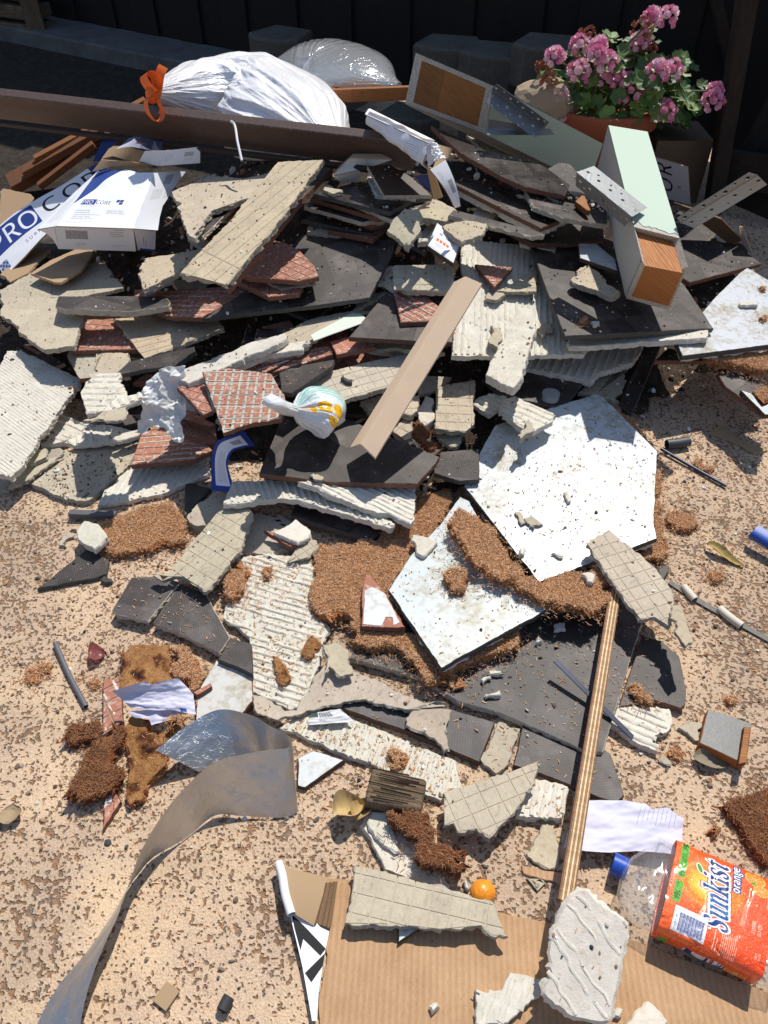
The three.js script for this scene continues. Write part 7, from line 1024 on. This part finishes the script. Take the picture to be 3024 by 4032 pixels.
// --- small things
{
  const o = mesh('orange_peel', (() => { const g = new THREE.SphereGeometry(.0165, 40, 24, 0, Math.PI * 2, 0, 1.75), p = g.attributes.position; for (let i = 0; i < p.count; i++) { const k = 1 + .04 * n3(p.getX(i) * 300, p.getY(i) * 300, p.getZ(i) * 300) + .06 * n3(p.getX(i) * 70, p.getY(i) * 70, 1); p.setXYZ(i, p.getX(i) * k * 1.05, p.getY(i) * k, p.getZ(i) * k); } g.computeVertexNormals(); return g; })(), std([0.85, 0.30, 0.02], 0.4)); o.position.copy(V(0.1319,0.012,-0.3676)); o.rotation.set(.2, .4, -.35); tag(o, 'bright orange peel half beside the wide gridded board', 'orange peel');
  const rod = (nm, pts, r, m, lab, cat) => tag(mesh(nm, tube(pts, r, 30, 8), m), lab, cat);
  rod('plastic_rod', [V(-0.5648,0.008,-0.7749), V(-0.5253,0.006,-0.7153), V(-0.4782,0.006,-0.6519)], .0042, std([.12, .125, .14], .5), 'grey plastic rod lying alone on the concrete at left', 'rod');
  rod('plastic_rod', [V(0.606,0.008,-1.2875), V(0.6606,0.006,-1.2279), V(0.712,0.006,-1.1711)], .0036, std([.03, .04, .08], .4), 'thin blue-black rod pointing right of the big white tile', 'rod');
  rod('plastic_rod', [V(0.6189,0.014,-1.2952), V(0.643,0.014,-1.299), V(0.6705,0.014,-1.3057)], .011, std([.06, .065, .07], .5), 'short thick black rod piece right of the big white tile', 'rod');
  const st = mesh('steel_strip', bar(V(0.2764,0.05,-0.7111), V(0.3845,0.014,-0.5929), .008, .002), std([.06, .07, .10], .4, { metalness: .6 })); tag(st, 'thin dark metal strip under the plywood strip', 'metal strip');
  const dw = mesh('dowel', bar(V(-0.6277,0.012,-1.0832), V(-0.5337,0.012,-1.0786), .014, .012), std([.10, .10, .11], .5)); tag(dw, 'dark flat strip in the shadow below the combed slabs at left', 'strip');
  const cd = mesh('plastic_disc', new THREE.CylinderGeometry(.0195, .0195, .014, 40), phy([.85, .87, .9], .2, { transmission: .75, thickness: 0 })); cd.position.copy(V(0.3694,0.0768,-1.3875)); tag(cd, 'clear round plastic disc on the shadowed dark tile', 'plastic disc');
  rod('drip', [V(-0.3704,0.455,-1.9792), V(-0.3631,0.45,-1.9776), V(-0.349,0.425,-1.9208), V(-0.3369,0.4,-1.877)], .003, MAT.white, 'white dried drip hanging over the brown plank', 'drip');
  // caulk in the slab joint
  rod('caulk_bead', [V(0.5496,0.006,-0.9003), V(0.555,0.007,-0.8836), V(0.5611,0.006,-0.8701)], .007, std([.66, .60, .50], .7), 'short cream caulk bead in the slab joint, nearer the heap', 'caulk');
  rod('caulk_bead', [V(0.599,0.006,-0.8502), V(0.6103,0.007,-0.8304), V(0.6263,0.006,-0.8117)], .0075, std([.66, .60, .50], .7), 'longer cream caulk bead in the slab joint, farther right', 'caulk');
  const jt = mesh('slab_joint', (() => { const A = [V(0.5271,0.004,-0.9147), V(0.5703,0.004,-0.8673), V(0.6137,0.004,-0.8291), V(0.6769,0.004,-0.7736)], g = ribbonGeo(A.map((p, i) => [p.clone().add(V(.003, 0, -.004 - .002 * (i % 2))), p.clone().add(V(-.003, 0, .004))]), { n: 60, w: 3 }); return g; })(), std([.62, .62, .58], .9, { map: concMap })); jt.userData = { kind: 'structure', label: 'filled grey joint in the concrete slab' };
  // weathered wood block
  const wb = thing('wood_block', 'weathered grey-brown wood block under the ridged mortar slab', 'wood block'); const A = V(-0.023,0.024,-0.5052), B = V(0.0566,0.022,-0.488); const wg = bar(A, B, .05, .042); { const p = wg.attributes.position; for (let i = 0; i < p.count; i++) { p.setY(i, p.getY(i) + .003 * n3(p.getX(i) * 40, p.getY(i) * 200, p.getZ(i) * 200)); } wg.computeVertexNormals(); } mesh('grain_block', wg, MAT.oldWood, wb);
  const T = new Tris(); for (let k = 0; k < 16; k++) { const z = -.024 + k * .003, dd = B.clone().sub(A).normalize(), sd = dd.clone().cross(V(0, 1, 0)).normalize(), p0 = A.clone().addScaledVector(sd, z).add(V(0, .0205, 0)).addScaledVector(dd, rr(-.004, .02)), p1 = B.clone().addScaledVector(sd, z + rr(-.002, .002)).add(V(0, .0205, 0)).addScaledVector(dd, -rr(0, .03)); const u = V(0, rr(.001, .003), 0), q = sd.clone().multiplyScalar(.0011); T.quad(p0.clone().sub(q), p1.clone().sub(q), p1.clone().add(u), p0.clone().add(u)); T.quad(p0.clone().add(u), p1.clone().add(u), p1.clone().add(q), p0.clone().add(q)); } mesh('grain_splinters', T.geo(), MAT.oldWood, wb).userData.kind = 'stuff';
  // dry leaves
  const leaf = (lab, A, B, w, m, lift) => { const L = A.distanceTo(B), d = B.clone().sub(A).normalize(), sd = d.clone().cross(V(0, 1, 0)).normalize(), pos = [], idx = [], n = 24, k = 8; for (let i = 0; i <= n; i++) for (let j = 0; j <= k; j++) { const s = i / n, v = j / k * 2 - 1, ww = w / 2 * Math.pow(Math.sin(Math.PI * Math.pow(s, .8)), .7) + .0004; const p = mix(A, B, s).addScaledVector(sd, v * ww).add(V(0, .003 + lift * v * v * ww * 40 * .02 + .006 * Math.sin(s * 5 + 1) * lift + .002 * n3(s * 9, v * 3, w * 99), 0)); pos.push(p.x, p.y, p.z); } for (let i = 0; i < n; i++) for (let j = 0; j < k; j++) { const a = i * (k + 1) + j; idx.push(a, a + 1, a + k + 1, a + 1, a + k + 2, a + k + 1); } const g = new THREE.BufferGeometry(); g.setAttribute('position', new THREE.Float32BufferAttribute(pos, 3)); g.setAttribute('uv', new THREE.Float32BufferAttribute(new Array(pos.length / 3 * 2).fill(0), 2)); g.setIndex(idx); g.computeVertexNormals(); tag(mesh('dry_leaf', g, m), lab, 'leaf'); };
  leaf('rolled yellow dry leaf on concrete near the blue tag', V(0.6197,0.004,-1.0029), V(0.6768,0.004,-0.9504), .02, std([.40, .30, .10], .8), 1);
  leaf('grey-brown dry leaf below the laminate block', V(0.47,0.003,-0.5637), V(0.5269,0.003,-0.5558), .03, std([.24, .20, .14], .8), .6);
  leaf('curled golden leaf left of the weathered wood block', V(-0.0729,0.01,-0.473), V(-0.0276,0.014,-0.4892), .04, std([.50, .36, .16], .75), 1.4);
  leaf('second curled leaf touching the weathered wood block', V(-0.04,0.008,-0.4633), V(-0.0243,0.012,-0.4973), .03, std([.42, .29, .12], .75), 1.2);
  leaf('dry brown leaf on the concrete at lower left', V(-0.5359,0.003,-0.4608), V(-0.5418,0.003,-0.4917), .035, std([.34, .25, .15], .8), .6);
  leaf('translucent reddish onion skin on concrete left of stained board', V(-0.4998,0.003,-0.7478), V(-0.4744,0.003,-0.756), .035, phy([.30, .09, .08], .4, { transmission: .4, thickness: 0 }), .8);
  const sq = mesh('cardboard_chip', bar(V(-0.2784,0.004,-0.255), V(-0.26,0.004,-0.2437), .025, .003), MAT.cardBrown); tag(sq, 'small square cardboard chip on concrete at lower left', 'cardboard chip');
  rod('rubber_stub', [V(-0.1971,0.009,-0.2326), V(-0.1942,0.009,-0.24), V(-0.1905,0.009,-0.2474)], .0075, MAT.rubber, 'short black rubber stub on concrete near lower left', 'rubber stub');
}
// --- potted geranium
{
  const rimF = V(0.6686,0.3288,-2.38), C = V(rimF.x, 0, rimF.z - .165), top = rimF.y;
  const pt = thing('flower_pot', 'terracotta flower pot behind the pale green stud', 'flower pot'); pt.position.copy(C);
  const h = top; const prof = [[.105, 0], [.112, .01], [.148, h - .06], [.150, h - .058], [.170, h - .055], [.174, h - .006], [.168, h], [.156, h], [.150, h - .03], [.05, h - .035], [0.001, h - .035]].map(p => new THREE.Vector2(...p));
  const body = mesh('pot_body', new THREE.LatheGeometry(prof, 64), std([.34, .095, .04], .8), pt);
  const pl = thing('geranium', 'bushy geranium with pink flower heads in the terracotta pot', 'plant'); const root = V(C.x, top - .03, C.z);
  const lg = (() => { const pos = [0, 0, 0], idx = [], N = 40, uv = [.5, .5]; for (let r = 1; r <= 3; r++) for (let i = 0; i < N; i++) { const a = .35 + i / (N - 1) * 5.6, lobe = 1 + .09 * Math.cos(a * 7) * (r / 3), R = r / 3 * lobe; pos.push(Math.sin(a) * R, .28 * R * R + .05 * Math.sin(a * 7) * R, -Math.cos(a) * R * .95); uv.push(.5, .5); } for (let i = 0; i + 1 < N; i++) { idx.push(0, 1 + i, 2 + i); for (let r = 0; r < 2; r++) { const a = 1 + r * N + i; idx.push(a, a + N, a + 1, a + 1, a + N, a + N + 1); } } const g = new THREE.BufferGeometry(); g.setAttribute('position', new THREE.Float32BufferAttribute(pos, 3)); g.setAttribute('uv', new THREE.Float32BufferAttribute(uv, 2)); g.setIndex(idx); g.computeVertexNormals(); return g; })();
  const lm = [[.08, .17, .035], [.06, .135, .028], [.12, .23, .045], [.19, .31, .06], [.22, .19, .06]].map(c => phy(c, .6, { transmission: .25, thickness: 0 }));
  const cen = V(0.7224,0.3455,-2.58);
  for (let i = 0; i < 230; i++) { let d; do d = V(rr(-1, 1), rr(-1, 1), rr(-1, 1)); while (d.length() > 1); if (d.length() < .45) d.setLength(rr(.5, 1)); const p = cen.clone().add(V(d.x * .27, d.y * .125 + .02 - .05 * d.x * d.x, d.z * .2)); if (d.y > .3 && n3(d.x * 2.5, d.z * 2, 3) > .25) p.y += .04; const o = mesh('leaf', lg, lm[rnd() < .06 ? 4 : Math.floor(rnd() * 4)], pl); o.position.copy(p); const s = rr(.019, .036); o.scale.setScalar(s); o.quaternion.setFromUnitVectors(V(0, 1, 0), V(d.x * .8 + rr(-.5, .5), .75 + rr(-.2, .5), d.z * .5 + .35 + rr(-.4, .4)).normalize()); o.rotateY(rr(0, 6.28)); }
  const sm = std([.12, .17, .05], .7), fm = [[.88, .42, .58], [.92, .58, .70], [.80, .30, .48], [.95, .70, .78]].map(c => phy(c, .7, { transmission: .25, thickness: 0 })), dm = [[.34, .13, .07], [.42, .17, .09], [.5, .2, .14]].map(c => std(c, .9));
  const floret = (() => { const G = []; for (let k = 0; k < 7; k++) { const g = new THREE.CircleGeometry(1, 7), p = g.attributes.position; for (let i = 0; i < p.count; i++) { const x = p.getX(i), y = p.getY(i); p.setXYZ(i, x * .62, .35 * (y + 1) * (y + 1) * .5 + .15 * x * x, (y + 1) * .55); } g.rotateX(k > 4 ? -.7 : -.15).rotateY(k * 1.2566 + (k > 4 ? .6 : 0)); G.push(g); } const m = mergeGeometries(G); m.computeVertexNormals(); return m; })();
  const heads = [[345, 350, 0, .034], [275, 420, 1, .03], [305, 500, 1, .03], [500, 285, 0, .045], [548, 222, 1, .035], [615, 285, 0, .03], [610, 335, 0, .026], [490, 450, 0, .045], [660, 385, 0, .042], [655, 478, 0, .042], [730, 490, 0, .036], [380, 600, 0, .033], [400, 735, 0, .033], [810, 575, 0, .048], [790, 500, 0, .03], [950, 560, 0, .034], [975, 440, 0, .042], [1060, 440, 0, .044], [1030, 112, 0, .045], [940, 115, 0, .036], [880, 185, 1, .045], [870, 262, 0, .036], [925, 300, 1, .03], [1010, 700, 0, .054], [1315, 630, 0, .04], [1335, 560, 0, .028]];
  const ZP = (x, y, z) => { const d = V((1964 + x * .63894 - 1512) / 3029, -.7071 - (y * .63894 - 2016) / 3029 * .7071, -.7071 + (y * .63894 - 2016) / 3029 * .7071), t = z / d.z; return V(d.x * t, 1.1 + d.y * t, z); };
  for (const [x, y, dry, r0] of heads) { const r = r0 * .84;
    const out = y < 330 ? 0 : .08, p = ZP(x, y, -2.55 + out + rr(-.05, .05)), n = Math.round(dry ? 14 : 10 + r * 190);
    for (let i = 0; i < n; i++) { const a = i * 2.399, c = 1 - 1.7 * (i + .5) / n, s = Math.sqrt(1 - c * c), dir = V(s * Math.cos(a), c * .9 + .15, s * Math.sin(a)).normalize(); const o = mesh(dry ? 'dried_floret' : 'floret', floret, (dry ? dm : fm)[Math.floor(rnd() * (dry ? 3 : 4))], pl); o.position.copy(p).addScaledVector(dir, r * .72 * rr(.8, 1.05)); o.scale.setScalar(dry ? rr(.006, .010) : rr(.0095, .0135)); o.quaternion.setFromUnitVectors(V(0, 1, 0), dir); o.rotateY(rr(0, 6)); }
    const q = root.clone().add(V(rr(-.06, .06), 0, rr(-.06, .06))); const mid = mix(q, p, .55).add(V((p.x - q.x) * -.12, .02, 0)); mesh('stem', tube([q, mid, p], .0028, 14, 6), sm, pl);
  }
}
{ // carton and lettered panel in the shade at right
  const t = thing('lettered_carton', 'white carton panel with black letters in the shade by the post', 'carton');
  sheet(t, 'print', [V(0.8246,0.2,-2.4458), V(0.9206,0.19,-2.3864), V(0.9843,0.05,-2.4463), V(0.8967,0.06,-2.4811)], std([.85, .88, .92], .7, { map: canvas(256, 320, (c) => { c.fillStyle = '#eef0f6'; c.fillRect(0, 0, 256, 320); c.save(); c.translate(60, 190); c.rotate(-Math.PI / 2 + .1); c.fillStyle = '#16181d'; c.font = '170px sans-serif'; c.fillText('O', -70, 60); c.fillText('R', 70, 60); c.font = '40px sans-serif'; c.fillText('A', 0, 130); c.restore(); }) }), { thick: 0.004 });
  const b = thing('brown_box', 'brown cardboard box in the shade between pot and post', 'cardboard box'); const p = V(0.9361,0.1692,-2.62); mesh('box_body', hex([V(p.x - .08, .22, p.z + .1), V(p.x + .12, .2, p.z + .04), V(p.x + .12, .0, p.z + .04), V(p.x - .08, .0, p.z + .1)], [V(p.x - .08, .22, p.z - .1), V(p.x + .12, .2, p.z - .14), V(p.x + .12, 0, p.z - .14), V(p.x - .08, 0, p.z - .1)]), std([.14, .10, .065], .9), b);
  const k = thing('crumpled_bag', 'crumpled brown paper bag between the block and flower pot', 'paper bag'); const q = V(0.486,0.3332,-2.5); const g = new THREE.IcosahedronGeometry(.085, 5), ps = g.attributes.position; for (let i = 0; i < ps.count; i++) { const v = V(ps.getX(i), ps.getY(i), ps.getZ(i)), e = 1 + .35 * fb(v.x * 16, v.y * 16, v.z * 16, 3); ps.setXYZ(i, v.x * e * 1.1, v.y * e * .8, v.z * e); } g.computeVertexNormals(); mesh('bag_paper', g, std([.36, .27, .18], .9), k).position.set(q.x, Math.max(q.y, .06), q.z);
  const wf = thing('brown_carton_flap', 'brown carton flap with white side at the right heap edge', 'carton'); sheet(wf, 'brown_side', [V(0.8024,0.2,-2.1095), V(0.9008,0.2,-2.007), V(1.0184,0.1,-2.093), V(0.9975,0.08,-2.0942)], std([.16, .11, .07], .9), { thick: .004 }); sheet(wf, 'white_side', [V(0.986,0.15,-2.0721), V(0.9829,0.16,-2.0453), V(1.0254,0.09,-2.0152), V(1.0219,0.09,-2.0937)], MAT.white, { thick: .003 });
}
{ const k = thing('foam_tray', 'white foam tray between the plank and the glossy dark tiles', 'foam tray'); const A = [V(-0.0822,0.4,-1.8921), V(0.018,0.41,-1.8551), V(-0.0344,0.375,-1.9032), V(-0.123,0.37,-1.8667)]; sheet(k, 'tray_floor', A, MAT.foam, { thick: .004, f: (u, v) => -.02 * Math.min(1, 6 * Math.min(u, 1 - u, v, 1 - v)) }); sheet(k, 'tray_wall', [A[3], A[2], V(-0.0728,0.34,-1.9114), V(-0.1023,0.34,-1.9015)], MAT.foam, { thick: .004, f: () => .004 }); }
// ================================================================ LOOSE LITTER
{
  const onGround = (n, f, dens) => { for (let i = 0, c = 0; c < n && i < n * 12; i++) { const x = rr(-.95, 1.15), d = .12 + 1.75 * Math.pow(rnd(), .8); if (rnd() > dens(x, d)) continue; c++; f(V(x, .0012, -d)); } };
  const near = (x, d) => Math.exp(-(((x + .38) / .22) ** 2) - ((d - .95) / .32) ** 2) + .75 * Math.exp(-(((x - .42) / .25) ** 2) - ((d - .85) / .35) ** 2) + .7 * Math.exp(-(((x + .02) / .28) ** 2) - ((d - .5) / .16) ** 2) + .5 * Math.exp(-(((x - .75) / .25) ** 2) - ((d - 1.25) / .4) ** 2);
  onGround(11000, p => addShaving(shav, p, rr(.45, .95)), (x, d) => .05 + near(x, d) * (.4 + 1.2 * Math.max(0, fb(x * 9, d * 9, 1))));
  onGround(5000, p => addCrumb(grit, p, rr(.6, 1.4)), (x, d) => .25 + near(x, d));
  onGround(900, p => addCrumb(crumb, p, rr(.6, 1.5)), (x, d) => .06 + near(x, d) * .7);
  for (let i = 0; i < 5200; i++) { const x = rr(-1.1, .95), d = rr(1.0, 2.4), h = .37 * Math.exp(-(((x + .05) / .78) ** 2) - ((d - 2.12) / .52) ** 2) + .04 * Math.exp(-(((x - .05) / .45) ** 2) - ((d - 1.35) / .3) ** 2) - .03; if (h > .005) addCrumb(rnd() < .75 ? crumb : grit, V(x, h + .006 + .022 * fb(x * 14, d * 14, 3, 4) - .012, -d), rr(.8, 3)); }
  const a = instanced('wood_shavings', shavGeo, instMat, shav, SHAV_C); a.userData = { kind: 'stuff', label: 'brown wood shavings scattered over the concrete and the tiles' };
  const b = instanced('mortar_crumbs', crumbGeo, instMat, crumb, RUBBLE_C); b.userData = { kind: 'stuff', label: 'small crumbs of mortar and tile scattered everywhere' };
  const c = instanced('grit', crumbGeo, instMat, grit, GRIT_C); c.userData = { kind: 'stuff', label: 'dark grit lying on the concrete' };
}
scene.traverse(o => { if (o.isMesh) { o.castShadow = true; o.receiveShadow = true; } });
renderer.render(scene, camera);
